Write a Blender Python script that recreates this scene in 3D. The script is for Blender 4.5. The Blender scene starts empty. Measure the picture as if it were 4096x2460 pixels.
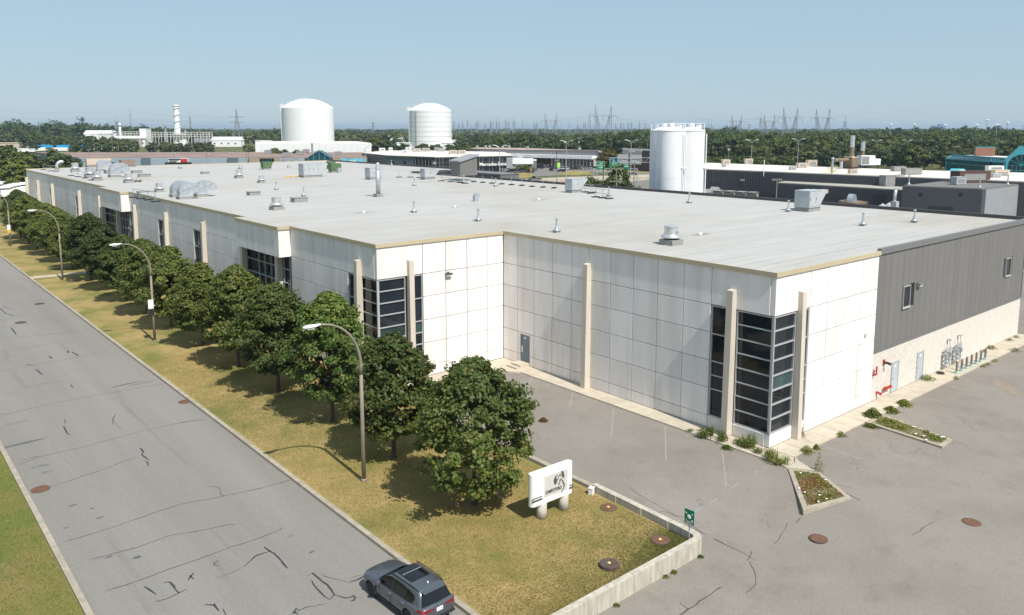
import bpy, math, random
import numpy as np
from mathutils import Vector, Matrix
R = math.radians
rnd = random.Random(7)
scene = bpy.context.scene
col = scene.collection

# ------------------------------------------------------------------ camera, sky, sun, exposure
CAM = (-43.62, -26.45, 20.28); F_PX = 3192.66; CY = 948.9; HOR = 511.96; YAW = 49.858
PITCH = math.atan2(CY - HOR, F_PX)
cd = bpy.data.cameras.new('camera'); cam = bpy.data.objects.new('camera', cd); col.objects.link(cam)
cam.location = CAM
cam.rotation_euler = (R(90) - PITCH, 0, R(YAW) - R(90))
cd.sensor_width = 36; cd.lens = F_PX / 4096 * 36
cd.shift_y = -(1230 - CY) / 4096
cd.clip_start = 0.5; cd.clip_end = 30000
scene.camera = cam

SUN_EL = R(52); SUN_TRAVEL = R(85.8)              # azimuth of travel (maths angle)
w = bpy.data.worlds.new('World'); scene.world = w; w.use_nodes = True
nt = w.node_tree; bg = nt.nodes['Background']
sky = nt.nodes.new('ShaderNodeTexSky'); sky.sky_type = 'NISHITA'; sky.sun_disc = False
sky.sun_elevation = SUN_EL; sky.sun_rotation = R(184.2)
sky.altitude = 50; sky.air_density = 1.0; sky.dust_density = 0.3; sky.ozone_density = 1.4
# light summer haze veils the whole dome evenly
veil = nt.nodes.new('ShaderNodeMix'); veil.data_type = 'RGBA'; veil.inputs[0].default_value = .84; veil.inputs[7].default_value = (2.50, 3.44, 4.20, 1)
nt.links.new(sky.outputs[0], veil.inputs[6]); nt.links.new(veil.outputs[2], bg.inputs[0]); bg.inputs[1].default_value = 0.115
sd = bpy.data.lights.new('sun', 'SUN'); sd.energy = 4.2; sd.angle = R(0.55); sd.color = (1, .955, .88)
sun = bpy.data.objects.new('sun', sd); col.objects.link(sun)
trav = Vector((math.cos(SUN_TRAVEL)*math.cos(SUN_EL), math.sin(SUN_TRAVEL)*math.cos(SUN_EL), -math.sin(SUN_EL)))
sun.rotation_euler = trav.to_track_quat('-Z', 'Y').to_euler(); sun.location = (-30, -60, 60)
vs = scene.view_settings; vs.view_transform = 'Standard'; vs.look = 'None'; vs.exposure = 0.45; vs.gamma = 1

# ------------------------------------------------------------------ measuring: a pixel of the survey picture to a point on a plane of the place
KP = 4096/2471
_yaw = R(YAW); _fh = Vector((math.cos(_yaw), math.sin(_yaw), 0)); _r = Vector((math.sin(_yaw), -math.cos(_yaw), 0))
_fw = _fh*math.cos(PITCH) - Vector((0,0,1))*math.sin(PITCH); _up = _fh*math.sin(PITCH) + Vector((0,0,1))*math.cos(PITCH)
def _ray(x, y): return _fw*F_PX + _r*(x*KP-2048) - _up*(y*KP-CY)
def _hit(x, y, ax, v):
    d = _ray(x, y); t = (v-CAM[ax])/d[ax]; return Vector(CAM)+d*t
GZ = -1.2                                           # level of the far ground
def P(x, y, z=GZ): return _hit(x, y, 2, z)
def PX(x, y, X): return _hit(x, y, 0, X)
def PY(x, y, Y): return _hit(x, y, 1, Y)
def PD(x, y, depth):                                # point at a given forward distance
    d = _ray(x, y); t = depth/(d.dot(_fh)); return Vector(CAM)+d*t
def onground(x, depth, z=GZ): v = PD(x, 330, depth); return Vector((v.x, v.y, z))
FACE = math.atan2(-_fh.y, -_fh.x) + math.pi/2         # rotation that turns a local -Y front to the viewer side

# ------------------------------------------------------------------ materials
MATS = {}
def nodes(name):
    m = bpy.data.materials.new(name); m.use_nodes = True
    return m, m.node_tree, m.node_tree.nodes['Principled BSDF']
def noise_col(nt, c1, c2, scale, detail=4, lo=.35, hi=.65, stretch=None, rough=.6):
    geo = nt.nodes.new('ShaderNodeNewGeometry'); vec = geo.outputs['Position']
    if stretch:
        mp = nt.nodes.new('ShaderNodeMapping'); mp.inputs['Scale'].default_value = stretch
        nt.links.new(vec, mp.inputs[0]); vec = mp.outputs[0]
    n = nt.nodes.new('ShaderNodeTexNoise'); n.inputs['Scale'].default_value = scale; n.inputs['Detail'].default_value = detail
    n.inputs['Roughness'].default_value = rough
    nt.links.new(vec, n.inputs['Vector'])
    cr = nt.nodes.new('ShaderNodeValToRGB'); cr.color_ramp.elements[0].position = lo; cr.color_ramp.elements[1].position = hi
    cr.color_ramp.elements[0].color = (*c1, 1); cr.color_ramp.elements[1].color = (*c2, 1)
    nt.links.new(n.outputs[0], cr.inputs[0])
    return cr.outputs[0], n.outputs[0]
def mixc(nt, fac, a, b, mode='MIX'):
    mx = nt.nodes.new('ShaderNodeMix'); mx.data_type = 'RGBA'; mx.blend_type = mode
    for i, v in ((0, fac), (6, a), (7, b)):
        if hasattr(v, 'links'): nt.links.new(v, mx.inputs[i])
        elif i == 0: mx.inputs[0].default_value = v
        else: mx.inputs[i].default_value = (*v, 1)
    return mx.outputs[2]
def bump(nt, b, h, strength, dist=.02):
    bp = nt.nodes.new('ShaderNodeBump'); bp.inputs['Strength'].default_value = strength; bp.inputs['Distance'].default_value = dist
    nt.links.new(h, bp.inputs['Height']); nt.links.new(bp.outputs[0], b.inputs['Normal'])
def mat(name, c, rough=.6, metal=0., var=.12, scale=3., spec=None, rand=0., bumps=0., bscale=60., streak=None):
    if name in MATS: return MATS[name]
    m, nt, b = nodes(name)
    c = tuple(c)
    lo = tuple(v*(1-var) for v in c); hi = tuple(min(1, v*(1+var)) for v in c)
    out, _ = noise_col(nt, lo, hi, scale, 5, .3, .7, streak)
    if rand:
        oi = nt.nodes.new('ShaderNodeObjectInfo')
        mr = nt.nodes.new('ShaderNodeMapRange'); mr.inputs[3].default_value = 1-rand; mr.inputs[4].default_value = 1+rand*.6
        nt.links.new(oi.outputs['Random'], mr.inputs[0])
        cb = nt.nodes.new('ShaderNodeCombineColor')
        for i in range(3): nt.links.new(mr.outputs[0], cb.inputs[i])
        out = mixc(nt, 1., out, cb.outputs[0], 'MULTIPLY')
    nt.links.new(out, b.inputs['Base Color'])
    b.inputs['Roughness'].default_value = rough; b.inputs['Metallic'].default_value = metal
    if spec is not None: b.inputs['Specular IOR Level'].default_value = spec
    if bumps:
        geo = nt.nodes.new('ShaderNodeNewGeometry'); n = nt.nodes.new('ShaderNodeTexNoise'); n.inputs['Scale'].default_value = bscale
        nt.links.new(geo.outputs['Position'], n.inputs['Vector']); bump(nt, b, n.outputs[0], bumps)
    MATS[name] = m; return m

def m_asphalt(name, c, dark, patch=(.55,.72), fine=.18, streak=None):
    m, nt, b = nodes(name)
    out, n = noise_col(nt, tuple(v*(1-fine) for v in c), tuple(v*(1+fine) for v in c), 9, 8, .3, .7, None, .75)
    big, _ = noise_col(nt, (1,1,1), (.84,.83,.82), .16, 5, .4, .7, streak)
    out = mixc(nt, 1., out, big, 'MULTIPLY')
    st, _ = noise_col(nt, (1,1,1), dark, .55, 6, patch[0], patch[1], streak)
    out = mixc(nt, 1., out, st, 'MULTIPLY')
    sp, h = noise_col(nt, (.80,.80,.80), (1.18,1.18,1.17), 38, 3, .3, .7)
    out = mixc(nt, 1., out, sp, 'MULTIPLY')
    nt.links.new(out, b.inputs['Base Color']); b.inputs['Roughness'].default_value = .92; b.inputs['Specular IOR Level'].default_value = .2
    bump(nt, b, h, .35, .02); MATS[name] = m; return m
STREET = m_asphalt('street_asphalt', (.240,.224,.206), (.8,.8,.8), (.6,.74), .1, (1.6,.12,1))
PARK = m_asphalt('parking_asphalt', (.244,.219,.194), (.84,.835,.83), (.54,.74), .13)
YARD = m_asphalt('yard_asphalt', (.20,.19,.175), (.7,.7,.7))
TAR = mat('tar_seal', (.045,.043,.043), .6, var=.3, scale=4)
THIN = mat('thin_tar_seal', (.085,.08,.076), .7, var=.35, scale=3)
FAINT = mat('faint_crack', (.075,.07,.066), .8, var=.4, scale=6)

def m_roof():
    m, nt, b = nodes('roof_membrane')
    out, n = noise_col(nt, (.395,.386,.37), (.45,.438,.42), .35, 6, .3, .7, (.3, 1.4, 1))
    st, _ = noise_col(nt, (1,1,1), (.82,.81,.80), .8, 7, .56, .82, (.055, 1.7, 1), .7)
    out = mixc(nt, 1., out, st, 'MULTIPLY')
    st2, _ = noise_col(nt, (1,1,1), (.90,.86,.79), .05, 5, .5, .72)
    out = mixc(nt, 1., out, st2, 'MULTIPLY')
    geo = nt.nodes.new('ShaderNodeNewGeometry'); sx = nt.nodes.new('ShaderNodeSeparateXYZ'); nt.links.new(geo.outputs['Position'], sx.inputs[0])
    mo = nt.nodes.new('ShaderNodeMath'); mo.operation = 'PINGPONG'; mo.inputs[1].default_value = .5; nt.links.new(sx.outputs[1], mo.inputs[0])
    lt = nt.nodes.new('ShaderNodeMath'); lt.operation = 'LESS_THAN'; lt.inputs[1].default_value = .045; nt.links.new(mo.outputs[0], lt.inputs[0])
    br, _ = noise_col(nt, (0,0,0), (.8,.8,.8), .7, 4, .38, .66, (.14, 1, 1))
    rb = nt.nodes.new('ShaderNodeRGBToBW'); nt.links.new(br, rb.inputs[0])
    mu = nt.nodes.new('ShaderNodeMath'); mu.operation = 'MULTIPLY'; nt.links.new(lt.outputs[0], mu.inputs[0]); nt.links.new(rb.outputs[0], mu.inputs[1])
    out = mixc(nt, mu.outputs[0], out, (.20,.195,.185))
    gr, h = noise_col(nt, (.92,.92,.92), (1.06,1.06,1.06), 30, 3)
    out = mixc(nt, 1., out, gr, 'MULTIPLY')
    nt.links.new(out, b.inputs['Base Color']); b.inputs['Roughness'].default_value = .9; b.inputs['Specular IOR Level'].default_value = .2
    bump(nt, b, h, .2); MATS['roof'] = m; return m
ROOF = m_roof()
def m_panel():
    m, nt, b = nodes('exposed_aggregate_panel')
    sp, h = noise_col(nt, (.71,.675,.65), (.91,.87,.84), 26, 4, .34, .58)
    dr, _ = noise_col(nt, (.87,.855,.83), (1,1,1), .55, 6, .34, .6, (1.7, 1.7, .16))
    out = mixc(nt, 1., sp, dr, 'MULTIPLY')
    oi = nt.nodes.new('ShaderNodeObjectInfo'); mr = nt.nodes.new('ShaderNodeMapRange'); mr.inputs[3].default_value = .93; mr.inputs[4].default_value = 1.03
    nt.links.new(oi.outputs['Random'], mr.inputs[0]); cb = nt.nodes.new('ShaderNodeCombineColor')
    for i in range(3): nt.links.new(mr.outputs[0], cb.inputs[i])
    out = mixc(nt, 1., out, cb.outputs[0], 'MULTIPLY')
    nt.links.new(out, b.inputs['Base Color']); b.inputs['Roughness'].default_value = .9; b.inputs['Specular IOR Level'].default_value = .2
    bump(nt, b, h, .3, .01); return m
PANEL = m_panel()
def m_grass(name, dry, mid, green, g_lo, g_hi):
    m, nt, b = nodes(name)
    a, _ = noise_col(nt, dry, mid, .7, 7, .35, .68, None, .7)
    geo = nt.nodes.new('ShaderNodeNewGeometry'); n = nt.nodes.new('ShaderNodeTexNoise'); n.inputs['Scale'].default_value = .22; n.inputs['Detail'].default_value = 8; n.inputs['Roughness'].default_value = .65
    nt.links.new(geo.outputs['Position'], n.inputs['Vector'])
    mr = nt.nodes.new('ShaderNodeMapRange'); mr.inputs[1].default_value = g_lo; mr.inputs[2].default_value = g_hi; nt.links.new(n.outputs[0], mr.inputs[0])
    out = mixc(nt, mr.outputs[0], a, green)
    sp, h = noise_col(nt, (.62,.62,.6), (1.3,1.28,1.22), 14, 6, .3, .7, None, .8)
    out = mixc(nt, 1., out, sp, 'MULTIPLY')
    nt.links.new(out, b.inputs['Base Color']); b.inputs['Roughness'].default_value = .95; b.inputs['Specular IOR Level'].default_value = .1
    bump(nt, b, h, .8, .05); MATS[name] = m; return m
LAWN = m_grass('dry_lawn', (.385,.285,.13), (.29,.225,.095), (.17,.175,.055), .43, .64)
LAWN2 = m_grass('green_lawn', (.24,.185,.075), (.18,.165,.055), (.13,.155,.042), .46, .64)
FIELD = m_grass('far_ground', (.20,.17,.085), (.12,.13,.05), (.06,.085,.025), .4, .62)
def m_leaf(name, c1, c2, c3, trans=.25):
    m, nt, b = nodes(name)
    geo = nt.nodes.new('ShaderNodeNewGeometry'); cr = nt.nodes.new('ShaderNodeValToRGB'); e = cr.color_ramp.elements
    e[0].color = (*c1, 1); e[1].color = (*c3, 1); e[1].position = 1.; x = e.new(.55); x.color = (*c2, 1)
    nt.links.new(geo.outputs['Random Per Island'], cr.inputs[0])
    oi = nt.nodes.new('ShaderNodeObjectInfo'); mr = nt.nodes.new('ShaderNodeMapRange'); mr.inputs[3].default_value = .82; mr.inputs[4].default_value = 1.15
    nt.links.new(oi.outputs['Random'], mr.inputs[0]); cb = nt.nodes.new('ShaderNodeCombineColor')
    for i in range(3): nt.links.new(mr.outputs[0], cb.inputs[i])
    out = mixc(nt, 1., cr.outputs[0], cb.outputs[0], 'MULTIPLY')
    pn, _ = noise_col(nt, (.66,.74,.72), (1.38,1.26,1.0), .055, 3, .36, .64)
    out = mixc(nt, 1., out, pn, 'MULTIPLY')
    nt.links.new(out, b.inputs['Base Color']); b.inputs['Roughness'].default_value = .55; b.inputs['Specular IOR Level'].default_value = .3
    tr = nt.nodes.new('ShaderNodeBsdfTranslucent'); nt.links.new(out, tr.inputs[0])
    ms = nt.nodes.new('ShaderNodeMixShader'); ms.inputs[0].default_value = trans
    nt.links.new(b.outputs[0], ms.inputs[1]); nt.links.new(tr.outputs[0], ms.inputs[2])
    nt.links.new(ms.outputs[0], nt.nodes['Material Output'].inputs[0]); return m
LEAF = m_leaf('maple_leaf', (.062,.10,.027), (.105,.15,.04), (.20,.19,.06), .38)
LEAF_B = m_leaf('maple_leaf_fresh', (.062,.115,.025), (.115,.185,.042), (.19,.22,.06), .35)
WOODS = m_leaf('wood_leaf', (.035,.062,.018), (.055,.086,.024), (.082,.105,.03), .15)
WOODS_L = m_leaf('light_wood_leaf', (.05,.08,.02), (.08,.112,.026), (.12,.13,.035), .15)
WEED = m_leaf('weed_leaf', (.10,.145,.03), (.16,.205,.045), (.27,.25,.08), .38)
BARK = mat('bark', (.075,.06,.048), .9, var=.35, scale=9, bumps=.5)
CONC = mat('concrete', (.42,.39,.34), .88, var=.14, scale=1.7, bumps=.2, bscale=40, rand=.08)
WALKC = mat('sidewalk_concrete', (.47,.41,.325), .9, var=.12, scale=1.2, rand=.06, bumps=.2, bscale=40)
KERB = mat('kerb_concrete', (.345,.30,.235), .9, var=.2, scale=2.2, rand=.08, bumps=.2)
PIL = mat('pilaster_concrete', (.56,.50,.42), .85, var=.08, scale=1.1, bumps=.1, rand=.05, streak=(2,2,.3))
RETW = mat('retaining_wall', (.44,.40,.33), .9, var=.24, scale=1.6, bumps=.3, bscale=12, streak=(2.4,2.4,.5))
FOOT = mat('footing', (.36,.33,.28), .9, var=.2, scale=2)
FASCIA = mat('tan_fascia', (.50,.415,.275), .5, var=.06, scale=.8, rand=.05)
CORE = mat('joint_backing', (.16,.155,.15), .9)
GREYP = mat('grey_siding', (.17,.162,.153), .55, var=.05, scale=.5, rand=.05)
GREYT = mat('grey_trim', (.17,.168,.17), .5, var=.06)
BLOCK = mat('split_face_block', (.64,.585,.525), .95, var=.05, scale=2.5, rand=.06)
MORTAR = mat('mortar', (.60,.548,.49), .95)
ALU = mat('aluminium_frame', (.50,.51,.52), .4, .3, var=.05)
GALV = mat('galvanised_steel', (.47,.50,.53), .42, .55, var=.14, scale=2.5)
SHINY = mat('spun_aluminium', (.66,.67,.68), .33, .7, var=.08, scale=3)
AHU = mat('air_handler_paint', (.40,.425,.44), .5, var=.07, scale=1.2)
CURB = mat('roof_curb', (.27,.265,.255), .85, var=.15, scale=3)
BLACK = mat('black_rubber', (.018,.018,.02), .7, var=.2)
LAMPP = mat('lamp_pole_paint', (.23,.195,.15), .6, var=.14, scale=1.5)
LAMPH = mat('lamp_head', (.80,.81,.82), .35, var=.04)
RUST = mat('rusty_iron', (.15,.072,.042), .85, var=.3, scale=7, bumps=.4)
RUSTD = mat('dark_iron', (.085,.06,.05), .85, var=.3, scale=7, bumps=.4)
YELP = mat('yellow_mark', (.75,.55,.18), .7)
WHITE = mat('white_paint', (.78,.78,.77), .5, var=.03, scale=.6)
TANKW = mat('tank_white', (.80,.80,.80), .45, var=.02, scale=.15)
SILOW = mat('silo_white', (.74,.745,.76), .4, var=.04, scale=.4)
SIGNW = mat('sign_white', (.80,.79,.77), .45, var=.04, scale=2.5)
SIGNP = mat('sign_inset', (.55,.53,.50), .6, var=.06)
INK = mat('sign_ink', (.085,.078,.078), .6)
RED = mat('fire_red', (.45,.03,.025), .4, var=.12, scale=4)
DOORB = mat('blue_grey_door', (.115,.165,.205), .5, var=.06)
DOORG = mat('pale_grey_door', (.42,.47,.49), .5, var=.05)
TEAL = mat('teal_base', (.30,.46,.44), .6)
BOLL = mat('bollard_grey', (.16,.185,.19), .5, var=.1)
GREENS = mat('green_sign', (.0,.16,.072), .45, var=.04)
LETT = mat('white_letter', (.82,.82,.82), .5, var=.02)
BLUEP = mat('blue_marking_paint', (.22,.40,.45), .8, var=.25, scale=9)
FADE = mat('faded_line_paint', (.275,.252,.228), .9, var=.16, scale=5)
DGREY = mat('charcoal_siding', (.062,.066,.075), .6, var=.14, scale=.8, streak=(3,3,.4))
LGREYW = mat('light_grey_wall', (.27,.28,.295), .7, var=.06, scale=.6)
WROOF = mat('white_roof', (.66,.60,.54), .8, var=.1, scale=.12)
BEIGER = mat('beige_roof', (.36,.345,.30), .85, var=.1, scale=.12)
DROOF = mat('dark_gravel_roof', (.16,.152,.145), .9, var=.2, scale=.5)
BROOF = mat('brown_gravel_roof', (.25,.175,.145), .9, var=.3, scale=.09)
BLUEW = mat('blue_grey_wall', (.27,.335,.385), .6, var=.05, scale=.3)
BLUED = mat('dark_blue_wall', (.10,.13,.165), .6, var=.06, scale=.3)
TANB = mat('tan_brick', (.36,.30,.225), .85, var=.1, scale=1)
BRICK = mat('red_brick', (.30,.135,.085), .85, var=.15, scale=1)
TURQ = mat('turquoise_steel', (.05,.36,.42), .45, var=.06)
BROWNW = mat('brown_wall', (.10,.05,.045), .8, var=.2)
WOODP = mat('weathered_wood', (.22,.19,.155), .9, var=.2, scale=3)
PYL = mat('pylon_steel', (.27,.29,.32), .6, .2, var=.1)
CREAM = mat('cream_panel', (.55,.46,.35), .6, var=.05)
GREENM = mat('green_machine', (.085,.15,.06), .6, var=.1)
HYEL = mat('safety_yellow', (.62,.42,.06), .5)
TARPB = mat('blue_truck_paint', (.02,.30,.62), .4, var=.1, scale=.4)
ORANGE = mat('orange_plastic', (.75,.12,.03), .5)
SAND = mat('concrete_pavement', (.40,.355,.285), .9, var=.12, scale=.12)
STACKR = mat('rusty_stack', (.205,.15,.10), .7, .3, var=.3, scale=1.5)
CHROME = mat('chrome', (.7,.7,.7), .15, .9, var=.02)
PINKI = mat('red_stonecrop', (.26,.105,.06), .9, var=.35, scale=9)
def m_glass(name, c, rough=.04, mix=None):
    m, nt, b = nodes(name)
    out, _ = noise_col(nt, tuple(v*.7 for v in c), tuple(v*1.3 for v in c), .5, 3, .3, .7)
    oi = nt.nodes.new('ShaderNodeObjectInfo'); mr = nt.nodes.new('ShaderNodeMapRange'); mr.inputs[3].default_value = .55; mr.inputs[4].default_value = 1.5
    nt.links.new(oi.outputs['Random'], mr.inputs[0]); cb = nt.nodes.new('ShaderNodeCombineColor')
    for i in range(3): nt.links.new(mr.outputs[0], cb.inputs[i])
    out = mixc(nt, 1., out, cb.outputs[0], 'MULTIPLY')
    nt.links.new(out, b.inputs['Base Color']); b.inputs['Roughness'].default_value = rough; b.inputs['IOR'].default_value = 1.5
    MATS[name] = m; return m
GLASS = m_glass('tinted_glass', (.010,.015,.022))
GLASSG = m_glass('spandrel_glass', (.035,.07,.07))
GLASSF = m_glass('far_glass', (.02,.028,.032), .1)
GLASST = m_glass('teal_glass', (.012,.05,.06), .08)
CARGL = m_glass('car_glass', (.006,.007,.008), .03)
def m_car(name, c, metal=.55, rough=.32):
    m, nt, b = nodes(name)
    b.inputs['Base Color'].default_value = (*c, 1); b.inputs['Metallic'].default_value = metal; b.inputs['Roughness'].default_value = rough
    b.inputs['Coat Weight'].default_value = .6; b.inputs['Coat Roughness'].default_value = .06; MATS[name] = m; return m
CARP = m_car('slate_car_paint', (.115,.128,.146))
CARS = [m_car('far_car_%d' % i, c, .3) for i, c in enumerate([(.012,.013,.016), (.02,.022,.03), (.55,.56,.57), (.30,.31,.32), (.09,.10,.12), (.16,.02,.03), (.05,.08,.16)])]
def m_lens(name, c):
    m, nt, b = nodes(name); b.inputs['Base Color'].default_value = (*c, 1); b.inputs['Roughness'].default_value = .12; MATS[name] = m; return m
TAIL = m_lens('tail_lens', (.22,.008,.014)); HEADL = m_lens('head_lens', (.55,.58,.6))

# ------------------------------------------------------------------ mesh builders
class MB:
    def __init__(s): s.v = []; s.f = []; s.m = []; s.mi = 0
    def face(s, idx): s.f.append(tuple(idx)); s.m.append(s.mi)
    def poly(s, pts):
        n = len(s.v); s.v += [tuple(p) for p in pts]; s.face(range(n, n+len(pts))); return s
    def box(s, x0, x1, y0, y1, z0, z1, M=None):
        if x0 > x1: x0, x1 = x1, x0
        if y0 > y1: y0, y1 = y1, y0
        n = len(s.v)
        ps = [Vector(p) for p in ((x0,y0,z0),(x1,y0,z0),(x1,y1,z0),(x0,y1,z0),(x0,y0,z1),(x1,y0,z1),(x1,y1,z1),(x0,y1,z1))]
        if M: ps = [M @ p for p in ps]
        s.v += [tuple(p) for p in ps]
        for q in ((0,3,2,1),(4,5,6,7),(0,1,5,4),(1,2,6,5),(2,3,7,6),(3,0,4,7)): s.face([n+i for i in q])
        return s
    def prism(s, poly, z0, z1):
        if isinstance(z1, (int, float)): z1 = [z1]*len(poly)
        if isinstance(z0, (int, float)): z0 = [z0]*len(poly)
        a = sum(poly[i][0]*poly[(i+1) % len(poly)][1]-poly[(i+1) % len(poly)][0]*poly[i][1] for i in range(len(poly)))
        if a < 0: poly = poly[::-1]; z1 = z1[::-1]; z0 = z0[::-1]
        n = len(s.v); k = len(poly)
        s.v += [(p[0], p[1], z0[i]) for i, p in enumerate(poly)] + [(p[0], p[1], z1[i]) for i, p in enumerate(poly)]
        s.face([n+i for i in reversed(range(k))]); s.face([n+k+i for i in range(k)])
        for i in range(k): j = (i+1) % k; s.face((n+i, n+j, n+k+j, n+k+i))
        return s
    def lathe(s, prof, c=(0,0,0), n=16, cap=True):
        b = len(s.v)
        for r, z in prof:
            for i in range(n):
                a = 2*math.pi*i/n; s.v.append((c[0]+r*math.cos(a), c[1]+r*math.sin(a), c[2]+z))
        for k in range(len(prof)-1):
            for i in range(n):
                j = (i+1) % n; s.face((b+k*n+i, b+k*n+j, b+(k+1)*n+j, b+(k+1)*n+i))
        if cap:
            s.face([b+i for i in reversed(range(n))]); s.face([b+(len(prof)-1)*n+i for i in range(n)])
        return s
    def tube(s, pts, r, n=8, r2=None, cap=True):
        pts = [Vector(p) for p in pts]; b = len(s.v); k = len(pts)
        ref = None
        for i, p in enumerate(pts):
            d = (pts[min(i+1, k-1)]-pts[max(i-1, 0)]).normalized()
            if ref is None: ref = Vector((0,0,1)) if abs(d.z) < .9 else Vector((1,0,0))
            u = d.cross(ref).normalized(); v = u.cross(d).normalized(); ref = v
            rr = r if r2 is None else r+(r2-r)*i/(k-1)
            for q in range(n):
                a = 2*math.pi*q/n; s.v.append(tuple(p+u*(rr*math.cos(a))+v*(rr*math.sin(a))))
        for i in range(k-1):
            for q in range(n):
                t = (q+1) % n; s.face((b+i*n+q, b+i*n+t, b+(i+1)*n+t, b+(i+1)*n+q))
        if cap:
            s.face([b+q for q in reversed(range(n))]); s.face([b+(k-1)*n+q for q in range(n)])
        return s
    def bar(s, a, b_, w, h=None):
        a, b_ = Vector(a), Vector(b_); h = h or w; d = (b_-a)
        if d.length < 1e-6: return s
        d.normalize(); ref = Vector((0,0,1)) if abs(d.z) < .95 else Vector((1,0,0))
        u = d.cross(ref).normalized()*w/2; v = u.cross(d).normalized()*h/2; n = len(s.v)
        for p in (a, b_): s.v += [tuple(p-u-v), tuple(p+u-v), tuple(p+u+v), tuple(p-u+v)]
        for q in ((0,1,2,3),(7,6,5,4),(0,4,5,1),(1,5,6,2),(2,6,7,3),(3,7,4,0)): s.face([n+i for i in q])
        return s
    def mesh(s, name, mats, smooth=False):
        me = bpy.data.meshes.new(name); me.from_pydata(s.v, [], s.f); 
        for m in (mats if isinstance(mats, (list, tuple)) else [mats]): me.materials.append(m)
        if s.mi: me.polygons.foreach_set('material_index', s.m)
        if smooth: me.polygons.foreach_set('use_smooth', [True]*len(s.f))
        me.update(); return me
    def build(s, name, mats, parent=None, loc=None, smooth=False, rot=None):
        return link(name, s.mesh(name, mats, smooth), parent, loc, rot)
def link(name, me, parent=None, loc=None, rot=None, scale=None):
    o = bpy.data.objects.new(name, me); col.objects.link(o)
    if loc is not None: o.location = loc
    if rot is not None: o.rotation_euler = rot if hasattr(rot, '__len__') else (0,0,rot)
    if scale is not None: o.scale = scale if hasattr(scale, '__len__') else (scale,)*3
    if parent is not None: o.parent = parent
    return o
def tag(o, label, cat, group=None):
    o['label'] = label; o['category'] = cat
    if group: o['group'] = group
    return o
def thing(name, label, cat, loc=(0,0,0), rot=0, group=None, scale=None):
    o = link(name, None, None, loc, rot, scale); o.empty_display_size = .3
    return tag(o, label, cat, group)
def struct(o): o['kind'] = 'structure'; return o
def stuff(o): o['kind'] = 'stuff'; return o
def dup(root, loc, rot=0, label=None, group=None, scale=None):
    r = root.copy(); col.objects.link(r); r.location = loc; r.rotation_euler = (0,0,rot)
    if scale is not None: r.scale = scale if hasattr(scale, '__len__') else (scale,)*3
    if label: r['label'] = label
    if group: r['group'] = group
    for ch in list(root.children):
        c = ch.copy(); col.objects.link(c); c.parent = r
        for g in list(ch.children):
            d = g.copy(); col.objects.link(d); d.parent = c
    return r
ORD = ['first','second','third','fourth','fifth','sixth','seventh','eighth','ninth','tenth','eleventh','twelfth','thirteenth','fourteenth','fifteenth','sixteenth','seventeenth','eighteenth','nineteenth','twentieth','twenty-first','twenty-second','twenty-third','twenty-fourth','twenty-fifth','twenty-sixth','twenty-seventh','twenty-eighth']
def text_obj(name, s, size, m, parent, loc, rot, ext=.01, bold=.0, sx=1.):
    cu = bpy.data.curves.new('t', 'FONT'); cu.body = s; cu.size = size; cu.extrude = ext; cu.offset = bold; cu.resolution_u = 2
    cu.align_x = 'CENTER'; cu.align_y = 'CENTER'
    o = bpy.data.objects.new('t', cu); col.objects.link(o)
    dg = bpy.context.evaluated_depsgraph_get(); me = bpy.data.meshes.new_from_object(o.evaluated_get(dg)); me.name = name
    bpy.data.objects.remove(o); me.materials.clear(); me.materials.append(m)
    return link(name, me, parent, loc, rot, (sx,1,1))
def np_mesh(name, V, F, m):
    me = bpy.data.meshes.new(name); V = np.asarray(V, np.float32); F = np.asarray(F, np.int32)
    me.vertices.add(len(V)); me.vertices.foreach_set('co', V.ravel())
    k = F.shape[1]; me.loops.add(F.size); me.loops.foreach_set('vertex_index', F.ravel())
    me.polygons.add(len(F)); me.polygons.foreach_set('loop_start', np.arange(0, F.size, k, dtype=np.int32))
    me.materials.append(m); me.update(calc_edges=True); return me

# ================================================================== THE SETTING: ground, street, lawns, parking
def sm(t): t = max(0., min(1., t)); return t*t*(3-2*t)
def zp(x, y): return .06 - .6*sm((4-y)/8)*sm((-2-x)/9)          # the parking dips towards the driveway
b = MB(); b.poly([(-14000,-14000,GZ),(14000,-14000,GZ),(14000,14000,GZ),(-14000,14000,GZ)])
struct(b.build('ground', FIELD))
ST = -.15
street = struct(MB().box(-37.0,-24.9,-120,420,GZ-.3,ST).build('street', STREET))
LX0, LX1 = -24.6, -12.55
lawn = struct(MB().prism([(LX0,-4.05),(-12.9,-3.75),(LX1,3.2),(LX1,60),(-12.4,60),(-12.4,175),(LX0,175)], GZ-.3, 0).build('lawn', LAWN))
struct(MB().box(-80,-37.3,-120,420,GZ-.3,0).build('verge_lawn', LAWN2))
# parking lot as a gently dipping sheet
b = MB(); xs = [-24.6+i for i in range(0, 136)]; ys = [-70+i for i in range(0, 98)]
idx = {}
def gpt(i, j):
    if (i, j) not in idx:
        x, y = xs[i], min(ys[j], 26.6); idx[(i, j)] = len(b.v); b.v.append((x, y, zp(x, y)))
    return idx[(i, j)]
for i in range(len(xs)-1):
    for j in range(len(ys)-1):
        if xs[i] < -13.7 and ys[j+1] > -2.9: continue
        if xs[i] < -12.7 and ys[j+1] > .1: continue
        b.face((gpt(i,j), gpt(i+1,j), gpt(i+1,j+1), gpt(i,j+1)))
parking = struct(b.build('parking_lot', PARK, smooth=True))
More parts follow.
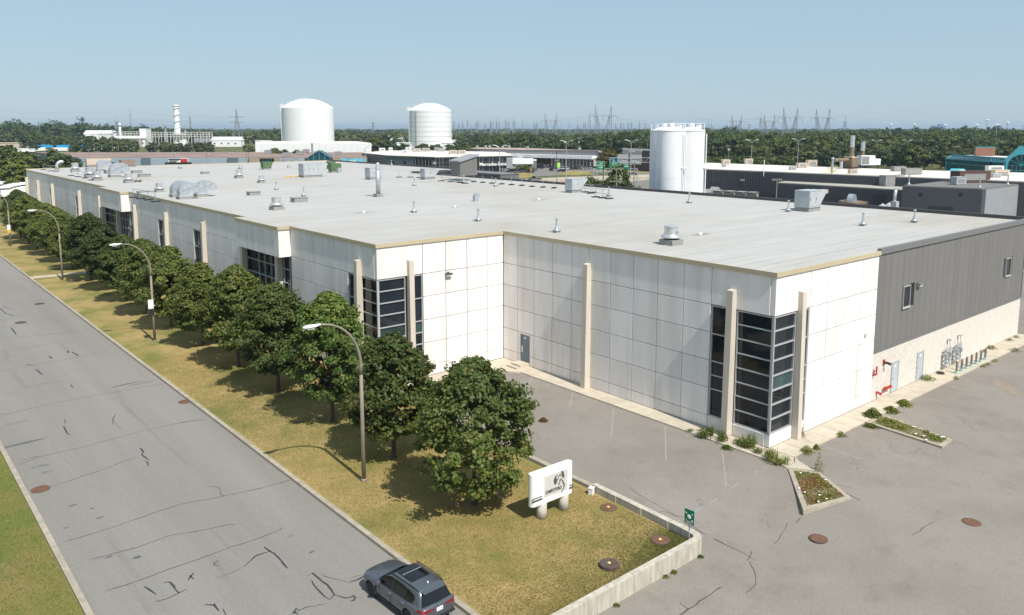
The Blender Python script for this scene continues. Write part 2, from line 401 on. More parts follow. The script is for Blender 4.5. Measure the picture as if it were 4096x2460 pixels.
# kerbs, cut into lengths with open joints
def kerb_run(name, a, c, wdt, z0, z1, n, parent, m=KERB):
    a, c = Vector(a), Vector(c); d = (c-a); L = d.length; d.normalize(); u = Vector((-d.y, d.x, 0))*wdt/2
    for k in range(n):
        p = a+d*(L*k/n+.012); q = a+d*(L*(k+1)/n-.012)
        MB().prism([(p-u)[:2], (q-u)[:2], (q+u)[:2], (p+u)[:2]], [z0]*4, [z1]*4).build('kerb_stone', m, parent)
kr = struct(MB().box(-24.9,-24.62,-70,300,GZ-.2,-.13).build('kerb', KERB)); kerb_run('k', (-24.76,-20,0), (-24.76,220,0), .27, -.6, .025, 80, kr)
kl = struct(MB().box(-37.28,-37.0,-70,300,GZ-.2,-.13).build('kerb', KERB)); kerb_run('k', (-37.14,-20,0), (-37.14,190,0), .27, -.6, .02, 70, kl)

def ribbon(pts, wdt, zf, jit=0., name='crack_seal', m=TAR, parent=None, seg=.35, taper=True):
    out = []
    for a, c in zip(pts[:-1], pts[1:]):
        L = (Vector(c[:2])-Vector(a[:2])).length; n = max(1, int(L/seg))
        for k in range(n):
            t = k/n; out.append(Vector((a[0]+(c[0]-a[0])*t, a[1]+(c[1]-a[1])*t)))
    out.append(Vector(pts[-1][:2]))
    for p in out[1:-1]: p.x += rnd.uniform(-jit, jit); p.y += rnd.uniform(-jit, jit)
    b = MB(); n = len(out)
    for i, p in enumerate(out):
        d = out[min(i+1, n-1)]-out[max(i-1, 0)]
        if d.length < 1e-6: d = Vector((1,0))
        d.normalize(); u = Vector((-d.y, d.x))*wdt*.5*(rnd.uniform(.6, 1.3) if jit else 1)*((.5 if i in (0, n-1) else 1) if taper else 1)
        z = zf(p.x, p.y); b.v += [(p.x-u.x, p.y-u.y, z), (p.x+u.x, p.y+u.y, z)]
    for i in range(n-1): b.face((2*i, 2*i+2, 2*i+3, 2*i+1)) 
    return b.build(name, m, parent)
zst = lambda x, y: ST+.005
def zoomA(p): return (p[0]*.3292, 995.4+p[1]*.3292)
def zoomB(p): return (p[0]*.3048, 573.1+p[1]*.3048)
def street_line(pts, conv, wdt, jit=.035, m=TAR):
    ribbon([P(*conv(p), ST)[:2] for p in pts], wdt, zst, jit, parent=street, m=THIN if wdt < .07 else m)
for pts, wd in [
    ([(130,380),(350,310),(600,255),(800,200),(980,150),(1150,115),(1270,85),(1500,48)], .05),
    ([(370,545),(570,480),(760,415),(915,355),(1005,322)], .06),
    ([(460,950),(700,880),(890,820),(1100,745),(1330,670),(1500,640),(1640,612),(1850,570),(2000,530),(2150,492)], .055),
    ([(655,1078),(830,1035),(1000,992),(1120,945),(1250,903),(1500,860),(1700,817),(1725,822)], .06),
    ([(775,1308),(1050,1222),(1250,1145),(1500,1060),(1700,985),(1900,920),(2065,855),(2040,843)], .065),
    ([(1140,1388),(1230,1360),(1320,1320),(1370,1293)], .08), ([(1590,1215),(1690,1175),(1790,1128)], .04),
    ([(1790,1128),(1870,1050),(1980,1018)], .09), ([(1935,985),(1985,1018),(2010,1030),(2060,1085),(2108,1143)], .14),
    ([(1055,1275),(1100,1300),(1145,1335)], .12), ([(1195,1246),(1245,1240),(1275,1270),(1280,1295),(1312,1325)], .1),
    ([(1420,1175),(1395,1205),(1378,1232)], .11), ([(1500,1408),(1570,1415),(1605,1455)], .1), ([(1575,1400),(1570,1415)], .1),
    ([(1605,1085),(1570,1100),(1575,1115),(1612,1122)], .08), ([(1025,260),(1050,290),(1040,310),(1095,350)], .1),
    ([(470,50),(485,70),(470,85)], .07), ([(465,98),(490,145),(510,165)], .09), ([(1065,355),(1080,370),(1088,395)], .08),
    ([(845,15),(825,60),(870,105),(890,125)], .045), ([(1390,1195),(1420,1222)], .1), ([(2200,1450),(2170,1440),(2150,1465),(2190,1480)], .1),
    ([(1520,540),(1590,545),(1620,565),(1615,595),(1640,612)], .045), ([(1635,1440),(1655,1484)], .1)]:
    street_line(pts, zoomA, wd)
for pts, wd in [
    ([(0,1062),(200,1022),(480,970),(750,930),(970,900)], .05), ([(0,905),(250,865),(450,835),(600,815)], .045),
    ([(0,805),(200,785),(430,760),(640,738)], .05), ([(0,1408),(230,1355),(480,1300),(750,1250),(960,1215),(1150,1180),(1305,1158)], .055),
    ([(0,715),(150,690),(415,660)], .05), ([(10,530),(150,515),(420,490)], .05), ([(0,410),(290,390)], .05),
    ([(130,1203),(300,1165),(515,1130)], .05), ([(30,1247),(155,1225)], .05), ([(0,560),(40,600),(110,622),(215,600)], .12),
    ([(210,660),(380,640),(600,618)], .05), ([(0,655),(160,635),(320,610)], .05), ([(530,895),(545,905),(540,915)], .16),
    ([(570,905),(600,922),(620,938)], .14), ([(385,940),(415,960)], .14), ([(205,1003),(235,1010),(260,1012)], .12),
    ([(280,1042),(310,1065),(342,1088)], .13), ([(560,1165),(585,1190)], .14), ([(85,712),(110,740),(130,770)], .14),
    ([(1370,1480),(1450,1460),(1620,1438)], .05), ([(895,1480),(890,1440),(912,1400)], .05), ([(20,540),(60,560),(105,567)], .1)]:
    street_line(pts, zoomB, wd)
def zoomC(p): return ((1400+p[0]*.2089)/KP, (2150+p[1]*.2089)/KP)
for pts, wd in [([(0,835),(120,825),(235,770),(330,700)], .1), ([(0,790),(120,740),(290,712)], .04), ([(0,1130),(60,1120),(110,1150),(70,1200),(0,1225)], .1), ([(110,1160),(240,1145)], .04)]:
    street_line(pts, zoomC, wd)
for pts, wd in [([(742,1390),(752,1383),(770,1395),(790,1412),(806,1435),(795,1448),(782,1440),(762,1420),(752,1400)], .09), ([(806,1435),(835,1442),(858,1440)], .08), ([(700,1484),(740,1466),(790,1455)], .06), ([(775,1388),(810,1398),(845,1405),(872,1395)], .05)]:
    street_line(pts, lambda p: p, wd)
# oil and tyre stains on the street: thin dark sheets with ragged outlines
def stain(c, rx, ry, ang, zf, m, parent, n=14):
    b = MB(); ps = []
    for i in range(n):
        a = 2*math.pi*i/n; k = rnd.uniform(.7, 1.15); x = rx*k*math.cos(a); y = ry*k*math.sin(a)
        X = c[0]+x*math.cos(ang)-y*math.sin(ang); Y = c[1]+x*math.sin(ang)+y*math.cos(ang); ps.append((X, Y, zf(X, Y)))
    b.poly(ps); return b.build('stain', m, parent)
STAIN = mat('oil_stain', (.10,.097,.094), .8, var=.35, scale=4); STAIN2 = mat('light_stain', (.165,.158,.15), .85, var=.3, scale=5)
zst2 = lambda x, y: ST+.0025
for (x, y, rx, ry, m) in [(55,1070,1.5,.22,STAIN),(75,1105,.55,.2,STAIN2),(95,1125,.6,.25,STAIN2),(108,1140,.5,.2,STAIN2),(176,1219,.22,.12,STAIN),(240,1249,.22,.1,STAIN),(330,1345,.22,.14,STAIN),(262,1344,.2,.1,STAIN),(160,1273,.14,.08,STAIN),(305,927,1.2,.14,STAIN),(752,1332,.2,.1,STAIN),(340,925,1.3,.2,STAIN2),(40,1020,.9,.18,STAIN2),(700,1293,.2,.1,STAIN2),(222,1227,.14,.08,STAIN)]:
    p = P(x, y, ST); stain(p, rx, ry, .06, zst2, m, street)
# manholes
def manhole(x, y, z, r, label, m=RUST, raised=.0, mark=False, n=24):
    c = P(x, y, z); t = thing('manhole_cover', label, 'manhole cover', (c.x, c.y, z-.02))
    fr = MB().lathe([(r*1.09,-.05),(r*1.09,.028+raised),(r*1.0,.032+raised)], n=n).build('frame', RUSTD, t)
    lid = MB().lathe([(r*.985,0),(r*.985,.036+raised),(r*.93,.045+raised)], n=n).build('lid', m, t)
    b = MB()
    for i in range(-3, 4):
        hw = math.sqrt(max(0, (.84*r)**2-(i*r*.23)**2)); b.box(-hw, hw, i*r*.23-.015, i*r*.23+.015, .044+raised, .054+raised)
    b.build('lid_rib', m, lid)
    for k in range(4):
        a = k*math.pi/2+.5; MB().lathe([(.035,.044+raised),(.03,.052+raised)], (r*.82*math.cos(a), r*.82*math.sin(a), 0), 8).build('lid_hole', BLACK, lid)
    if mark: MB().lathe([(.085,.045+raised),(.08,.060+raised)], n=8).build('painted_mark', YELP, lid)
    return t
manhole(446,969,ST+.02,.42,'rust red manhole cover in the street beside the tree-side kerb'); manhole(98,1180,ST+.02,.45,'rust brown manhole cover in the street near the left verge')
manhole(50,778,ST+.02,.5,'dark grey manhole cover in the street at the left picture edge', RUSTD); manhole(95,733,ST+.02,.5,'dark far manhole cover in the street among tar seals', RUSTD)
zm_ = 0.
for _ in range(12): q_ = P(1975,1299,zm_); zm_ = zp(q_.x, q_.y)
manhole(1975,1299,zm_+.03,.42,'brown manhole cover in the parking below the triangular island'); manhole(2344,1260,.065,.42,'brown manhole cover in the parking at the right edge')
manhole(1468,1225,0.0,.42,'flush rusty lawn manhole cover behind, next to the low wall', RUST, .02, True)
manhole(1593,1305,0.0,.44,'rusty lawn manhole cover in the wall corner by the green sign', RUST, .06, True)
manhole(1470,1367,0.0,.42,'raised brown lawn manhole cover nearest the long low wall', RUSTD, .16, True)
# marks on the parking: faded stall lines, blue survey dashes, cracks
zpk = lambda x, y: zp(x, y)+.006
def park_line(pts, wd, m, name, jit=0., parent=parking): 
    w_ = [P(x, y, 0)[:2] for x, y in pts]; ribbon(w_, wd, zpk, jit, name, m, parent, .4, False)
for a in [((1287,905),(1272,938)),((1383,950),(1374,985)),((1480,990),(1475,1060)),((1605,1030),(1607,1115)),((1742,1085),(1752,1168)),((1967,1073),(2076,1110)),((2040,1020),(2110,1048)),((2215,955),(2280,975)),((2262,922),(2330,945)),((2310,897),(2385,922)),((2350,872),(2440,905)),((2130,1088),(2190,1110))]: park_line(a, .09, FADE, 'stall_line')
def z6(p): return ((2700+p[0]*.3705)/KP, (1650+p[1]*.3705)/KP)
def z5(p): return ((1900+p[0]*.4785)/KP, (1750+p[1]*.4785)/KP)
for a in [((845,660),(905,635)),((945,612),(985,595)),((615,790),(685,750)),((380,920),(455,888)),((200,1005),(300,960)),((215,998),(245,1008))]: park_line([z6(p) for p in a], .035, BLUEP, 'survey_mark')
park_line([z5((1650,662)), z5((1710,632))], .035, BLUEP, 'survey_mark')
for pts, wd in [([(205,1140),(400,1250),(600,1340),(740,1400),(880,1484)], .05), ([(830,1390),(820,1430),(790,1484)], .05), ([(1310,1140),(1360,1095)], .04), ([(1760,790),(1900,830)], .04), ([(1850,880),(2000,960)], .04)]:
    park_line([z6(p) for p in pts], wd, FAINT, 'crack', .05)
for pts, wd in [([(2060,1160),(1970,1215),(1790,1340),(1640,1445),(1590,1484)], .07), ([(1715,1290),(1790,1340)], .05), ([(1290,415),(1380,470),(1570,550),(1700,610),(1840,690),(2080,800)], .04), ([(1530,575),(1545,612),(1535,590),(1575,572),(1680,600),(1760,607)], .045), ([(1840,640),(1900,650),(1950,655),(1940,625)], .045)]:
    park_line([z5(p) for p in pts], wd, FAINT, 'crack', .04)
for pts in [[(1810,1330),(1830,1375),(1800,1405)], [(2200,1290),(2230,1275),(2255,1262)], [(1900,1250),(1870,1290)]]: park_line(pts, .04, FAINT, 'crack', .08)
PST = mat('parking_stain', (.195,.176,.157), .9, var=.3, scale=5); RST = mat('rust_stain', (.245,.195,.15), .9, var=.2, scale=3)
for x, y, rx, ry, m in [(2150,1075,.9,.3,PST),(2060,1120,1.2,.3,PST),(2430,940,2.6,.5,RST),(2330,1020,1.8,.3,PST),(1990,1150,.6,.25,PST),(2220,1090,1.,.25,PST),(1690,1200,.5,.2,PST),(1850,1240,.8,.2,PST)]:
    stain(P(x, y, 0), rx, ry, .7, lambda X, Y: zp(X, Y)+.003, m, parking)
# pavement round the building, in slabs
walk = struct(MB().prism([(-1.5,-2.25),(0,-1.62),(44.2,-1.62),(44.2,0),(0,0),(0,26.43),(-12.63,26.43),(-12.63,24.5),(-3.2,24.4),(-1.45,22)], -.5, .10).build('sidewalk', WALKC))
def slab(poly, z=.15): MB().prism(poly, -.2, z).build('paving_slab', WALKC, walk)
for k in range(16):
    y0 = -1.6+k*1.5; slab([(-1.6,y0+.012),(-.02,y0+.012),(-.02,y0+1.488),(-1.6,y0+1.488)])
for k in range(29):
    x0 = .02+k*1.525; slab([(x0+.012,-1.72),(x0+1.51,-1.72),(x0+1.51,-.02),(x0+.012,-.02)])
slab([(-1.6,-1.62),(-.02,-1.62),(-.02,-1.72),(-.75,-2.2),(-1.7,-2.2)])
slab([(-1.62,22.42),(-.02,22.42),(-.02,26.35),(-3.3,26.35),(-3.3,24.4)])
for k in range(6): slab([(-3.33-k*1.5,24.4),(-3.33-k*1.5,26.35),(-4.81-k*1.5,26.35),(-4.81-k*1.5,24.4)])
# concrete apron running out to the triangular island
slab([(-1.7,-2.22),(-.75,-2.22),(.2,-1.74),(-.25,-2.2),(-.75,-3.6),(-1.35,-2.75)], .12)
# lawn path
for k, (a, c) in enumerate([((85,680),(112,668)), ((112,668),(160,661)), ((160,661),(215,657))]):
    p, q = P(*a, 0), P(*c, 0); MB().prism([(p.x, 97.0), (q.x-.04, 97.0), (q.x-.04, 98.6), (p.x, 98.6)], -.2, .03).build('path_slab', WALKC, lawn)
# kerb between lawn and parking and the retaining wall in the corner
pk = tag(thing('parking_kerb', 'concrete kerb between the lawn and the parking behind the white sign', 'kerb', (-12.4,3.3,0)), 'concrete kerb between the lawn and the parking behind the white sign', 'kerb')
for k in range(14): MB().box(-.17, .17, k*1.5+.012, k*1.5+1.488, -.3, .17).build('kerb_stone', KERB, pk)
rw = thing('retaining_wall', 'low concrete retaining wall round the lawn corner', 'wall', (-12.55,-4.05,0))
def wallseg(poly, z0, z1, name='wall_section'): MB().prism([(p[0]+12.55, p[1]+4.05) for p in poly], z0, z1).build(name, RETW, rw)
ys_ = [3.2,1.4,-.4,-2.2,-3.55]
for a, c in zip(ys_[:-1], ys_[1:]):
    f = lambda y: .42+(3.2-y)*-.012
    wallseg([(-12.72,a-.006),(-12.4,a-.006),(-12.4+.0,c+.006),(-12.76,c+.006)], -.9, [f(a),f(a),f(c),f(c)])
wallseg([(-12.76,-3.55),(-12.4,-3.55),(-12.42,-3.85),(-12.62,-4.2),(-12.95,-4.32),(-12.98,-3.98),(-12.84,-3.85)], -.95, .34, 'corner_section')
xs_ = [-12.97,-15.4,-17.8,-20.2,-22.6,-24.6]
for a, c in zip(xs_[:-1], xs_[1:]):
    wallseg([(a-.006,-4.32+(a+12.97)*.012),(a-.006,-3.98+(a+12.97)*.012),(c+.006,-3.98+(c+12.97)*.012),(c+.006,-4.32+(c+12.97)*.012)], -1.1, .34)
# islands
def island(name, label, poly, zg, inner_m, wk=.28, h=.15):
    c = Vector((sum(p[0] for p in poly)/len(poly), sum(p[1] for p in poly)/len(poly), 0))
    t = thing(name, label, 'planter', (c.x, c.y, zg)); n = len(poly)
    inn = []
    for i in range(n):
        p = Vector(poly[i]); a = (Vector(poly[i-1])-p).normalized(); d = (Vector(poly[(i+1) % n])-p).normalized()
        bis = (a+d).normalized(); sn = abs(a.x*d.y-a.y*d.x); sn2 = math.sqrt(max(.05, (1-a.dot(d))/2)); inn.append(p+bis*min(.9, wk/sn2))
    for i in range(n):
        j = (i+1) % n
        MB().prism([(v[0]-c.x, v[1]-c.y) for v in (poly[i], poly[j], inn[j], inn[i])], -.3, h).build('kerb_edge', KERB, t)
    MB().prism([(v.x-c.x, v.y-c.y) for v in inn], -.3, h-.04).build('soil', inner_m, t)
    return t, inn
GRAVEL = m_grass('gravel_bed', (.30,.24,.2), (.22,.17,.13), (.12,.13,.03), .5, .62)
tri_poly = [P(*z6(p), .0)[:2] for p in [(1218,622),(1385,1080),(1905,945),(1570,668)]]
tri, tri_in = island('planted_island', 'triangular kerbed island with red and green ground cover off the building corner', tri_poly, -.02, GRAVEL)
def z7(p): return ((3400+p[0]*.4044)/KP, (1200+p[1]*.4044)/KP)
isl_poly = [P(*z7(p), .06)[:2] for p in [(150,1222),(910,1470),(1015,1398),(330,1150)]]
isl, isl_in = island('planted_island', 'long kerbed parking island with bright weeds beside the block wall', isl_poly, .04, GRAVEL)

# ================================================================== MAIN BUILDING
X0, L1, XE, XB, YF, YS, XF = -12.63, 26.43, 43.9, 43.4, 172.3, 108.0, 58.6
ZR, ZF0, ZF1 = 11.44, 11.17, 11.462
ROWS = [.14, 1.0, 2.93, 4.85, 6.78, 8.66, 11.2]
wh = thing('warehouse', 'long white precast concrete warehouse with flat grey roof and tan roof edge', 'warehouse', (0,0,0))
D_ = .35
outline = [(D_,D_),(XE-D_,D_),(XE-D_,YS),(XF-D_,YS),(XF-D_,YF-D_),(X0+D_,YF-D_),(X0+D_,L1+D_),(D_,L1+D_)]
MB().prism(outline, -.5, 11.3).build('wall_core', CORE, wh)
MB().prism([(.02,.02),(XE-.02,.02),(XB,YS-.02),(XF-.02,YS-.02),(XF-.02,YF-.02),(X0+.02,YF-.02),(X0+.02,L1+.02),(.02,L1+.02)], 11.32, ZR).build('roof', ROOF, wh)
MB().prism([(.03,.03),(XE-.04,.03),(XE-.04,YS-.03),(XF-.04,YS-.03),(XF-.04,YF-.04),(X0+.03,YF-.04),(X0+.03,L1+.03),(.03,L1+.03)], -.6, .13).build('footing', FOOT, wh)
PCACHE = {}
def panel(face, a, c, z0, z1, m=PANEL, name='concrete_panel', pos=0., th=None, parent=None):
    """face 'x-' : plane X=pos looking -X, spans Y a..c ; 'y-' : plane Y=pos looking -Y, spans X a..c"""
    g = .018 if face == 'x-' else .024; a += g; c -= g; z0 += g; z1 -= g; th = th or D_
    wd, ht = round(c-a, 3), round(z1-z0, 3); key = (face, wd, ht, m.name, th)
    if key not in PCACHE:
        bb = MB(); e = .02
        if face == 'x-':
            bb.prism([(0,0),(e,-0)], 0, 1) if False else None
            n = [(0,e,e),(0,wd-e,e),(0,wd-e,ht-e),(0,e,ht-e),(e,0,0),(e,wd,0),(e,wd,ht),(e,0,ht),(th,0,0),(th,wd,0),(th,wd,ht),(th,0,ht)]
        else:
            n = [(e,0,e),(wd-e,0,e),(wd-e,0,ht-e),(e,0,ht-e),(0,e,0),(wd,e,0),(wd,e,ht),(0,e,ht),(0,th,0),(wd,th,0),(wd,th,ht),(0,th,ht)]
        bb.v = n; fl = [(0,1,2,3),(0,4,5,1),(1,5,6,2),(2,6,7,3),(3,7,4,0),(4,8,9,5),(5,9,10,6),(6,10,11,7),(7,11,8,4),(11,10,9,8)]
        for f in fl: bb.face(f[::-1] if face == 'x-' else f)
        PCACHE[key] = bb.mesh(name, m)
    loc = (pos, a, z0) if face == 'x-' else (a, pos, z0)
    return link(name, PCACHE[key], parent or wh, loc)
def cols(a, c, w_): n = max(1, round((c-a)/w_)); return [a+(c-a)*i/n for i in range(n+1)]
# --- wall X=0 (between the inner corner and the near corner)
jx = [26.43,24.55,22.44,20.2,17.96,16.07,13.82,11.56,9.31,7.02,4.75]
DOOR = (22.98, 24.1, .45, 2.75)
for a, c in zip(jx[1:], jx[:-1]):
    for z0, z1 in zip(ROWS[:-1], ROWS[1:]):
        if a < DOOR[1] and c > DOOR[0] and z0 < DOOR[3] and z1 <= 2.94:      # around the door
            panel('x-', a, DOOR[0], z0, z1); panel('x-', DOOR[1], c, z0, z1)
            if z1 > 2.9: panel('x-', DOOR[0], DOOR[1], DOOR[3], z1)
            continue
        panel('x-', a, c, z0, z1)
panel('x-', .0+.36, 4.75, 8.66, 11.2); panel('x-', 2.75, 4.75, .14, 1.0); panel('x-', .36, 2.75, .14, 1.0)
# near corner lit wall Y=0
panel('y-', 0, 4.12, 8.66, 11.2); panel('y-', 0, 2.6, .14, 1.0); panel('y-', 2.6, 4.12, .14, 1.0)
jy = [4.12,6.4,8.67,11.1,13.5]
for a, c in zip(jy[:-1], jy[1:]):
    for z0, z1 in zip(ROWS[:-1], ROWS[1:]): panel('y-', a, c, z0, z1)
# recessed wing lit wall Y=L1
panel('y-', X0, -8.4, 8.66, 11.2, pos=L1); panel('y-', X0, -10.05, .14, 1.0, pos=L1); panel('y-', -10.05, -8.4, .14, 1.0, pos=L1)
jl = [-8.4,-6.15,-3.95,-1.8,0]
for a, c in zip(jl[:-1], jl[1:]):
    for z0, z1 in zip(ROWS[:-1], ROWS[1:]): panel('y-', a, c, z0, z1, pos=L1)
# long street facade X=X0
YP = [28.6, 43.9, 52.3, 63.74, 77.04, 90.58, 99.22, 107.74, 123.27, 145.0, 158.9, 171.4, 109.66]
B1 = (41.6, 51.6); B2 = (93.6, 105.1)
for a, c in zip(cols(L1+.36, B1[0], 2.1)[:-1], cols(L1+.36, B1[0], 2.1)[1:]): panel('x-', a, c, 8.66, 11.2, pos=X0)
for A_, C_ in ((B1[1], B2[0]), (B2[1], YF)):
    cc = cols(A_, C_, 2.25 if A_ < 60 else 4.5)
    for a, c in zip(cc[:-1], cc[1:]): panel('x-', a, c, 8.66, 11.2, pos=X0)
segs = [(31.0, 41.6, 2.1, 6)]
winz = []
for k, yp in enumerate(YP[3:]):
    if k in (3, 4, 8, 9): continue
    winz.append((yp-.45, yp+4.0))
prev = 53.3
for a, c in winz + [(B2[0]-.9, B2[1]+3.4)]: pass
zones = sorted(winz + [(B2[0]-.1, B2[1]+3.2)])
for a, c in zones:
    if a-prev > .6: segs.append((prev, a, 2.25 if prev < 60 else 4.6, 6 if prev < 60 else 4))
    prev = c
segs.append((prev, YF, 4.5, 4))
for A_, C_, w_, nr in segs:
    cc = cols(A_, C_, w_); rows = ROWS[:-1] if nr == 6 else [.14, 4.85, 6.78, 8.66]
    for a, c in zip(cc[:-1], cc[1:]):
        for z0, z1 in zip(rows[:-1], rows[1:]): panel('x-', a, c, z0, z1, pos=X0)
# overhanging entrance boxes
for (a, c) in (B1, B2):
    o = MB().box(X0-1.15, X0+.3, a, c, 8.66, 11.22).build('entrance_overhang', PANEL, wh)
# --- windows
def curtain(face, pos, a, c, zs, name='window', inset=.16, corner=None, vbars=(), greens=(), m=GLASS):
    """panes and mullions on one window strip"""
    t = .07
    fr = MB(); bx = (lambda p0, p1, d0, d1, z0, z1: fr.box(pos+d0, pos+d1, p0, p1, z0, z1)) if face == 'x-' else (lambda p0, p1, d0, d1, z0, z1: fr.box(p0, p1, pos+d0, pos+d1, z0, z1))
    bx(a, a+t, .03, .24, zs[0], zs[-1]); bx(c-t, c, .03, .24, zs[0], zs[-1])
    for z in zs: bx(a+t, c-t, .04, .22, min(max(z-.035, zs[0]), zs[-1]-.07), min(max(z-.035, zs[0]), zs[-1]-.07)+.07)
    for v in vbars: bx(v-.03, v+.03, .05, .21, zs[0]+.07, zs[-1]-.07)
    w_ = fr.build(name, ALU, wh); w_['label'] = 'aluminium framed tinted window strip'
    cuts = [a+t]+list(vbars)+[c-t]
    for i, (z0, z1) in enumerate(zip(zs[:-1], zs[1:])):
        for p0, p1 in zip(cuts[:-1], cuts[1:]):
            g = GLASSG if i in greens else m; bb = MB(); tl = rnd.uniform(-.006, .006)
            if face == 'x-': bb.box(pos+inset+tl, pos+inset+.03+tl, p0+.005, p1-.005, z0+.03, z1-.03)
            else: bb.box(p0+.005, p1-.005, pos+inset+tl, pos+inset+.03+tl, z0+.03, z1-.03)
            bb.build('pane', g, w_)
Z9 = [1.0,1.97,2.92,3.85,4.81,5.79,6.75,7.7,8.62]; Z6 = [1.0,2.9,3.86,4.82,6.7,8.62]
curtain('x-', 0, 0.08, 2.72, Z9); curtain('x-', 0, 3.3, 4.7, Z6)
curtain('y-', 0, 0.08, 2.55, Z9, greens=(3,)); curtain('y-', 0, 3.2, 4.1, Z6, greens=(2,))
curtain('x-', X0, L1+.08, L1+2.65, Z9); curtain('x-', X0, 29.3, 30.95, Z6)
curtain('y-', L1, X0+.08, -10.05, Z9, greens=(3,)); curtain('y-', L1, -9.3, -8.44, Z6, greens=(2,))
MB().box(-.01, .1, -.01, .1, 1.0, 8.64).build('corner_mullion', ALU, wh); MB().box(X0-.01, X0+.1, L1-.01, L1+.1, 1.0, 8.64).build('corner_mullion', ALU, wh)
for (a, c) in winz:
    curtain('x-', X0, a+.02, c-.02, Z6, inset=.2, vbars=[a+1.5, a+3.0])
for a, c in (B1, B2):
    curtain('x-', X0, a+.4, c+(1.4 if a < 60 else 3.0), [.3,2.2,4.1,6.0,7.3,8.6], inset=.25, vbars=[a+.4+k*1.45 for k in range(1, 6 if a < 60 else 7)])
# --- pilasters: fins that deepen towards the ground
def pilaster(face, pos, c, top=9.92, w_=.46, d0=.46, d1=.58):
    bb = MB(); h = w_/2
    if face == 'x-': q = lambda d, s, z: (pos-d, c+s, z)
    else: q = lambda d, s, z: (c+s, pos-d, z)
    n = [q(d1,-h,.14),q(d1,h,.14),q(-.05,h,.14),q(-.05,-h,.14),q(d0,-h,top),q(d0,h,top),q(-.05,h,top+.06),q(-.05,-h,top+.06)]
    bb.v = n
    for f in ((0,3,2,1),(4,5,6,7),(0,1,5,4),(1,2,6,5),(2,3,7,6),(3,0,4,7)): bb.face(f if face == 'y-' else f[::-1])
    o = bb.build('pilaster', PIL, wh)
    f = MB()
    if face == 'x-': f.box(pos-d1-.05, pos, c-h-.05, c+h+.05, -.3, .16+.002)
    else: f.box(c-h-.05, c+h+.05, pos-d1-.05, pos, -.3, .16+.002)
    f.build('pilaster_foot', FOOT, o)
pilaster('x-', 0, 16.05); pilaster('x-', 0, 3.02); pilaster('y-', 0, 2.86, d0=.34, d1=.44); pilaster('y-', L1, -9.66, d0=.34, d1=.44); pilaster('x-', X0, 28.95)
for k, yp in enumerate(YP[1:]): pilaster('x-', X0, yp, 9.8, .56)
# --- roof edge
def fascia(a, c, vert, pos, sgn, m=FASCIA, n=None, z0=ZF0, z1=ZF1, d=.1):
    L = abs(c-a); n = n or max(1, round(L/3.4)); a, c = min(a, c), max(a, c)
    for k in range(n):
        p = a+L*k/n+.004; q = a+L*(k+1)/n-.004
        lo, hi = sorted((pos+sgn*d, pos-sgn*(.015 if m is FASCIA else .2)))
        (MB().box(lo, hi, p, q, z0, z1) if vert else MB().box(p, q, lo, hi, z0, z1)).build('roof_edge', m, wh)
fascia(.015, L1-.1, True, 0, -1); fascia(-.1, 13.55, False, 0, -1); fascia(X0-.1, -.1, False, L1, -1)
fascia(L1+.015, B1[0]-.1, True, X0, -1); fascia(B1[1]+.1, B2[0]-.1, True, X0, -1, n=12); fascia(B2[1]+.1, YF, True, X0, -1, n=18)
for a, c in (B1, B2):
    fascia(a-.1, c+.1, True, X0-1.15, -1); fascia(X0-1.135, X0-.1, False, a, -1); fascia(X0-1.135, X0-.1, False, c, 1)
    MB().box(X0-1.13, X0+.0195, a+.02, c-.02, 11.33, ZR-.002).build('overhang_roof', ROOF, wh)
fascia(X0+.02, XF-.1, False, YF, 1, n=14, z1=ZF1+.12)
DPAR = mat('dark_parapet', (.06,.058,.06), .6, var=.1)
fascia(0.3, YS-.2, True, XE-.2, 1, DPAR, n=20, z1=11.78, d=.2); fascia(YS, YF-.2, True, XF-.2, 1, DPAR, n=10, z1=11.75, d=.2); fascia(XE, XF, False, YS-.1, -1, DPAR, z1=11.75)
# --- grey clad end with block base (Y=0, X 13.5..43.9)
GX0 = 13.5
win_g = [(17.75,18.95,6.6,8.3),(39.05,40.3,6.5,8.2)]
npan = 29; pw = (XE-GX0)/npan
for k in range(npan):
    a, c = GX0+k*pw, GX0+(k+1)*pw
    spans = [(3.92, 11.22)]
    for wx0, wx1, wz0, wz1 in win_g:
        if a < wx1-.05 and c > wx0+.05: spans = [(3.92, wz0-.02), (wz1+.02, 11.22)]
    for z0, z1 in spans: panel('y-', a-.008, c+.008, z0, z1, GREYP, 'siding_panel', .04, .3)
fascia(GX0+.06, XE+.02, False, .02, -1, GREYT, n=9, z0=11.2, z1=11.62)
MB().box(GX0, XE, -.03, .12, 3.82, 3.94).build('drip_flashing', GREYT, wh)
MB().box(GX0, GX0+.1, -.02, .2, 3.9, 11.22).build('corner_trim', GREYT, wh); MB().box(XE-.1, XE+.02, -.02, .2, 3.9, 11.22).build('corner_trim', GREYT, wh)
for wx0, wx1, wz0, wz1 in win_g:
    f = MB(); t = .06
    f.box(wx0, wx1, -.05, .12, wz0, wz0+t).box(wx0, wx1, -.05, .12, wz1-t, wz1).box(wx0, wx0+t, -.05, .12, wz0+t, wz1-t).box(wx1-t, wx1, -.05, .12, wz0+t, wz1-t)
    o = f.build('window', ALU, wh); MB().box(wx0+t, wx1-t, .02, .06, wz0+t, wz1-t).build('pane', GLASS, o)
    MB().box(wx0-.06, wx1+.06, -.1, -.05, wz0-.06, wz0).build('sill', ALU, o)
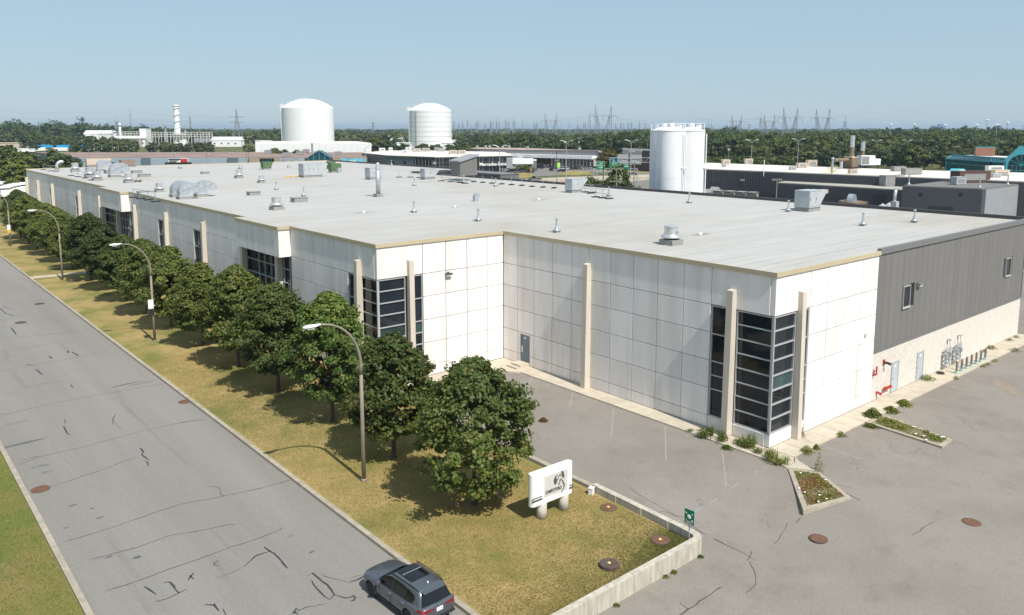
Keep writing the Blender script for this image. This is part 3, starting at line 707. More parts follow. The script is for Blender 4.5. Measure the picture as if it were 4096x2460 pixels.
# block wall: first 300 blocks singly, the rest joined
doors = [(16.72,17.75,.16,2.45,'pale grey steel door nearest the red pipes'),(21.15,22.2,.16,2.42,'pale grey steel door next to the gas meters')]
MB().box(GX0, XE, .055, .35, -.3, 3.82).build('mortar_wall', MORTAR, wh)
bl, bh = .4, .2; nrow = 18; n_ind = 0; rest = MB(); bmesh_c = {}
def blk(x0, x1, z0):
    w_ = round(x1-x0, 2)
    if w_ not in bmesh_c: bmesh_c[w_] = MB().box(0, w_, 0, .1, 0, bh-.012).mesh('block', BLOCK)
    return w_
for ix in range(int((XE-GX0)/bl)+1):
    for r in range(nrow+1):
        x0 = GX0+ix*bl-(bl/2 if r % 2 else 0); x1 = min(x0+bl-.012, XE); x0 = max(x0, GX0)
        z0 = .14+r*bh
        if x1-x0 < .08 or z0+bh > 3.84: continue
        if any(x0 < d[1]+.04 and x1 > d[0]-.04 and z0 < d[3]+.05 for d in doors): continue
        pr = .04+rnd.uniform(-.005, .005)
        if n_ind < 300: link('block', bmesh_c[blk(x0, x1, z0)], wh, (x0, pr, z0)); n_ind += 1
        else: rest.box(x0, x1, pr, .12, z0, z0+bh-.012)
stuff(rest.build('block_wall', BLOCK, wh))
for x0, x1, z0, z1, lb in doors:
    d = MB().box(x0, x1, .0, .1, z0, z1).build('door', DOORG, wh); d['label'] = lb
    f = MB().box(x0-.06, x0, -.03, .1, z0, z1+.06).box(x1, x1+.06, -.03, .1, z0, z1+.06).box(x0, x1, -.03, .1, z1, z1+.06); f.build('frame', ALU, d)
    MB().box(x0+.12, x0+.18, -.06, .0, 1.15, 1.3).build('handle', CHROME, d); MB().box(x0+.42, x0+.62, -.012, 0, 2.05, 2.25).build('number_plate', WHITE, d)
# door near the inner corner with steps
d = MB().box(.02, .1, DOOR[0], DOOR[1], DOOR[2], DOOR[3]-.05).build('door', DOORB, wh); d['label'] = 'blue grey steel door above two concrete steps'
MB().box(-.03, .12, DOOR[0]-.0, DOOR[0]+.05, DOOR[2], DOOR[3]).box(-.03, .12, DOOR[1]-.05, DOOR[1], DOOR[2], DOOR[3]).box(-.03, .12, DOOR[0]+.05, DOOR[1]-.05, DOOR[3]-.05, DOOR[3]).build('frame', DOORB, d)
MB().box(-.012, .02, DOOR[1]-.24, DOOR[1]-.1, 1.2, 1.75).build('push_plate', ALU, d); MB().box(-.008, .02, 23.42, 23.64, 2.42, 2.62).build('number_plate', WHITE, d)
text_obj('number', '2', .2, INK, d, (-.012, 23.53, 2.52), (R(90),0,R(-90)), .003)
stp = thing('door_steps', 'two worn concrete steps below the blue grey door', 'steps', (0,0,0))
MB().box(-1.05, -.02, 22.95, 24.2, -.1, .43).build('upper_step', WALKC, stp); MB().box(-1.45, -1.06, 22.98, 24.25, -.1, .29).build('lower_step', WALKC, stp)
# wall lights and cameras
def wall_light(x, y, z, label, m=RUSTD):
    t = thing('wall_light', label, 'wall light', (x, y, z)); MB().box(-.3, .3, -.34, -.02, 0, .1).build('hood', m, t); MB().box(-.24, .24, -.3, -.05, -.1, 0).build('lens', LAMPH, t); MB().box(-.1, .1, -.08, .05, -.05, .2).build('bracket', m, t)
wall_light(-5.95, L1, 8.35, 'brown box wall light on the recessed white wall'); wall_light(20.3, .04, 8.15, 'grey box wall light beside the upper window of the grey cladding', GREYT)
t = thing('security_camera', 'small white security camera on the white wall near the cladding', 'camera', (11.9,0,5.4)); MB().box(-.05,.05,-.05,.02,0,.3).build('bracket', WHITE, t); MB().box(-.06,.25,-.2,-.06,.12,.24).build('housing', WHITE, t)
t = thing('security_camera', 'small white security camera on the far grey corner', 'camera', (XE,0,6.4)); MB().box(-.05,.3,-.06,.06,0,.1).build('arm', WHITE, t); MB().box(.25,.6,-.08,.08,-.05,.12).build('housing', WHITE, t)
# fire pipework on the block wall
q = PY(*z7((350,618)), -.1); t = thing('fire_bell', 'red plate with black horn on the block wall', 'fire alarm', (q.x,0,q.z), 0, None, .75)
MB().box(-.2,.2,-.03,.06,-.28,.28).build('plate', RED, t); MB().tube([(0,-.02,0),(.1,-.35,-.05),(.16,-.62,-.12)], .11, 10, .14).build('horn', BLACK, t)
q = PY(*z7((250,700)), -.1); t = thing('drain_pipe', 'small dark red elbow pipe at the edge of the block wall', 'pipe', (q.x,0,q.z)); MB().tube([(0,.05,-.3),(0,-.16,-.3),(0,-.2,-.24),(0,-.2,.35)], .06, 8).build('pipe', RED, t); MB().tube([(-.18,.05,-.35),(-.18,-.12,-.35),(-.18,-.12,.1)], .04, 8).build('thin_pipe', RED, t)
q = PY(*z7((372,870)), -.2); t = thing('fire_connection', 'red fire department connection with a row of couplings', 'fire connection', (q.x,0,q.z), 0, None, .68)
MB().tube([(-.75,-.25,0),(.75,-.25,0)], .16, 12).build('header', RED, t)
for k in range(5): MB().tube([(-.55+k*.27,-.3,.08),(-.55+k*.27,-.42,.26)], .075, 8).build('coupling', RED, t)
MB().tube([(0,-.25,0),(0,.1,0)], .12, 10).build('inlet', RED, t); MB().tube([(.75,-.25,0),(.82,-.25,0)], .18, 12).build('end_cap', RED, t)
q = PY(*z7((288,925)), -.2); t = thing('fire_outlet', 'single red fire outlet low on the block wall', 'fire connection', (q.x,0,q.z), 0, None, .65); MB().tube([(0,.06,.05),(.1,-.2,.05),(.2,-.34,-.06)], .15, 12).build('elbow', RED, t); MB().tube([(.2,-.34,-.06),(.28,-.42,-.12)], .18, 12).build('cap', RED, t)
# gas meters
def gas_set(x, label):
    t = thing('gas_meter_set', label, 'gas meter', (x,0,.15), 0, None, .8)
    G2 = GALV
    for dx in (-.75, -.35, .25, .65): MB().tube([(dx,-.3,.5),(dx,-.3,2.2)], .05, 8).build('riser', G2, t)
    for z in (.5, 1.2, 2.2): MB().tube([(-.8,-.3,z),(.75,-.3,z)], .06, 8).build('header_pipe', G2, t)
    MB().tube([(.5,-.3,2.2),(.5,-.2,3.0)], .035, 8).build('vent_pipe', G2, t); MB().lathe([(.02,0),(.2,.06),(.2,.14),(.03,.2)], (.5,-.2,2.95), 12).build('vent_cap', G2, t)
    MB().tube([(-.2,-.3,2.2),(-.2,-.2,2.8)], .03, 8).build('vent_pipe', G2, t)
    for dx in (-.55, .45): MB().box(dx-.17, dx+.17, -.5, -.12, 1.3, 1.75).build('meter', G2, t); MB().lathe([(.05,0),(.2,.03),(.2,.12),(.05,.16)], (dx,-.3,.85), 12).build('regulator', G2, t)
    MB().box(-.8,.75,-.24,.03,.42,.48).build('bracket', G2, t)
    for dx in (-.75, .65): MB().tube([(dx,-.3,.1),(dx,-.3,.5)], .05, 8).build('leg', G2, t)
gas_set(PY(*z7((968,640)), -.3).x, 'galvanised gas meter pipework nearer the grey doors'); gas_set(PY(*z7((1075,560)), -.3).x, 'galvanised gas meter pipework nearer the far wall end')
for k in range(7):
    x = 25.75+k*(31.9-25.75)/6
    t = thing('bollard', '%s grey bollard with orange band from the doors' % ORD[k], 'bollard', (x,-1.28,.15), 0, 'bollards guarding the gas meters')
    MB().lathe([(.17,0),(.15,.14),(.12,.17)], n=12).build('base', TEAL, t); MB().lathe([(.085,.14),(.085,1.0)], n=12).build('post', BOLL, t); MB().lathe([(.09,.93),(.09,.97)], n=12).build('reflective_band', ORANGE, t); MB().lathe([(.085,1.0),(.05,1.04)], n=12).build('cap', BOLL, t)
q = P(*z7((885,725)), .15); t = thing('hose_coil', 'dark coiled hose lying by the block wall', 'hose', (q.x,-.45,.15))
MB().lathe([(.12,0),(.3,.02),(.32,.08),(.26,.13),(.14,.1)], n=14).build('coil', BLACK, t)

# ================================================================== ROOFTOP EQUIPMENT
def rp(x, y): v = P(x, y, ZR); return (v.x, v.y, ZR)
def flue(x, y, label, s=1.):
    t = thing('flue_vent', label, 'vent', rp(x, y), 0, 'flue vents on the white roof', s*.74)
    MB().box(-.32,.32,-.32,.32,0,.22).build('curb', CURB, t); MB().box(-.38,.38,-.38,.38,.22,.3).build('flange', GALV, t)
    MB().lathe([(.3,.3),(.24,.38),(.14,.75)], n=14).build('flashing', GALV, t); MB().lathe([(.1,.7),(.1,1.5)], n=12).build('pipe', GALV, t)
    MB().lathe([(.13,.74),(.13,.8)], n=12).build('storm_collar', GALV, t); MB().lathe([(.12,1.48),(.2,1.52),(.2,1.6),(.1,1.68)], n=12).build('cap', GALV, t)
for x, y, lb in [(1343,561,'galvanised flue vent on the grey roof above the inner corner'),(1154,534,'galvanised flue vent left of the inner corner on the grey roof'),(999,513,'galvanised flue vent right of the tall chimney on the grey roof'),
    (1663,490,'galvanised flue vent in front of the white silos on the grey roof'),(1902,511,'galvanised flue vent beside the right air handler on the grey roof'),(2082,545,'galvanised flue vent nearest the grey cladding on the grey roof'),(2206,537,'galvanised flue vent at the right end of the grey roof'),
    (1469,474,'galvanised flue vent between two roof edge railings by the silos'),(733,474,'galvanised flue vent among small curbs left of the tall chimney'),(667,458,'galvanised flue vent behind the big exhaust fan left of the chimney'),(1196,450,'galvanised flue vent near the black-footed guard posts'),
    (1119,441,'galvanised flue vent in front of the grey stair hut'),(1028,420,'galvanised flue vent behind the middle air handler'),(1000,448,'galvanised flue vent right behind the tall chimney'),(945,399,'galvanised flue vent at the far roof edge by the dealership'),(725,411,'galvanised flue vent beside the large grey air handler'),(629,410,'galvanised flue vent by the green machine'),(333,437,'galvanised flue vent at the far left behind the fans')]: flue(x, y, lb)
def fan(x, y, label, s=1.):
    t = thing('exhaust_fan', label, 'exhaust fan', rp(x, y), 0, 'mushroom exhaust fans on the roof', (s*.76,s*.76,s*.82))
    MB().box(-.85,.85,-.85,.85,0,.5).build('curb', CURB, t); MB().lathe([(.62,.5),(.62,.72)], n=20).build('throat', BLACK, t)
    MB().lathe([(.98,.66),(1.02,.74),(.98,.86),(.74,1.0)], n=24, cap=True).build('skirt', SHINY, t, smooth=True)
    MB().lathe([(.72,.98),(.72,1.66),(.76,1.68),(.76,1.74),(.66,1.8)], n=24).build('drum', SHINY, t); MB().box(-.08,.08,-.8,-.7,1.1,1.3).build('switch_box', CURB, t)
fan(1619,590,'large spun aluminium exhaust fan nearest the front corner of the roof'); fan(668,506,'spun aluminium exhaust fan above the entrance overhang',.95)
for x, y, s, lb in [(631,441,.8,'squat round exhaust fan behind the small curbs left of the chimney'),(577,430,1.0,'tall exhaust fan right of the curved hoods at mid roof'),(385,463,.85,'exhaust fan beside the left group of curved hoods'),(311,441,1.05,'exhaust fan beside the small brown skid at far left'),(235,436,1.1,'exhaust fan at the left edge guard rail, right one of a pair'),(217,428,1.25,'wide exhaust fan at the left edge guard rail, left one of a pair'),(182,414,1.2,'exhaust fan near the bent pipe at the far left roof end'),(580,408,.6,'small exhaust fan near the far roof edge behind the hoods'),(435,407,.6,'small exhaust fan near the far roof edge left of the billboard'),(697,404,.5,'small exhaust fan near the green machine at the far edge')]: fan(x, y, lb, s)
def hood(x, y, label, s=1., wd=1.5, rot=0):
    t = thing('curved_hood', label, 'duct', rp(x, y), rot, 'curved gooseneck hoods on the roof', (s*.82,s*.82,s*.69))
    MB().box(-.05,1.75,-wd/2-.12,wd/2+.12,0,.55).build('curb', CURB, t)
    pr = [(0.05,.55),(0.05,1.45)]
    for k in range(13): a = R(180-k*16); pr.append((1.65+1.6*math.cos(a), 1.45+1.6*math.sin(a)))
    pr += [(1.62,1.2),(1.6,.55)]
    for nm, y0, y1, m in (('side_sheet', -wd/2, -wd/2+.04, GALV), ('duct_body', -wd/2+.04, wd/2, GALV)):
        bb = MB(); n = len(pr); bb.v = [(p[0], y0, p[1]) for p in pr]+[(p[0], y1, p[1]) for p in pr]
        bb.face(range(n)); bb.face([n+i for i in reversed(range(n))])
        for i in range(n): j = (i+1) % n; bb.face((i, n+i, n+j, j))
        bb.build(nm, m, t)
    MB().bar((.1,-wd/2-.02,1.3),(2.7,-wd/2-.02,2.5),.05,.05).build('seam', CURB, t); MB().box(-.08,1.78,-wd/2-.16,wd/2+.16,.5,.62).build('flange', SHINY, t)
hood(413,476,'galvanised curved hood at the left of the three by the roof edge'); hood(430,481,'galvanised curved hood in front, middle of the three by the roof edge'); hood(472,475,'galvanised curved hood at the right of the three by the roof edge')
hood(264,428,'large galvanised curved hood behind the far left exhaust fans',1.25); hood(233,413,'far galvanised curved hood behind the left exhaust fan pair',1.1)
for x, y, lb in [(1148,486,'small galvanised gooseneck vent in the middle of the roof'),(818,417,'galvanised gooseneck elbow beside the green roof machine')]:
    t = thing('gooseneck_vent', lb, 'vent', rp(x, y), 0, None, .62); MB().box(-.45,.45,-.35,.35,0,.9).build('riser', GALV, t)
    bb = MB(); pr = [(-.45,.9)]+[(.2+.65*math.cos(R(180-k*20)), .9+.75*math.sin(R(180-k*20))) for k in range(10)]+[(.45,.85),(.45,.9)]
    n = len(pr); bb.v = [(p[0],-.35,p[1]) for p in pr]+[(p[0],.35,p[1]) for p in pr]; bb.face(range(n)); bb.face([n+i for i in reversed(range(n))])
    for i in range(n): j = (i+1) % n; bb.face((i, n+i, n+j, j))
    bb.build('elbow', GALV, t)
def ahu(x, y, label, L=2.4, W=1.6, H=1.75, hoodl=1.3, m=AHU, doors_n=2, s=1., rot=0, curb=.45):
    t = thing('air_handler', label, 'air handler', rp(x, y), rot, None, s*.85)
    MB().box(.06,L-.06,.06,W-.06,0,curb).build('curb', CURB, t)
    MB().box(0,L,0,W,curb,curb+H).build('cabinet', m, t); MB().box(-.04,L+.04,-.04,W+.04,curb+H,curb+H+.06).build('top_sheet', m, t); MB().box(-.03,L+.03,-.03,W+.03,curb,curb+.1).build('base_rail', m, t)
    for k in range(doors_n):
        a = .06+(L-.12)*k/doors_n; d = MB().box(a+.03, a+(L-.12)/doors_n-.03, -.03, 0, curb+.18, curb+H-.1).build('access_door', m, t); MB().box(a+.12, a+.17, -.06, -.03, curb+H*.45, curb+H*.6).build('latch', BLACK, d)
    if hoodl:
        bb = MB(); z1 = curb+H; z0 = curb+.3
        bb.v = [(L,.05,z0),(L,W-.05,z0),(L,W-.05,z1),(L,.05,z1),(L+hoodl,.05,z1-.12),(L+hoodl,W-.05,z1-.12),(L+hoodl,W-.05,z1),(L+hoodl,.05,z1)]
        for f in ((0,1,2,3),(4,7,6,5),(0,4,5,1),(3,2,6,7),(0,3,7,4),(1,5,6,2)): bb.face(f)
        bb.build('intake_hood', m, t)
    MB().box(L*.45,L*.45+.28,-.04,-.03,curb+.25,curb+.32).build('data_plate', WHITE, t)
    return t
ahu(1952,512,'grey air handler with wedge hood at the right rear roof edge',2.5,1.8,1.8,1.3,s=1.14); ahu(1380,466,'grey air handler with wedge hood in front of the highway signs'); ahu(1025,434,'grey air handler with wedge hood below the stair hut',2.6)
ahu(733,429,'largest grey air handler on the far roof',4.4,2.4,2.4,1.3,doors_n=4); t = ahu(893,434,'tan grey air handler with pipe loop left of the chimney',2.7,2.,1.9,.8,doors_n=3)
ahu(635,410,'green roof machine beside a flue at the far edge',2.2,1.6,1.5,.5,GREENM); ahu(800,417,'green roof machine joined to a gooseneck elbow',2.6,1.6,1.6,0,GREENM,1); ahu(795,408,'small green cabinet behind the largest air handler',1.8,1.6,1.4,0,GREENM,1)
BRB = mat('brown_cabinet', (.24,.175,.14), .6)
ahu(210,404,'cream cabinet with dark side behind the far left fans',5.0,2.0,1.7,1.2,CREAM,1,curb=.5); ahu(293,403,'brown cabinet unit behind the far left fans',3.2,2.0,1.5,.8,BRB,2,curb=.3)
# tall chimney
t = thing('roof_chimney', 'tall insulated steel chimney with flared top and guy wires on the roof', 'chimney', rp(913,475), 0, None, (.53,.53,.55))
MB().box(-.9,.9,-.9,.9,0,.75).build('base_box', CURB, t); MB().lathe([(.56,.75),(.56,6.4)], n=20).build('stack', GALV, t, smooth=True)
MB().lathe([(.6,6.35),(.64,6.5),(.62,6.7),(.42,7.7),(.40,8.0)], n=20).build('flared_top', SHINY, t, smooth=True)
for z in (2.1,3.6,5.1): MB().lathe([(.575,z),(.575,z+.06)], n=20).build('band', GALV, t)
for k in range(3):
    a = R(20+k*120); MB().tube([(.5*math.cos(a),.5*math.sin(a),5.8),(4.6*math.cos(a),4.6*math.sin(a),.02)], .014, 4).build('guy_wire', GALV, t)
# small curbs, bent pipe, skids
for k, (x, y, a, h, lb) in enumerate([(612,471,.75,.45,'low metal curb box left of the flue cluster'),(722,487,.85,.5,'low metal curb box behind the entrance exhaust fan'),(330,418,.9,.5,'low curb box beside the far flue'),(348,427,1.,.5,'low wide curb box right of the far flue'),(495,420,.7,.4,'small curb box on the far mid roof'),(275,418,1.6,.6,'long low curb behind the big far hood'),(350,467,.9,.3,'blue grey hatch by the left edge guard rail'),(1047,396,.5,.5,'small far curb by the dealership')]):
    t = thing('roof_curb', lb, 'roof curb', rp(x, y)); MB().box(-a,a,-a*.7,a*.7,0,h).build('box', AHU if k == 6 else CURB, t); MB().box(-a-.05,a+.05,-a*.7-.05,a*.7+.05,h,h+.06).build('lid', CURB, t)
t = thing('wooden_skid', 'small brown wooden skid beside a far left exhaust fan', 'skid', rp(327,439)); MB().box(-.9,.9,-.6,.6,.15,.3).build('deck', STACKR, t)
for k in (-.7,0,.7): MB().box(k-.08,k+.08,-.6,.6,0,.15).build('runner', STACKR, t)
t = thing('bent_pipe', 'galvanised bent duct pipe at the far left roof corner', 'pipe', rp(138,411), 0, None, .55); MB().box(-.8,.8,-.8,.8,0,.7).build('curb', CURB, t)
MB().tube([(0,0,.7),(0,0,1.8)]+[(1.6-1.6*math.cos(R(a)),0,1.8+1.5*math.sin(R(a))) for a in range(10,120,12)], .5, 12).build('pipe', SHINY, t, smooth=True)
for k, (x, y) in enumerate([(878,513),(1300,482),(1690,566),(1098,500)]):
    t = thing('roof_drain', ['small roof drain with dark ring below the chimney','small roof drain near the middle flue','small roof drain near the right flue behind the big fan','little white roof pipe left of the goosenecks'][k], 'roof drain', rp(x, y))
    MB().lathe([(.16,0),(.14,.12),(.05,.2)], n=10).build('strainer', WHITE, t); MB().lathe([(.5,.003),(.48,.012)], n=16).build('flange', CURB, t)
    if k < 3: stain((rp(x, y)[0], rp(x, y)[1]), 1.6, .5, .1, lambda X, Y: ZR+.002, mat('roof_stain', (.30,.285,.255), .9, var=.2, scale=3), wh)
# yellow gas pipe by the largest air handler
a, c = rp(690,429), rp(735,427); t = thing('gas_pipe', 'yellow gas pipe on the roof by the largest air handler', 'pipe', a)
MB().tube([(0,0,.25),(c[0]-a[0],c[1]-a[1],.25),(c[0]-a[0]+1.5,c[1]-a[1]+.2,.25)], .07, 8).build('pipe', HYEL, t)
for k in range(4): MB().box((c[0]-a[0])*k/3-.15,(c[0]-a[0])*k/3+.15,(c[1]-a[1])*k/3-.15,(c[1]-a[1])*k/3+.15,0,.2).build('support_block', HYEL, t)
# guard posts and rails along the edges
for k, (sx, sy) in enumerate([(1895,728),(1931,731),(1968,734),(2007,737),(2046,740),(2087,743),(2128,747),(2172,750),(2216,753)]):
    t = thing('guard_post', '%s steel guard post with black foot from the stair hut along the rear roof edge' % ORD[k], 'guard post', rp(sx/KP, sy/KP), R(20), 'guard posts on the rear roof edge')
    MB().box(-.55,.55,-.3,.3,0,.07).box(-.4,.4,-.22,.22,.07,.16).build('foot', BLACK, t); MB().tube([(0,0,.16),(0,0,1.15)], .03, 8).build('post', GALV, t); MB().lathe([(.05,1.1),(.05,1.16)], n=8).build('cap', GALV, t)
def rail(pts, label, foot=True):
    ps = [Vector(rp(*p)) for p in pts]; o = ps[0]; t = thing('guard_rail', label, 'guard rail', o)
    for p in ps:
        q = p-o; MB().tube([(q.x,q.y,.1),(q.x,q.y,1.15)], .035, 6).build('post', WHITE if not foot else GALV, t); MB().box(q.x-.5,q.x+.5,q.y-.3,q.y+.3,0,.12).build('foot', BLACK, t)
    for z in (.6, 1.13):
        for a, c in zip(ps[:-1], ps[1:]): MB().tube([a-o+Vector((0,0,z)), c-o+Vector((0,0,z))], .03, 6).build('rail', GALV, t)
rail([(1395,463),(1412,464),(1425,467),(1431,465)],'galvanised guard rail behind the air handler by the highway signs'); rail([(1437,476),(1454,478),(1470,480)],'galvanised guard rail left of the white silos')
rail([(1106,440),(1113,441),(1122,443)],'galvanised guard rail in front of the stair hut'); rail([(963,428),(990,428),(1012,429)],'galvanised guard rail beside the middle air handler'); rail([(1065,437),(1088,439)],'galvanised guard rail at the rear edge below the stair hut')
rail([(322,477),(340,480),(358,483),(376,487)],'white guard rail at the left roof edge by the curved hoods'); rail([(172,424),(188,427),(205,430),(222,435)],'white guard rail at the left roof edge by the fan pair'); rail([(105,410),(122,413),(135,414)],'white guard rail at the far left roof corner')
# grey annex and stair hut at the rear edge
t = thing('grey_annex', 'grey clad rear annex with sloped stair hut at the roof edge', 'annex', (46.4,89,0))
MB().box(-2.0,2.2,-8,8,GZ,12.2).build('wall', GREYP, t); MB().box(-2.1,2.3,-8.1,8.1,12.2,12.34).build('roof', GREYT, t)
for k in range(16): MB().box(-2.06,-2.0,-7.9+k*1,-7.84+k*1,4,12.2).build('siding_rib', GREYT, t)
for k in range(4): MB().box(-1.9+k,-1.84+k,-8.05,-8.0,4,12.2).build('siding_rib', GREYT, t)
h0 = P(1116,424,12.34); h0 = (h0.x, h0.y, 12.34); t = thing('stair_hut', 'grey stair hut with sloping roof on the rear roof edge', 'stair hut', h0)
MB().prism([(-.5,0),(3.1,0),(3.1,2.6),(-.5,2.6)], 0, [2.3,3.2,3.2,2.3]).build('wall', GREYP, t)
MB().prism([(-.75,-.25),(3.35,-.25),(3.35,2.85),(-.75,2.85)], [2.25,3.25,3.25,2.25], [2.5,3.5,3.5,2.5]).build('roof', LGREYW, t)
for k in range(7): MB().box(-.4+k*.5,-.37+k*.5,-.03,0,.1,2.25+k*.12).build('siding_rib', GREYT, t)

# ================================================================== TREES, LAMPS, SIGN, CAR
def leaves(rng, C, Nrm, size, up=.45, jit=.7):
    n = len(C); d = Nrm*.7+np.array([0,0,up])+rng.normal(0, jit, (n,3)); d /= np.linalg.norm(d, axis=1)[:,None]
    t = rng.normal(0,1,(n,3)); t -= (t*d).sum(1)[:,None]*d; t /= np.linalg.norm(t, axis=1)[:,None]; u = np.cross(d, t)
    s = size*rng.uniform(.65,1.25,(n,1)); 
    V = np.stack([C-t*s*.55, C+u*s*.42+t*s*.05+d*s*.1, C+t*s*.55-d*s*.12, C-u*s*.42+t*s*.05+d*s*.1], 1).reshape(-1,3)
    return V, np.arange(4*n).reshape(-1,4)
def crown_pts(rng, rx, h, z0, ncl, nl, clr, lobes=6):
    """leaf clusters in an uneven egg of radius rx from z0 to z0+h"""
    ld = rng.normal(0,1,(lobes,3)); ld /= np.linalg.norm(ld,axis=1)[:,None]; la = rng.uniform(-.22,.3,lobes)
    d = rng.normal(0,1,(ncl,3)); d[:,2] += .12; d /= np.linalg.norm(d,axis=1)[:,None]
    rad = rng.uniform(.38,1.,ncl)**.55
    k = 1+ (np.maximum(0, d@ld.T)**3*la).sum(1)
    zz = d[:,2]; taper = np.where(zz > 0, 1-.18*zz**2, 1-.28*zz**2)
    c = np.stack([d[:,0]*rx*k*rad*taper, d[:,1]*rx*k*rad*taper, z0+h*.45+d[:,2]*h*.53*k*rad],1)
    c[:,2] = np.maximum(c[:,2], z0+.1+rng.uniform(0,.5,ncl))
    cr = clr*rng.uniform(.6,1.3,ncl)
    n = ncl*nl; off = rng.normal(0,1,(n,3)); off /= np.linalg.norm(off,axis=1)[:,None]; off *= (rng.uniform(0,1,(n,1))**.45)
    off[:,2] *= .62; P_ = np.repeat(c,nl,0)+off*np.repeat(cr,nl)[:,None]
    nr = np.repeat(d,nl,0)*.5+off*.8
    return P_, nr, c
def maple_meshes(seed, h=8.6, rx=3.5, z0=1.75, mt=LEAF):
    rng = np.random.default_rng(seed); ncl, nl = 300, 92
    t_ = np.concatenate([rng.uniform(0,1,ncl-6)**.92, rng.uniform(.93,1.02,6)]); an = rng.uniform(0,2*np.pi,ncl); ph = rng.uniform(0,6.28,4)
    f = np.where(t_ > .36, (1-np.clip((t_-.36)/.66,0,1)**1.7)**.72, (1-np.clip((.36-t_)/.42,0,1)**2.2)**.6)
    lob = 1+.11*np.sin(3*an+ph[0]+2*t_)+.1*np.sin(5*an+ph[1]-4*t_)+.1*np.sin(11*t_+ph[2]+2*an)
    rr = rx*f*lob*(rng.uniform(.12,1,ncl)**.42); C = np.stack([rr*np.cos(an), rr*np.sin(an), z0+.25+(h-z0-.45)*t_],1)
    d = np.stack([np.cos(an), np.sin(an), (t_-.3)*1.1],1); cr = .5*rng.uniform(.5,1.6,ncl)*np.where(t_ > .9, .6, 1)
    off = rng.normal(0,1,(ncl*nl,3)); off /= np.linalg.norm(off,axis=1)[:,None]; off *= rng.uniform(0,1,(ncl*nl,1))**.42; off[:,2] *= .6
    Pt = np.repeat(C,nl,0)+off*np.repeat(cr,nl)[:,None]; Nr = np.repeat(d,nl,0)*.55+off*.8
    V, F = leaves(rng, Pt, Nr, .2, .5, .5); cm = np_mesh('crown', V, F, mt)
    tb = MB(); tb.tube([(0,0,-.15),(.02,.03,1.),(.0,.05,2.2),(.05,.02,4.2),(0,.05,h*.8)], .17, 9, .05)
    for k in range(16):
        c = C[rng.integers(len(C))]; zs = rng.uniform(1.9,3.8); tb.tube([(0,.03,zs),(c[0]*.45,c[1]*.45,zs+(c[2]-zs)*.5+.2),(c[0]*.9,c[1]*.9,c[2])], .065, 6, .02)
    return cm, tb.mesh('trunk', BARK)
VAR = [maple_meshes(3, 8.3, 2.85, 1.5), maple_meshes(11, 8.0, 2.75, 1.5), maple_meshes(19, 8.8, 2.85, 1.6), maple_meshes(27, 9.2, 2.9, 1.8, mt=LEAF_B), maple_meshes(31, 8.2, 3.3, .95)]
tree_y = [6.27,14.44,22.46,31.0,39.5,48.2,56.8,65.3,73.8,82.3,90.8,101.5,110,118.5,127,135.5,144]
for k, y in enumerate(tree_y):
    v = 4 if k == 0 else 1 if k == 1 else 3 if k == 2 else [0,2,1][k % 3]; s = [1.,.99,1.0,1.04,1.0,.99][k] if k < 6 else rnd.uniform(.95,1.05)
    t = thing('maple_tree', '%s green maple along the street counting from the white sign' % ORD[k], 'tree', (-18.8+rnd.uniform(-.15,.15), y, 0), rnd.uniform(0,6.28), 'street maples', s)
    link('crown', VAR[v][0], t); link('trunk', VAR[v][1], t)
# street lamps
def lamp():
    t = thing('street_lamp', 'l', 'street lamp', (0,0,0), 0, 'street lamps along the lawn')
    pts = [(0,0,0),(0,0,3),(0,0,6.2)]+[(-2.35*(1-math.cos(R(a))), 0, 6.9+2.75*math.sin(R(a))) for a in range(0,85,9)]+[(-2.5,0,9.7)]
    MB().tube([(0,0,-.1),(0,0,3.2),(0,0,6.4)], .125, 12, .1).build('pole', LAMPP, t, smooth=True)
    MB().tube([(0,0,6.35)]+pts[3:], .1, 10, .055).build('curved_arm', LAMPP, t, smooth=True)
    bb = MB(); hd = [(-2.4,.06,.1),(-2.7,.13,.16),(-3.05,.19,.2),(-3.3,.17,.15),(-3.42,.06,.08)]; n = 10
    for x, ry, rz in hd:
        for i in range(n): a = 2*math.pi*i/n; bb.v.append((x, ry*math.cos(a), 9.7+rz*.55*math.sin(a)-(.03 if x < -2.6 else 0)))
    for k in range(len(hd)-1):
        for i in range(n): j = (i+1) % n; bb.face((k*n+i, (k+1)*n+i, (k+1)*n+j, k*n+j))
    bb.face(range(n)); bb.face([(len(hd)-1)*n+i for i in reversed(range(n))]); bb.build('lamp_head', LAMPH, t, smooth=True)
    MB().box(-3.2,-2.8,-.12,.12,9.52,9.6).build('lens', ALU, t); MB().lathe([(.17,0),(.17,.12),(.13,.18)], n=12).build('base_collar', LAMPP, t); MB().box(.1,.14,-.08,.08,.6,.95).build('hatch', LAMPP, t)
    return t
L0 = lamp(); lbs = ['brown street lamp nearest the white sign, its shadow on the kerb','brown street lamp with white notice box on its pole','third brown street lamp from the sign, beside the lawn path','farthest brown street lamp at the left picture edge']
for k, (x, y) in enumerate([(-21.87,12.65),(-21.8,52.5),(-21.85,92.6),(-21.9,133.2)]):
    o = L0 if k == 0 else dup(L0, (x,y,0)); o.location = (x,y,0); o['label'] = lbs[k]
for y, z, lb in [(52.5,3.3,'white notice box strapped to the second street lamp'),(133.2,3.0,'white and yellow notice box on the farthest street lamp')]:
    t = thing('notice_box', lb, 'notice', (-21.85,y-.2,z)); MB().box(-.42,.05,-.1,.06,0,.85).build('panel', WHITE, t); MB().box(-.44,.07,-.12,.06,-.55,-.03).build('lower_panel', BLACK if y < 100 else HYEL, t); MB().box(-.02,.22,-.03,.3,.2,.28).build('strap', ALU, t)
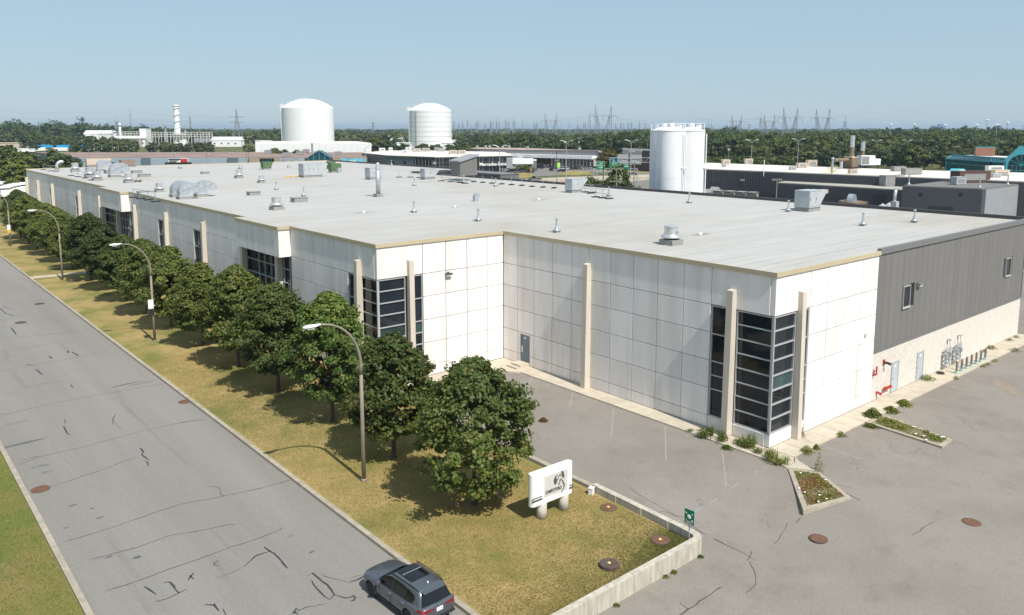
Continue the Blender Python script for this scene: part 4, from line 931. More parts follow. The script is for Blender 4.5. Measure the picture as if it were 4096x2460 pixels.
# company sign
sg = thing('company_sign', 'white rounded company sign with bull emblem on two round concrete posts', 'sign', (-16.3,2.78,0), R(-1.0))
SL, SH, ST_ = 2.93, 1.74, .42
cxs = [-.95,.95]
for cx_ in (-.62,.93): MB().lathe([(.27,-.1),(.27,.85)], (cx_,0,0), 20).build('post', CONC, sg, smooth=True)
pr = []
for sx_, ex in ((1,SL/2),(-1,-SL/2)):
    for a in range(-90,91,18): pr.append((ex-sx_*.2+sx_*.2*math.cos(R(a)), sx_*.21*math.sin(R(a))))
MB().prism(pr, .85, .85+SH).build('panel_body', SIGNW, sg)
for a in (0,1): pass
inset = MB().box(-.62,1.0,-.232,-.2,1.2,2.33).build('inset_plate', SIGNP, sg)
for x0, x1 in ((-1.44,-.78),(1.12,1.44)):
    for z0, z1 in ((1.12,1.22),(1.29,1.34)): MB().box(x0,x1,-.224,-.2,z0,z1).build('stripe', INK, sg)
text_obj('company_name', 'CAMPOTORO', .25, INK, inset, (.0,-.238,1.42), (R(90),0,0), .006, .012, .72)
def stroke(pts, wds, parent, ox, oz, sc):
    """brush stroke on the inset, width changing along its length"""
    bb = MB(); n = len(pts); up_ = []; lo_ = []
    for i, (x, z) in enumerate(pts):
        a, c = pts[max(0,i-1)], pts[min(n-1,i+1)]; dx, dz = c[0]-a[0], c[1]-a[1]; l = math.hypot(dx,dz) or 1; wd = wds[i]/2
        up_.append((ox+sc*(x-dz/l*wd), -.24, oz+sc*(z+dx/l*wd))); lo_.append((ox+sc*(x+dz/l*wd), -.24, oz+sc*(z-dx/l*wd)))
    bb.v = lo_+up_
    for i in range(n-1): bb.face((i,i+1,n+i+1,n+i))
    bb.build('emblem_stroke', INK, parent)
E1 = lambda p: (p[0]/250., (460-p[1])/250.)
for pts, wds in [([(945,470),(905,490),(880,535),(885,580),(885,620)],[.02,.1,.16,.14,.02]),([(905,545),(915,570),(910,600),(892,618)],[.1,.12,.09,.02]),([(900,500),(915,540),(950,545),(985,525)],[.05,.07,.06,.02]),
    ([(945,515),(970,495),(1000,480),(1015,515)],[.03,.09,.08,.02]),([(1010,520),(1040,500),(1035,460),(1015,438)],[.03,.08,.1,.02]),([(1020,440),(1050,450),(1055,490),(1060,540),(1045,560)],[.02,.07,.12,.16,.03]),
    ([(1005,545),(990,575),(985,610),(1000,600)],[.03,.09,.07,.02]),([(935,572),(945,578)],[.07,.06]),([(945,620),(965,628),(990,618)],[.03,.06,.03]),([(948,640),(968,636),(988,638)],[.02,.035,.02]),
    ([(1005,560),(1040,590),(1065,640),(1080,680),(1070,720),(1040,760),(1012,800)],[.03,.07,.09,.1,.07,.06,.01])]:
    stroke([E1(p) for p in pts], [v*1.15 for v in wds], inset, -2.96, 2.23, .86)
t = thing('utility_box', 'small white ground box at the end of the low wall', 'utility box', (-12.98,3.0,0), R(20), None, .72); MB().box(-.2,.2,-.17,.17,-.05,.5).build('cabinet', WHITE, t); MB().box(-.23,.23,-.2,.2,.5,.56).build('lid', WHITE, t)
# assembly point sign
gs = thing('assembly_sign', 'green assembly point sign on a thin post inside the wall corner', 'sign', (-12.98,-3.7,0), R(-84), None, (.78,.78,.70))
MB().box(-.03,.03,0,.06,-.3,2.35).build('post', ALU, gs); pl = MB().box(-.34,.34,-.03,-.005,1.25,2.35).build('plate', GREENS, gs); MB().box(-.35,.35,-.006,.0,1.24,2.36).build('plate_back', ALU, gs)
for dx, dz, s in ((-.09,1.88,.8),(0,1.93,1.),(.09,1.86,.85),(-.03,1.82,.8),(.05,1.8,.75)):
    MB().tube([(dx,-.034,dz-.14*s),(dx,-.034,dz)], .04*s, 6).build('person_pictogram', LETT, pl); MB().lathe([(.001,0),(.035,.01),(.035,.05),(.001,.06)], (dx,-.036,dz+.005), 8).build('person_pictogram', LETT, pl)
for sx_, sz_ in ((-1,1),(1,1),(-1,-1),(1,-1)): MB().bar((sx_*.27,-.034,1.83+sz_*.3),(sx_*.19,-.034,1.83+sz_*.2),.04,.012).bar((sx_*.25,-.034,1.83+sz_*.2),(sx_*.17,-.034,1.83+sz_*.2),.03,.012).bar((sx_*.18,-.034,1.83+sz_*.28),(sx_*.18,-.034,1.83+sz_*.2),.03,.012).build('arrow', LETT, pl)
MB().box(-.32,.32,-.036,-.03,1.485,1.5).build('line', LETT, pl)
text_obj('sign_text', 'POINT DE', .1, LETT, pl, (0,-.036,1.42), (R(90),0,0), .003, 0, .9); text_obj('sign_text', 'RASSEMBLEMENT', .1, LETT, pl, (0,-.036,1.32), (R(90),0,0), .003, 0, .72)

# ------------------------------------------------------------------ the parked SUV (x forward, built at real size)
def loft(secs, closed_ends=True):
    bb = MB(); n = len(secs[0])
    for s_ in secs: bb.v += s_
    for k in range(len(secs)-1):
        for i in range(n-1): bb.face((k*n+i, k*n+i+1, (k+1)*n+i+1, (k+1)*n+i))
    if closed_ends: bb.face(list(reversed(range(n)))); bb.face([(len(secs)-1)*n+i for i in range(n)])
    return bb
def suv_body():
    #   x,   zbot, ztop, w_sill, w_mid, w_shoulder, deck edge frac
    st = [(-2.46,.52,.95,.72,.80,.76),(-2.40,.40,1.06,.84,.90,.84),(-2.2,.34,1.10,.93,.98,.90),(-1.75,.30,1.09,.95,1.0,.93),(-1.2,.29,1.07,.95,1.0,.92),(-.5,.28,1.05,.945,.985,.915),(.3,.28,1.04,.945,.985,.915),
          (.95,.29,1.05,.95,.99,.915),(1.25,.30,1.06,.95,1.0,.905),(1.6,.31,1.02,.95,1.0,.89),(2.0,.33,.97,.93,.975,.86),(2.28,.36,.90,.84,.90,.78),(2.42,.42,.80,.70,.76,.66),(2.46,.5,.7,.6,.64,.58)]
    secs = []
    for x, zb, zt, ws, wm, wh_ in st:
        zm = zb+(zt-zb)*.45; half = [(ws*.8,zb),(ws,zb+.05),(wm,zm-.08),(wm,zm+.1),(wm*.985,zt-.16),(wh_,zt-.02),(wh_*.86,zt+.015),(wh_*.45,zt+.045)]
        secs.append([(x,-y,z) for y, z in half]+[(x,0,zt+.055)]+[(x,y,z) for y, z in reversed(half)]+[(x,0,zb)])
    bb = MB(); n = len(secs[0])
    for s_ in secs: bb.v += s_
    for k in range(len(secs)-1):
        for i in range(n): j = (i+1) % n; bb.face((k*n+i, (k+1)*n+i, (k+1)*n+j, k*n+j))
    bb.face(range(n)); bb.face([(len(secs)-1)*n+i for i in reversed(range(n))])
    me = bb.mesh('body', CARP, True); o = bpy.data.objects.new('tmp', me); col.objects.link(o)
    sub = o.modifiers.new('s', 'SUBSURF'); sub.levels = 2; sub.render_levels = 2
    cut = []
    for x in (-1.47,1.50):
        for sgn in (-1,1):
            c = MB(); c.lathe([(.435,-.2),(.435,.25)], n=28); cm = c.mesh('c', BLACK); co = bpy.data.objects.new('c', cm); col.objects.link(co)
            co.location = (x, sgn*.93, .385); co.rotation_euler = (R(90),0,0); cut.append(co)
            md = o.modifiers.new('b', 'BOOLEAN'); md.object = co; md.operation = 'DIFFERENCE'; md.solver = 'EXACT'
    bpy.context.view_layer.update(); dg = bpy.context.evaluated_depsgraph_get()
    out = bpy.data.meshes.new_from_object(o.evaluated_get(dg)); out.name = 'body'
    for c in cut: bpy.data.objects.remove(c)
    bpy.data.objects.remove(o); return out
def smooth_mesh(bb, name, m, lev=2):
    o = bpy.data.objects.new('tmp', bb.mesh(name, m, True)); col.objects.link(o); md = o.modifiers.new('s','SUBSURF'); md.levels = lev
    dg = bpy.context.evaluated_depsgraph_get(); out = bpy.data.meshes.new_from_object(o.evaluated_get(dg)); out.name = name; bpy.data.objects.remove(o); return out
CZ0, CZ1 = 1.0, 1.70
def cab_y(x, z):
    t_ = (z-CZ0)/(CZ1-CZ0); w0 = .935 if x > -1.2 else .935-.05*(-1.2-x); w1 = .70 if x > -1.2 else .70-.06*(-1.2-x)
    return w0+(w1-w0)*t_**1.15
def suv(loc, rot, sc):
    t = thing('parked_suv', 'dark slate grey sport utility vehicle parked at the kerb in front', 'car', loc, rot, None, sc)
    body = suv_body(); link('body', body, t)
    # cabin shell: roof and pillars
    bb = MB(); rows = []
    ring = lambda xs0, z, xs1, k: None
    levels = [(1.0,-2.28,1.22),(1.2,-2.22,.92),(1.45,-2.10,.52),(1.62,-1.95,.22),(1.69,-1.75,.0)]
    fr = [0,.04,.12,.3,.5,.7,.88,.96,1.]
    for z, xa, xc in levels:
        row = []
        for f in fr:
            x = xa+(xc-xa)*f; y = cab_y(x, z)*(1 if .02 < f < .98 else .86); row.append((x,-y,z))
        for f in reversed(fr):
            x = xa+(xc-xa)*f; y = cab_y(x, z)*(1 if .02 < f < .98 else .86); row.append((x,y,z))
        rows.append(row)
    n = len(rows[0])
    for r_ in rows: bb.v += r_
    for k in range(len(rows)-1):
        for i in range(n): j = (i+1) % n; bb.face((k*n+i, k*n+j, (k+1)*n+j, (k+1)*n+i))
    last = (len(rows)-1)*n; h = n//2
    for i in range(h-1): bb.face((last+i, last+i+1, last+n-2-i, last+n-1-i))
    roof = link('cabin', smooth_mesh(bb, 'cabin', CARP, 2), t)
    # side windows
    def side_patch(name, pts, sgn, m, off=.012, parent=t, nx=7):
        b2 = MB(); lo, hi = pts; k = len(lo); nr = 5
        for r_ in range(nr):
            f = r_/(nr-1)
            for (x0, z0), (x1, z1) in zip(lo, hi): x, z = x0+(x1-x0)*f, z0+(z1-z0)*f; b2.v.append((x, sgn*(cab_y(x, z)+off), z))
        for r_ in range(nr-1):
            for i in range(k-1):
                q = (r_*k+i,r_*k+i+1,(r_+1)*k+i+1,(r_+1)*k+i); b2.face(q if sgn < 0 else q[::-1])
        return b2.build(name, m, parent)
    for sgn in (1,-1):
        side_patch('front_window', ([(.98,1.06),(.7,1.06),(.3,1.07),(-.12,1.08)], [(.93,1.10),(.6,1.38),(.25,1.53),(-.12,1.56)]), sgn, CARGL)
        side_patch('rear_window', ([(-.16,1.08),(-.5,1.085),(-.85,1.09),(-1.12,1.10)], [(-.16,1.56),(-.5,1.565),(-.85,1.555),(-1.12,1.54)]), sgn, CARGL)
        side_patch('quarter_window', ([(-1.16,1.10),(-1.4,1.11),(-1.6,1.14),(-1.74,1.22)], [(-1.16,1.535),(-1.4,1.51),(-1.6,1.45),(-1.74,1.36)]), sgn, CARGL)
        side_patch('window_trim', ([(1.02,1.03),(.3,1.04),(-.6,1.055),(-1.3,1.07),(-1.72,1.12)], [(1.0,1.058),(.3,1.066),(-.6,1.084),(-1.3,1.1),(-1.74,1.16)]), sgn, BLACK, .016)
        pts = [(.2,sgn*.70,1.665),(-.3,sgn*.715,1.715),(-1.,sgn*.705,1.72),(-1.6,sgn*.68,1.70),(-1.85,sgn*.665,1.655)]
        MB().tube(pts, .022, 6).build('roof_rail', BLACK, t)
        mr = MB().lathe([(.02,-.1),(.1,-.08),(.12,.0),(.1,.08),(.02,.1)], n=10).build('mirror', CARP, t, (.72,sgn*1.08,1.1)); mr.scale = (1,1.15,1); MB().box(-.03,.03,-.16,.02,-.06,0).build('mirror_arm', BLACK, mr, (0, -sgn*.04, -.02))
        for x in (.02,-.98): MB().tube([(x,sgn*.985,.93),(x-.08,sgn*1.01,.935),(x-.2,sgn*.99,.93)], .02, 6).build('door_handle', CHROME, t)
        MB().box(-1.1,1.1,sgn*.93-.04,sgn*.93+.04,.27,.36).build('sill_trim', BLACK, t)
        # door shut lines
        for x in (.78,-.14,-1.1): MB().box(x-.006,x+.006,sgn*.982-.012,sgn*.982+.012,.42,.9).build('door_gap', BLACK, t)
        # lamps
        tl = MB(); z0, z1 = .90, 1.03
        tl.v = [(-2.44,sgn*.30,.95),(-2.455,sgn*.55,.92),(-2.43,sgn*.76,.9),(-2.30,sgn*.92,.92),(-2.12,sgn*.965,.98),(-2.44,sgn*.30,.99),(-2.44,sgn*.55,1.03),(-2.41,sgn*.76,1.045),(-2.28,sgn*.905,1.06),(-2.12,sgn*.94,1.06)]
        for i in range(4): q = (i,i+1,5+i+1,5+i); tl.face(q if sgn < 0 else q[::-1])
        tl.v = [(v[0]-.012, v[1]*1.012, v[2]) for v in tl.v]; tl.build('tail_light', TAIL, t)
        hl = MB(); hl.v = [(2.37,sgn*.55,.70),(2.28,sgn*.78,.71),(2.0,sgn*.945,.76),(2.36,sgn*.55,.80),(2.25,sgn*.79,.83),(2.0,sgn*.93,.88)]
        for i in range(2): q = (i,i+1,4+i,3+i); hl.face(q[::-1] if sgn < 0 else q)
        hl.v = [(v[0]+.03, v[1]*1.02, v[2]) for v in hl.v]; hl.build('headlight', HEADL, t)
        for x in (-1.47,1.50):
            ty = MB(); ty.lathe([(.25,-.11),(.34,-.125),(.375,-.1),(.38,0),(.375,.1),(.34,.125),(.25,.11)], n=28); w_ = ty.build('wheel', BLACK, t, (x,sgn*.85,.38), True, (R(90),0,0))
            rim = MB(); rim.lathe([(.26,-.02),(.26,.02)], n=24); rim.build('rim', mat('black_rim', (.012,.012,.014), .35), w_, (0,0,-sgn*.03))
            for k in range(5):
                for da in (-.17,.17):
                    a = k*2*math.pi/5+da; MB().bar((.04*math.cos(k*1.2566),.04*math.sin(k*1.2566),-sgn*.06),(.25*math.cos(a),.25*math.sin(a),-sgn*.085),.03,.02).build('spoke', mat('spoke', (.035,.035,.038), .35, .4), w_)
            MB().lathe([(.05,-.08),(.045,.08)], n=10).build('hub', ALU, w_)
        for x in (-1.47,1.50):
            ar = MB(); pts = [(x+.45*math.cos(R(a)), sgn*(1.0 if x > 0 else 1.0), .385+.45*math.sin(R(a))) for a in range(0,181,15)]; ar.tube(pts, .022, 6).build('arch_trim', CARP, t)
        MB().box(1.02,1.1,sgn*.985-.02,sgn*.985+.012,.55,.82).build('fender_vent', BLACK, t)
    # windscreen, rear glass, glass roof
    def front_patch(name, pts, m): b2 = MB(); b2.v = pts; b2.face((0,1,2,3)); return b2.build(name, m, t)
    ws = MB(); k = 5
    for i in range(k):
        f = i/(k-1); y = -.84+1.68*f; ws.v.append((1.16-.12*abs(f-.5)*2, y, 1.06))
    for i in range(k):
        f = i/(k-1); y = -.66+1.32*f; ws.v.append((.34-.1*abs(f-.5)*2, y, 1.60))
    ws.v = [(v[0]+.03, v[1], v[2]+.025) for v in ws.v]
    for i in range(k-1): ws.face((i,i+1,k+i+1,k+i))
    ws.build('windscreen', CARGL, t)
    rg = MB()
    for i in range(k): f = i/(k-1); rg.v.append((-2.33+.07*(abs(f-.5)*2)**2, -.78+1.56*f, 1.13))
    for i in range(k): f = i/(k-1); rg.v.append((-2.08+.07*(abs(f-.5)*2)**2, -.64+1.28*f, 1.56))
    for i in range(k-1): rg.face((i,k+i,k+i+1,i+1))
    rg.build('rear_glass', CARGL, t)
    MB().prism([(-1.98,-.62),(-1.98,.62),(-2.16,.58),(-2.16,-.58)], [1.625,1.625,1.585,1.585], [1.665,1.665,1.615,1.615]).build('rear_spoiler', CARP, t)
    gr = MB(); gy = [-.5,-.25,0,.25,.5]; gx = [.06,-.4,-.85,-1.1]
    zr = lambda x, y: 1.728-.03*(y/.7)**2-(.02 if x > 0 else 0)-(.012 if x < -1. else 0)
    for x in gx:
        for y in gy: gr.v.append((x, y, zr(x, y)))
    for a in range(3):
        for c in range(4): gr.face((a*5+c, (a+1)*5+c, (a+1)*5+c+1, a*5+c+1)[::-1])
    g_ = gr.build('glass_roof', CARGL, t); MB().box(-.42,-.4,-.5,.5,1.722,1.736).build('roof_bar', ALU, g_)
    MB().lathe([(.03,0),(.04,.04),(.01,.09)], (-1.62,0,1.69), 8).build('antenna_fin', LAMPH, t)
    pl_ = MB().box(-2.485,-2.465,-.17,.17,.80,.96).build('licence_plate', LETT, t); text_obj('plate_text', 'F77 C542', .085, mat('plate_blue', (.02,.04,.25), .5), pl_, (-2.488,0,.88), (R(90),0,R(-90)), .002, 0, .8)
    MB().lathe([(.035,0),(.035,.01)], n=12).build('badge', CHROME, t, (-2.46,0,1.05), rot=(0,R(-80),0)); MB().box(-2.50,-2.40,-.82,.82,.46,.54).build('bumper_trim', BLACK, t); MB().tube([(-2.36,.15,1.15),(-2.39,-.25,1.20)], .012, 5).build('wiper', BLACK, t)
    for sgn in (-1,1): MB().tube([(-2.5,sgn*.55,.42),(-2.3,sgn*.55,.42)], .06, 10).build('exhaust', CHROME, t)
    MB().box(-2.3,2.3,-.8,.8,.24,.34).build('underbody', BLACK, t)
    for sgn in (-1,1): MB().bar((2.25,sgn*.45,.985-.03),(1.25,sgn*.66,1.085),.02,.02).build('bonnet_crease', CARP, t)
    MB().box(2.36,2.45,-.35,.35,.6,.78).build('grille', BLACK, t)
suv((-26.33,1.12,ST), R(92.5), .945)

# ================================================================== BEYOND THE WAREHOUSE
def z3(x, y): return ((1900+x*.32375)/KP, (380+y*.32375)/KP)
def z4(x, y): return ((2650+x*.33698)/KP, (400+y*.33698)/KP)
def z5b(x, y): return ((3300+x*.33686)/KP, (400+y*.33686)/KP)
def z1(x, y): return (x*.42493/KP, (380+y*.42493)/KP)
def z2(x, y): return ((1000+x*.42493)/KP, (380+y*.42493)/KP)
def zm(x, y): return ((1450+x*.2023)/KP, (560+y*.2023)/KP)
def zt(x, y): return ((3700+x*.16026)/KP, (550+y*.16026)/KP)
def wb(mb, name, m, root, parent=None, smooth=False):
    l = root.location; mb.v = [(v[0]-l.x, v[1]-l.y, v[2]-l.z) for v in mb.v]; return mb.build(name, m, parent or root, smooth=smooth)
def PW(x, y, A, B):
    d = _ray(x, y); n = Vector((-(B.y-A.y), B.x-A.x, 0)); t = (A-Vector(CAM)).dot(n)/d.dot(n); return Vector(CAM)+d*t
def sheet(name, px, z, m, parent=None):
    o = MB().poly([P(x, y, z) for x, y in px]).build(name, m, parent); return struct(o) if parent is None else o
def block(name, label, px, ztop, wall_m, roof_m, z0=GZ, cat='building', over=.0, group=None):
    """building from the corners of its roof"""
    pts = [P(x, y, ztop) for x, y in px]; c = sum(pts, Vector())/len(pts); t = thing(name, label, cat, (c.x, c.y, z0), 0, group)
    wb(MB().prism([p[:2] for p in pts], z0, ztop-.25), 'wall', wall_m, t)
    q = [c+(p-c)*(1+over) for p in pts]; wb(MB().prism([p[:2] for p in q], ztop-.249, ztop), 'roof', roof_m, t)
    return t, pts
def wrect(name, A, B, x0, x1, y0, y1, m, root, proud=.08, parent=None, zlow=None):
    a, c = PW(x0, y1, A, B), PW(x1, y1, A, B); z1_ = PW((x0+x1)/2, y0, A, B).z; z0_ = (a.z+c.z)/2
    if zlow is not None: z0_ = zlow
    d = (c-a); d.z = 0; L = d.length; d.normalize(); n = Vector((d.y, -d.x, 0))
    if n.dot(Vector(CAM)-a) < 0: n = -n
    p = [a-n*.05, c-n*.05, c+n*proud, a+n*proud]
    return wb(MB().prism([v[:2] for v in p], z0_, z1_), name, m, root, parent)
def roofbox(x, y, z, w_, d_, h, name, label, m, cat='roof unit', rot=0, group=None, lid=True):
    p = P(x, y, z); t = thing(name, label, cat, (p.x, p.y, z), rot, group); MB().box(-w_/2,w_/2,-d_/2,d_/2,.12,h).build('cabinet', m, t); MB().box(-w_/2+.1,w_/2-.1,-d_/2+.1,d_/2-.1,0,.12).build('curb', CURB, t)
    MB().box(-w_*.35,w_*.35,-d_/2-.04,-d_/2,h*.25,h*.8).build('grille', CURB, t); MB().box(-w_/2-.06,w_/2+.06,-d_/2-.06,d_/2+.06,h,h+.07).build('top_sheet', m, t); return t
# paved surfaces
struct(MB().poly([(44,-70,GZ+.01),(330,-70,GZ+.01),(330,60,GZ+.01),(180,140,GZ+.01),(60,175,GZ+.01),(44,175,GZ+.01)]).build('rear_yard', YARD))
sheet('dealer_lot', [(1150,432),(1290,426),(1440,418),(1580,424),(1580,400),(1380,394),(1200,398),(1050,402)], GZ+.012, YARD)
sheet('highway', [(1020,470),(1750,505),(1700,416),(1580,420.5),(1440,424.5),(1290,430),(1190,434)], GZ+.016, SAND)
sheet('highway_lane', [(1440,446),(1700,470),(1700,438),(1580,432)], GZ+.02, YARD); sheet('highway_lane', [(1185,436),(1290,431.5),(1300,429.6),(1185,433.5)], GZ+.02, YARD)
for px in [[(1180,424),(1205,416),(1260,415.5),(1292,421),(1288,427),(1240,430),(1185,432)], [(1345,419),(1370,412.5),(1425,414),(1437,420),(1395,422.5),(1352,421.5)], [(1440,413),(1470,408),(1700,404),(1700,416),(1530,417.5),(1465,418)], [(1490,456),(1570,452),(1590,462),(1500,468)]]: sheet('grass_verge', px, GZ+.024, LAWN)
for k in range(9): sheet('lane_mark', [(1462+k*14,447.2+k*1.2),(1468+k*14,447.7+k*1.2),(1468+k*14,448.5+k*1.2),(1462+k*14,448+k*1.2)], GZ+.028, WHITE)
bA, bB = P(1300,440), P(1640,430)
t = thing('highway_barrier', 'long low concrete barrier along the highway behind the roof', 'barrier', (bA.x,bA.y,GZ))
for k in range(20):
    a, c = bA.lerp(bB, k/20), bA.lerp(bB, (k+.96)/20); wb(MB().bar(a+Vector((0,0,.5)), c+Vector((0,0,.5)), .5, 1.0), 'barrier_unit', SAND, t)
# silos
def silo(x, depth, r, label, ladder=False):
    c = onground(x, depth); t = thing('silo', label, 'silo', c, 0, 'white silos behind the warehouse'); H = 19.85-GZ
    MB().lathe([(r,0),(r,H)], n=48, cap=False).build('shell', SILOW, t, smooth=True)
    for z in (5,9.5,14): MB().lathe([(r+.015,z),(r+.015,z+.05)], n=48, cap=False).build('weld_band', SILOW, t)
    MB().lathe([(r+.06,H-.02),(r+.06,H+.08),(r*.3,H+.55)], n=48).build('roof_cone', SILOW, t); MB().lathe([(.45,H+.45),(.5,H+1.0),(.2,H+1.15)], n=14).build('top_vent', SILOW, t); MB().box(.7,1.3,-.9,-.3,H+.2,H+.9).build('filter_box', SILOW, t)
    rl = MB()
    for k in range(10):
        a = 2*math.pi*k/10; a2 = 2*math.pi*(k+1)/10; p = lambda A, z: (r*.97*math.cos(A), r*.97*math.sin(A), H+z)
        rl.bar(p(a,.05), p(a,1.15), .06); rl.bar(p(a,1.12), p(a2,1.12), .06); rl.bar(p(a,.6), p(a2,.6), .05)
    rl.build('top_railing', WHITE, t)
    return t, c, H
s1, c1, H_ = silo(1620,122,2.22,'middle white silo with pipes up its side'); s2, c2, _ = silo(1668,124,2.1,'right white silo with ladder pipes'); s3, c3, _ = silo(1602,127.5,2.15,'left white silo half hidden behind the middle one')
def pipes(t, c, x, depth, n, z1=19):
    q = onground(x, depth)-c
    for k in range(n): MB().tube([(q.x+_r.x*.45*k, q.y+_r.y*.45*k, 0), (q.x+_r.x*.45*k, q.y+_r.y*.45*k, z1+1.6)], .09, 8).build('filling_pipe', WHITE, t)
    for z in (4,9.5,15.5): MB().bar((q.x-_r.x*.8, q.y-_r.y*.8, z),(q.x+_r.x*.8, q.y+_r.y*.8, z), .3, .12).build('pipe_bracket', WHITE, t)
pipes(s1, c1, 1648.5, 120.2, 2); pipes(s2, c2, 1698, 122.8, 2)
t = thing('dark_panel', 'tall black screen panel at the left of the white silos', 'panel', onground(1559,128)); MB().box(-.35,.35,-.5,.5,0,11.6).build('panel', BLACK, t); MB().box(-.5,.5,-.7,.7,0,.4).build('base', CONC, t)
# charcoal factory on the right
fac, fp = block('charcoal_factory', 'long charcoal ribbed factory with white roof behind the silos', [(1640,404.5),(2490,438),(2490,417),(2194,410),(1690,392)], 8.5, DGREY, WROOF)
A, B = fp[0], fp[1]
def ribs(t, A, B, x0, x1, n, z0, z1_, m):
    for k in range(n):
        x = x0+(x1-x0)*k/n; a = PW(x, 440, A, B); d = (B-A); d.z = 0; d.normalize(); nn = Vector((d.y,-d.x,0)); nn = nn if nn.dot(Vector(CAM)-a) > 0 else -nn
        wb(MB().prism([(a+d*o+nn*q)[:2] for o, q in ((-.12,-.02),(.12,-.02),(.12,.1),(-.12,.1))], z0, z1_), 'siding_rib', m, t)
DG2 = mat('charcoal_rib', (.062,.066,.075), .6, var=.1)
ribs(fac, A, B, 1702, 2200, 90, GZ, 8.15, DG2)
wrect('garage_door', A, B, *[z4(560,0)[0], z4(695,0)[0]], z4(0,980)[1], z4(0,1080)[1], mat('dark_door', (.028,.03,.034), .5), fac)
for k in (930,955): wrect('wall_light', A, B, z4(k,0)[0], z4(k+20,0)[0], z4(0,943)[1], z4(0,960)[1], ALU, fac, .3)
px_, py_ = z4(1200,905); a = PW(px_, py_, A, B); wb(MB().tube([a, Vector((a.x,a.y,11.6))], .12, 8), 'wall_pipe', WHITE, fac)
RU = [(z4(730,795),1.6,1.2,1.2,AHU,'pale box unit by the silos on the white factory roof'),(z4(750,765),3.4,2.2,2.2,CREAM,'cream air conditioner behind the silos on the factory roof'),(z4(1018,760),3.4,2.2,2.4,CREAM,'cream air conditioner next along the factory roof'),(z4(1545,830),2.6,1.4,1.4,AHU,'grey low unit near the factory roof edge'),(z4(1650,805),4.,2.2,2.0,CREAM,'cream unit before the rusty stacks'),(z4(1765,785),4.2,2.4,2.6,CREAM,'tall cream unit left of the rusty stacks'),(z5b(330,870),3.0,1.8,1.4,CREAM,'low cream unit at the factory roof edge'),(z5b(1025,885),6.5,2.6,2.2,CURB,'long brownish roof unit mid factory roof'),(z5b(870,845),5.,2.4,1.8,CURB,'dark louvred roof unit behind the long one'),(z5b(1620,865),1.8,1.4,1.,WHITE,'small white roof unit on the right factory roof'),(z5b(2010,850),6.5,2.,2.2,WHITE,'white condenser on legs at the right factory roof')]
for (x, y), w_, d_, h, m, lb in RU: roofbox(x, y, 8.5, w_*.72, d_*.72, h*.7, 'roof_unit', lb, m, 'roof unit', R(-30), 'units on the factory roof')
# rusty process stacks
q = P(*z5b(310,812), 8.5); t = thing('process_stack', 'tall rusty metal stack with duct and hopper on the factory roof', 'stack', q, 0, None, (.62,.62,.5))
MB().box(-5.5,6.5,-3,3,.3,.9).build('platform', BLACK, t); MB().box(-3.4,2.6,-2,2,.9,6.4).build('hopper', STACKR, t); MB().prism([(-3.4,-2),(2.6,-2),(2.6,2),(-3.4,2)],6.4,[7.2,6.6,6.6,7.2]).build('hopper_roof', CREAM, t)
MB().lathe([(1.35,6.5),(1.0,8.5),(.95,12.5)], (0,0,0), 16).build('stack_base', STACKR, t); MB().lathe([(.97,12.5),(.97,18.8),(1.02,18.8),(1.02,19.2)], (0,0,0), 16).build('stack_top', SHINY, t)
for z in (13.8,16.4): MB().lathe([(1.0,z),(1.0,z+.15)], n=16).build('band', CURB, t)
MB().tube([(-13,2,5.2),(-4,0,5.2)], 1.0, 12).build('duct', STACKR, t); MB().tube([(-8,.8,.1),(-8,.8,5)], .7, 10).build('duct_leg', GALV, t)
q = P(*z5b(438,790), 8.5); t = thing('process_stack', 'shorter metal stack behind the big white hood on the factory roof', 'stack', q, 0, None, (.62,.62,.54)); MB().lathe([(1.2,0),(1.2,5),(.95,7),(.95,14.2),(1.0,14.2),(1.0,14.6)], n=16).build('stack', STACKR, t); MB().lathe([(.98,9),(.98,14.1)], n=16).build('upper_sleeve', SHINY, t); MB().box(-1.6,1.6,-1.6,1.6,0,.4).build('base', CURB, t)
q = P(*z5b(490,790), 8.5); t = thing('intake_house', 'large white louvred intake house on a platform by the stacks', 'roof unit', q, R(-30), None, .52); MB().box(-5,8,-2.6,2.6,.4,.9).build('platform', BLACK, t)
for x in (-4.6,7.4): 
    for y in (-2.3,2.3): MB().box(x-.15,x+.15,y-.15,y+.15,0,.4).build('leg', BLACK, t)
MB().prism([(-5,-2.4),(4,-2.4),(4,2.4),(-5,2.4)], .9, 6.6).build('house', WHITE, t); MB().box(4,8,-1.8,1.8,.9,4.6).build('rear_box', WHITE, t)
for k in (0,1): MB().box(-4.6+k*2.4,-2.4+k*2.4,-2.5,-2.4,1.5,6.0).build('louvre', CURB, t)
# mid charcoal building and yellow roof stair
mid, mp = block('charcoal_shed', 'lower charcoal shed with beige roof in front of the white-roofed factory', [(1876,440),(2178,457.5),(2190,445.5),(1913,432.4)], 6.0, DGREY, BEIGER)
ribs(mid, mp[0], mp[1], 1880, 2176, 50, GZ, 5.7, DG2)
wrect('wall_vent', mp[0], mp[1], z4(1890,0)[0], z4(1968,0)[0], z4(0,1060)[1], z4(0,1105)[1], CREAM, mid, 1.2); wrect('loading_door', mp[0], mp[1], z5b(550,0)[0], z5b(722,0)[0], z5b(0,1125)[1], z5b(0,1260)[1], mat('dark_door', (.028,.03,.034)), mid, .1, None, GZ)
q = P(*z4(1890,965), 6.0); t = thing('roof_stair', 'yellow steel stair up to the white factory roof', 'stairs', q)
for k in (-.7,.7): MB().bar(Vector((0,0,0))+_r*k, Vector((0,0,3.2))+_r*(k+3.2), .15, .3).build('stringer', HYEL, t); MB().bar(Vector((0,0,1.1))+_r*k, Vector((0,0,4.3))+_r*(k+3.2), .1).build('handrail', HYEL, t)
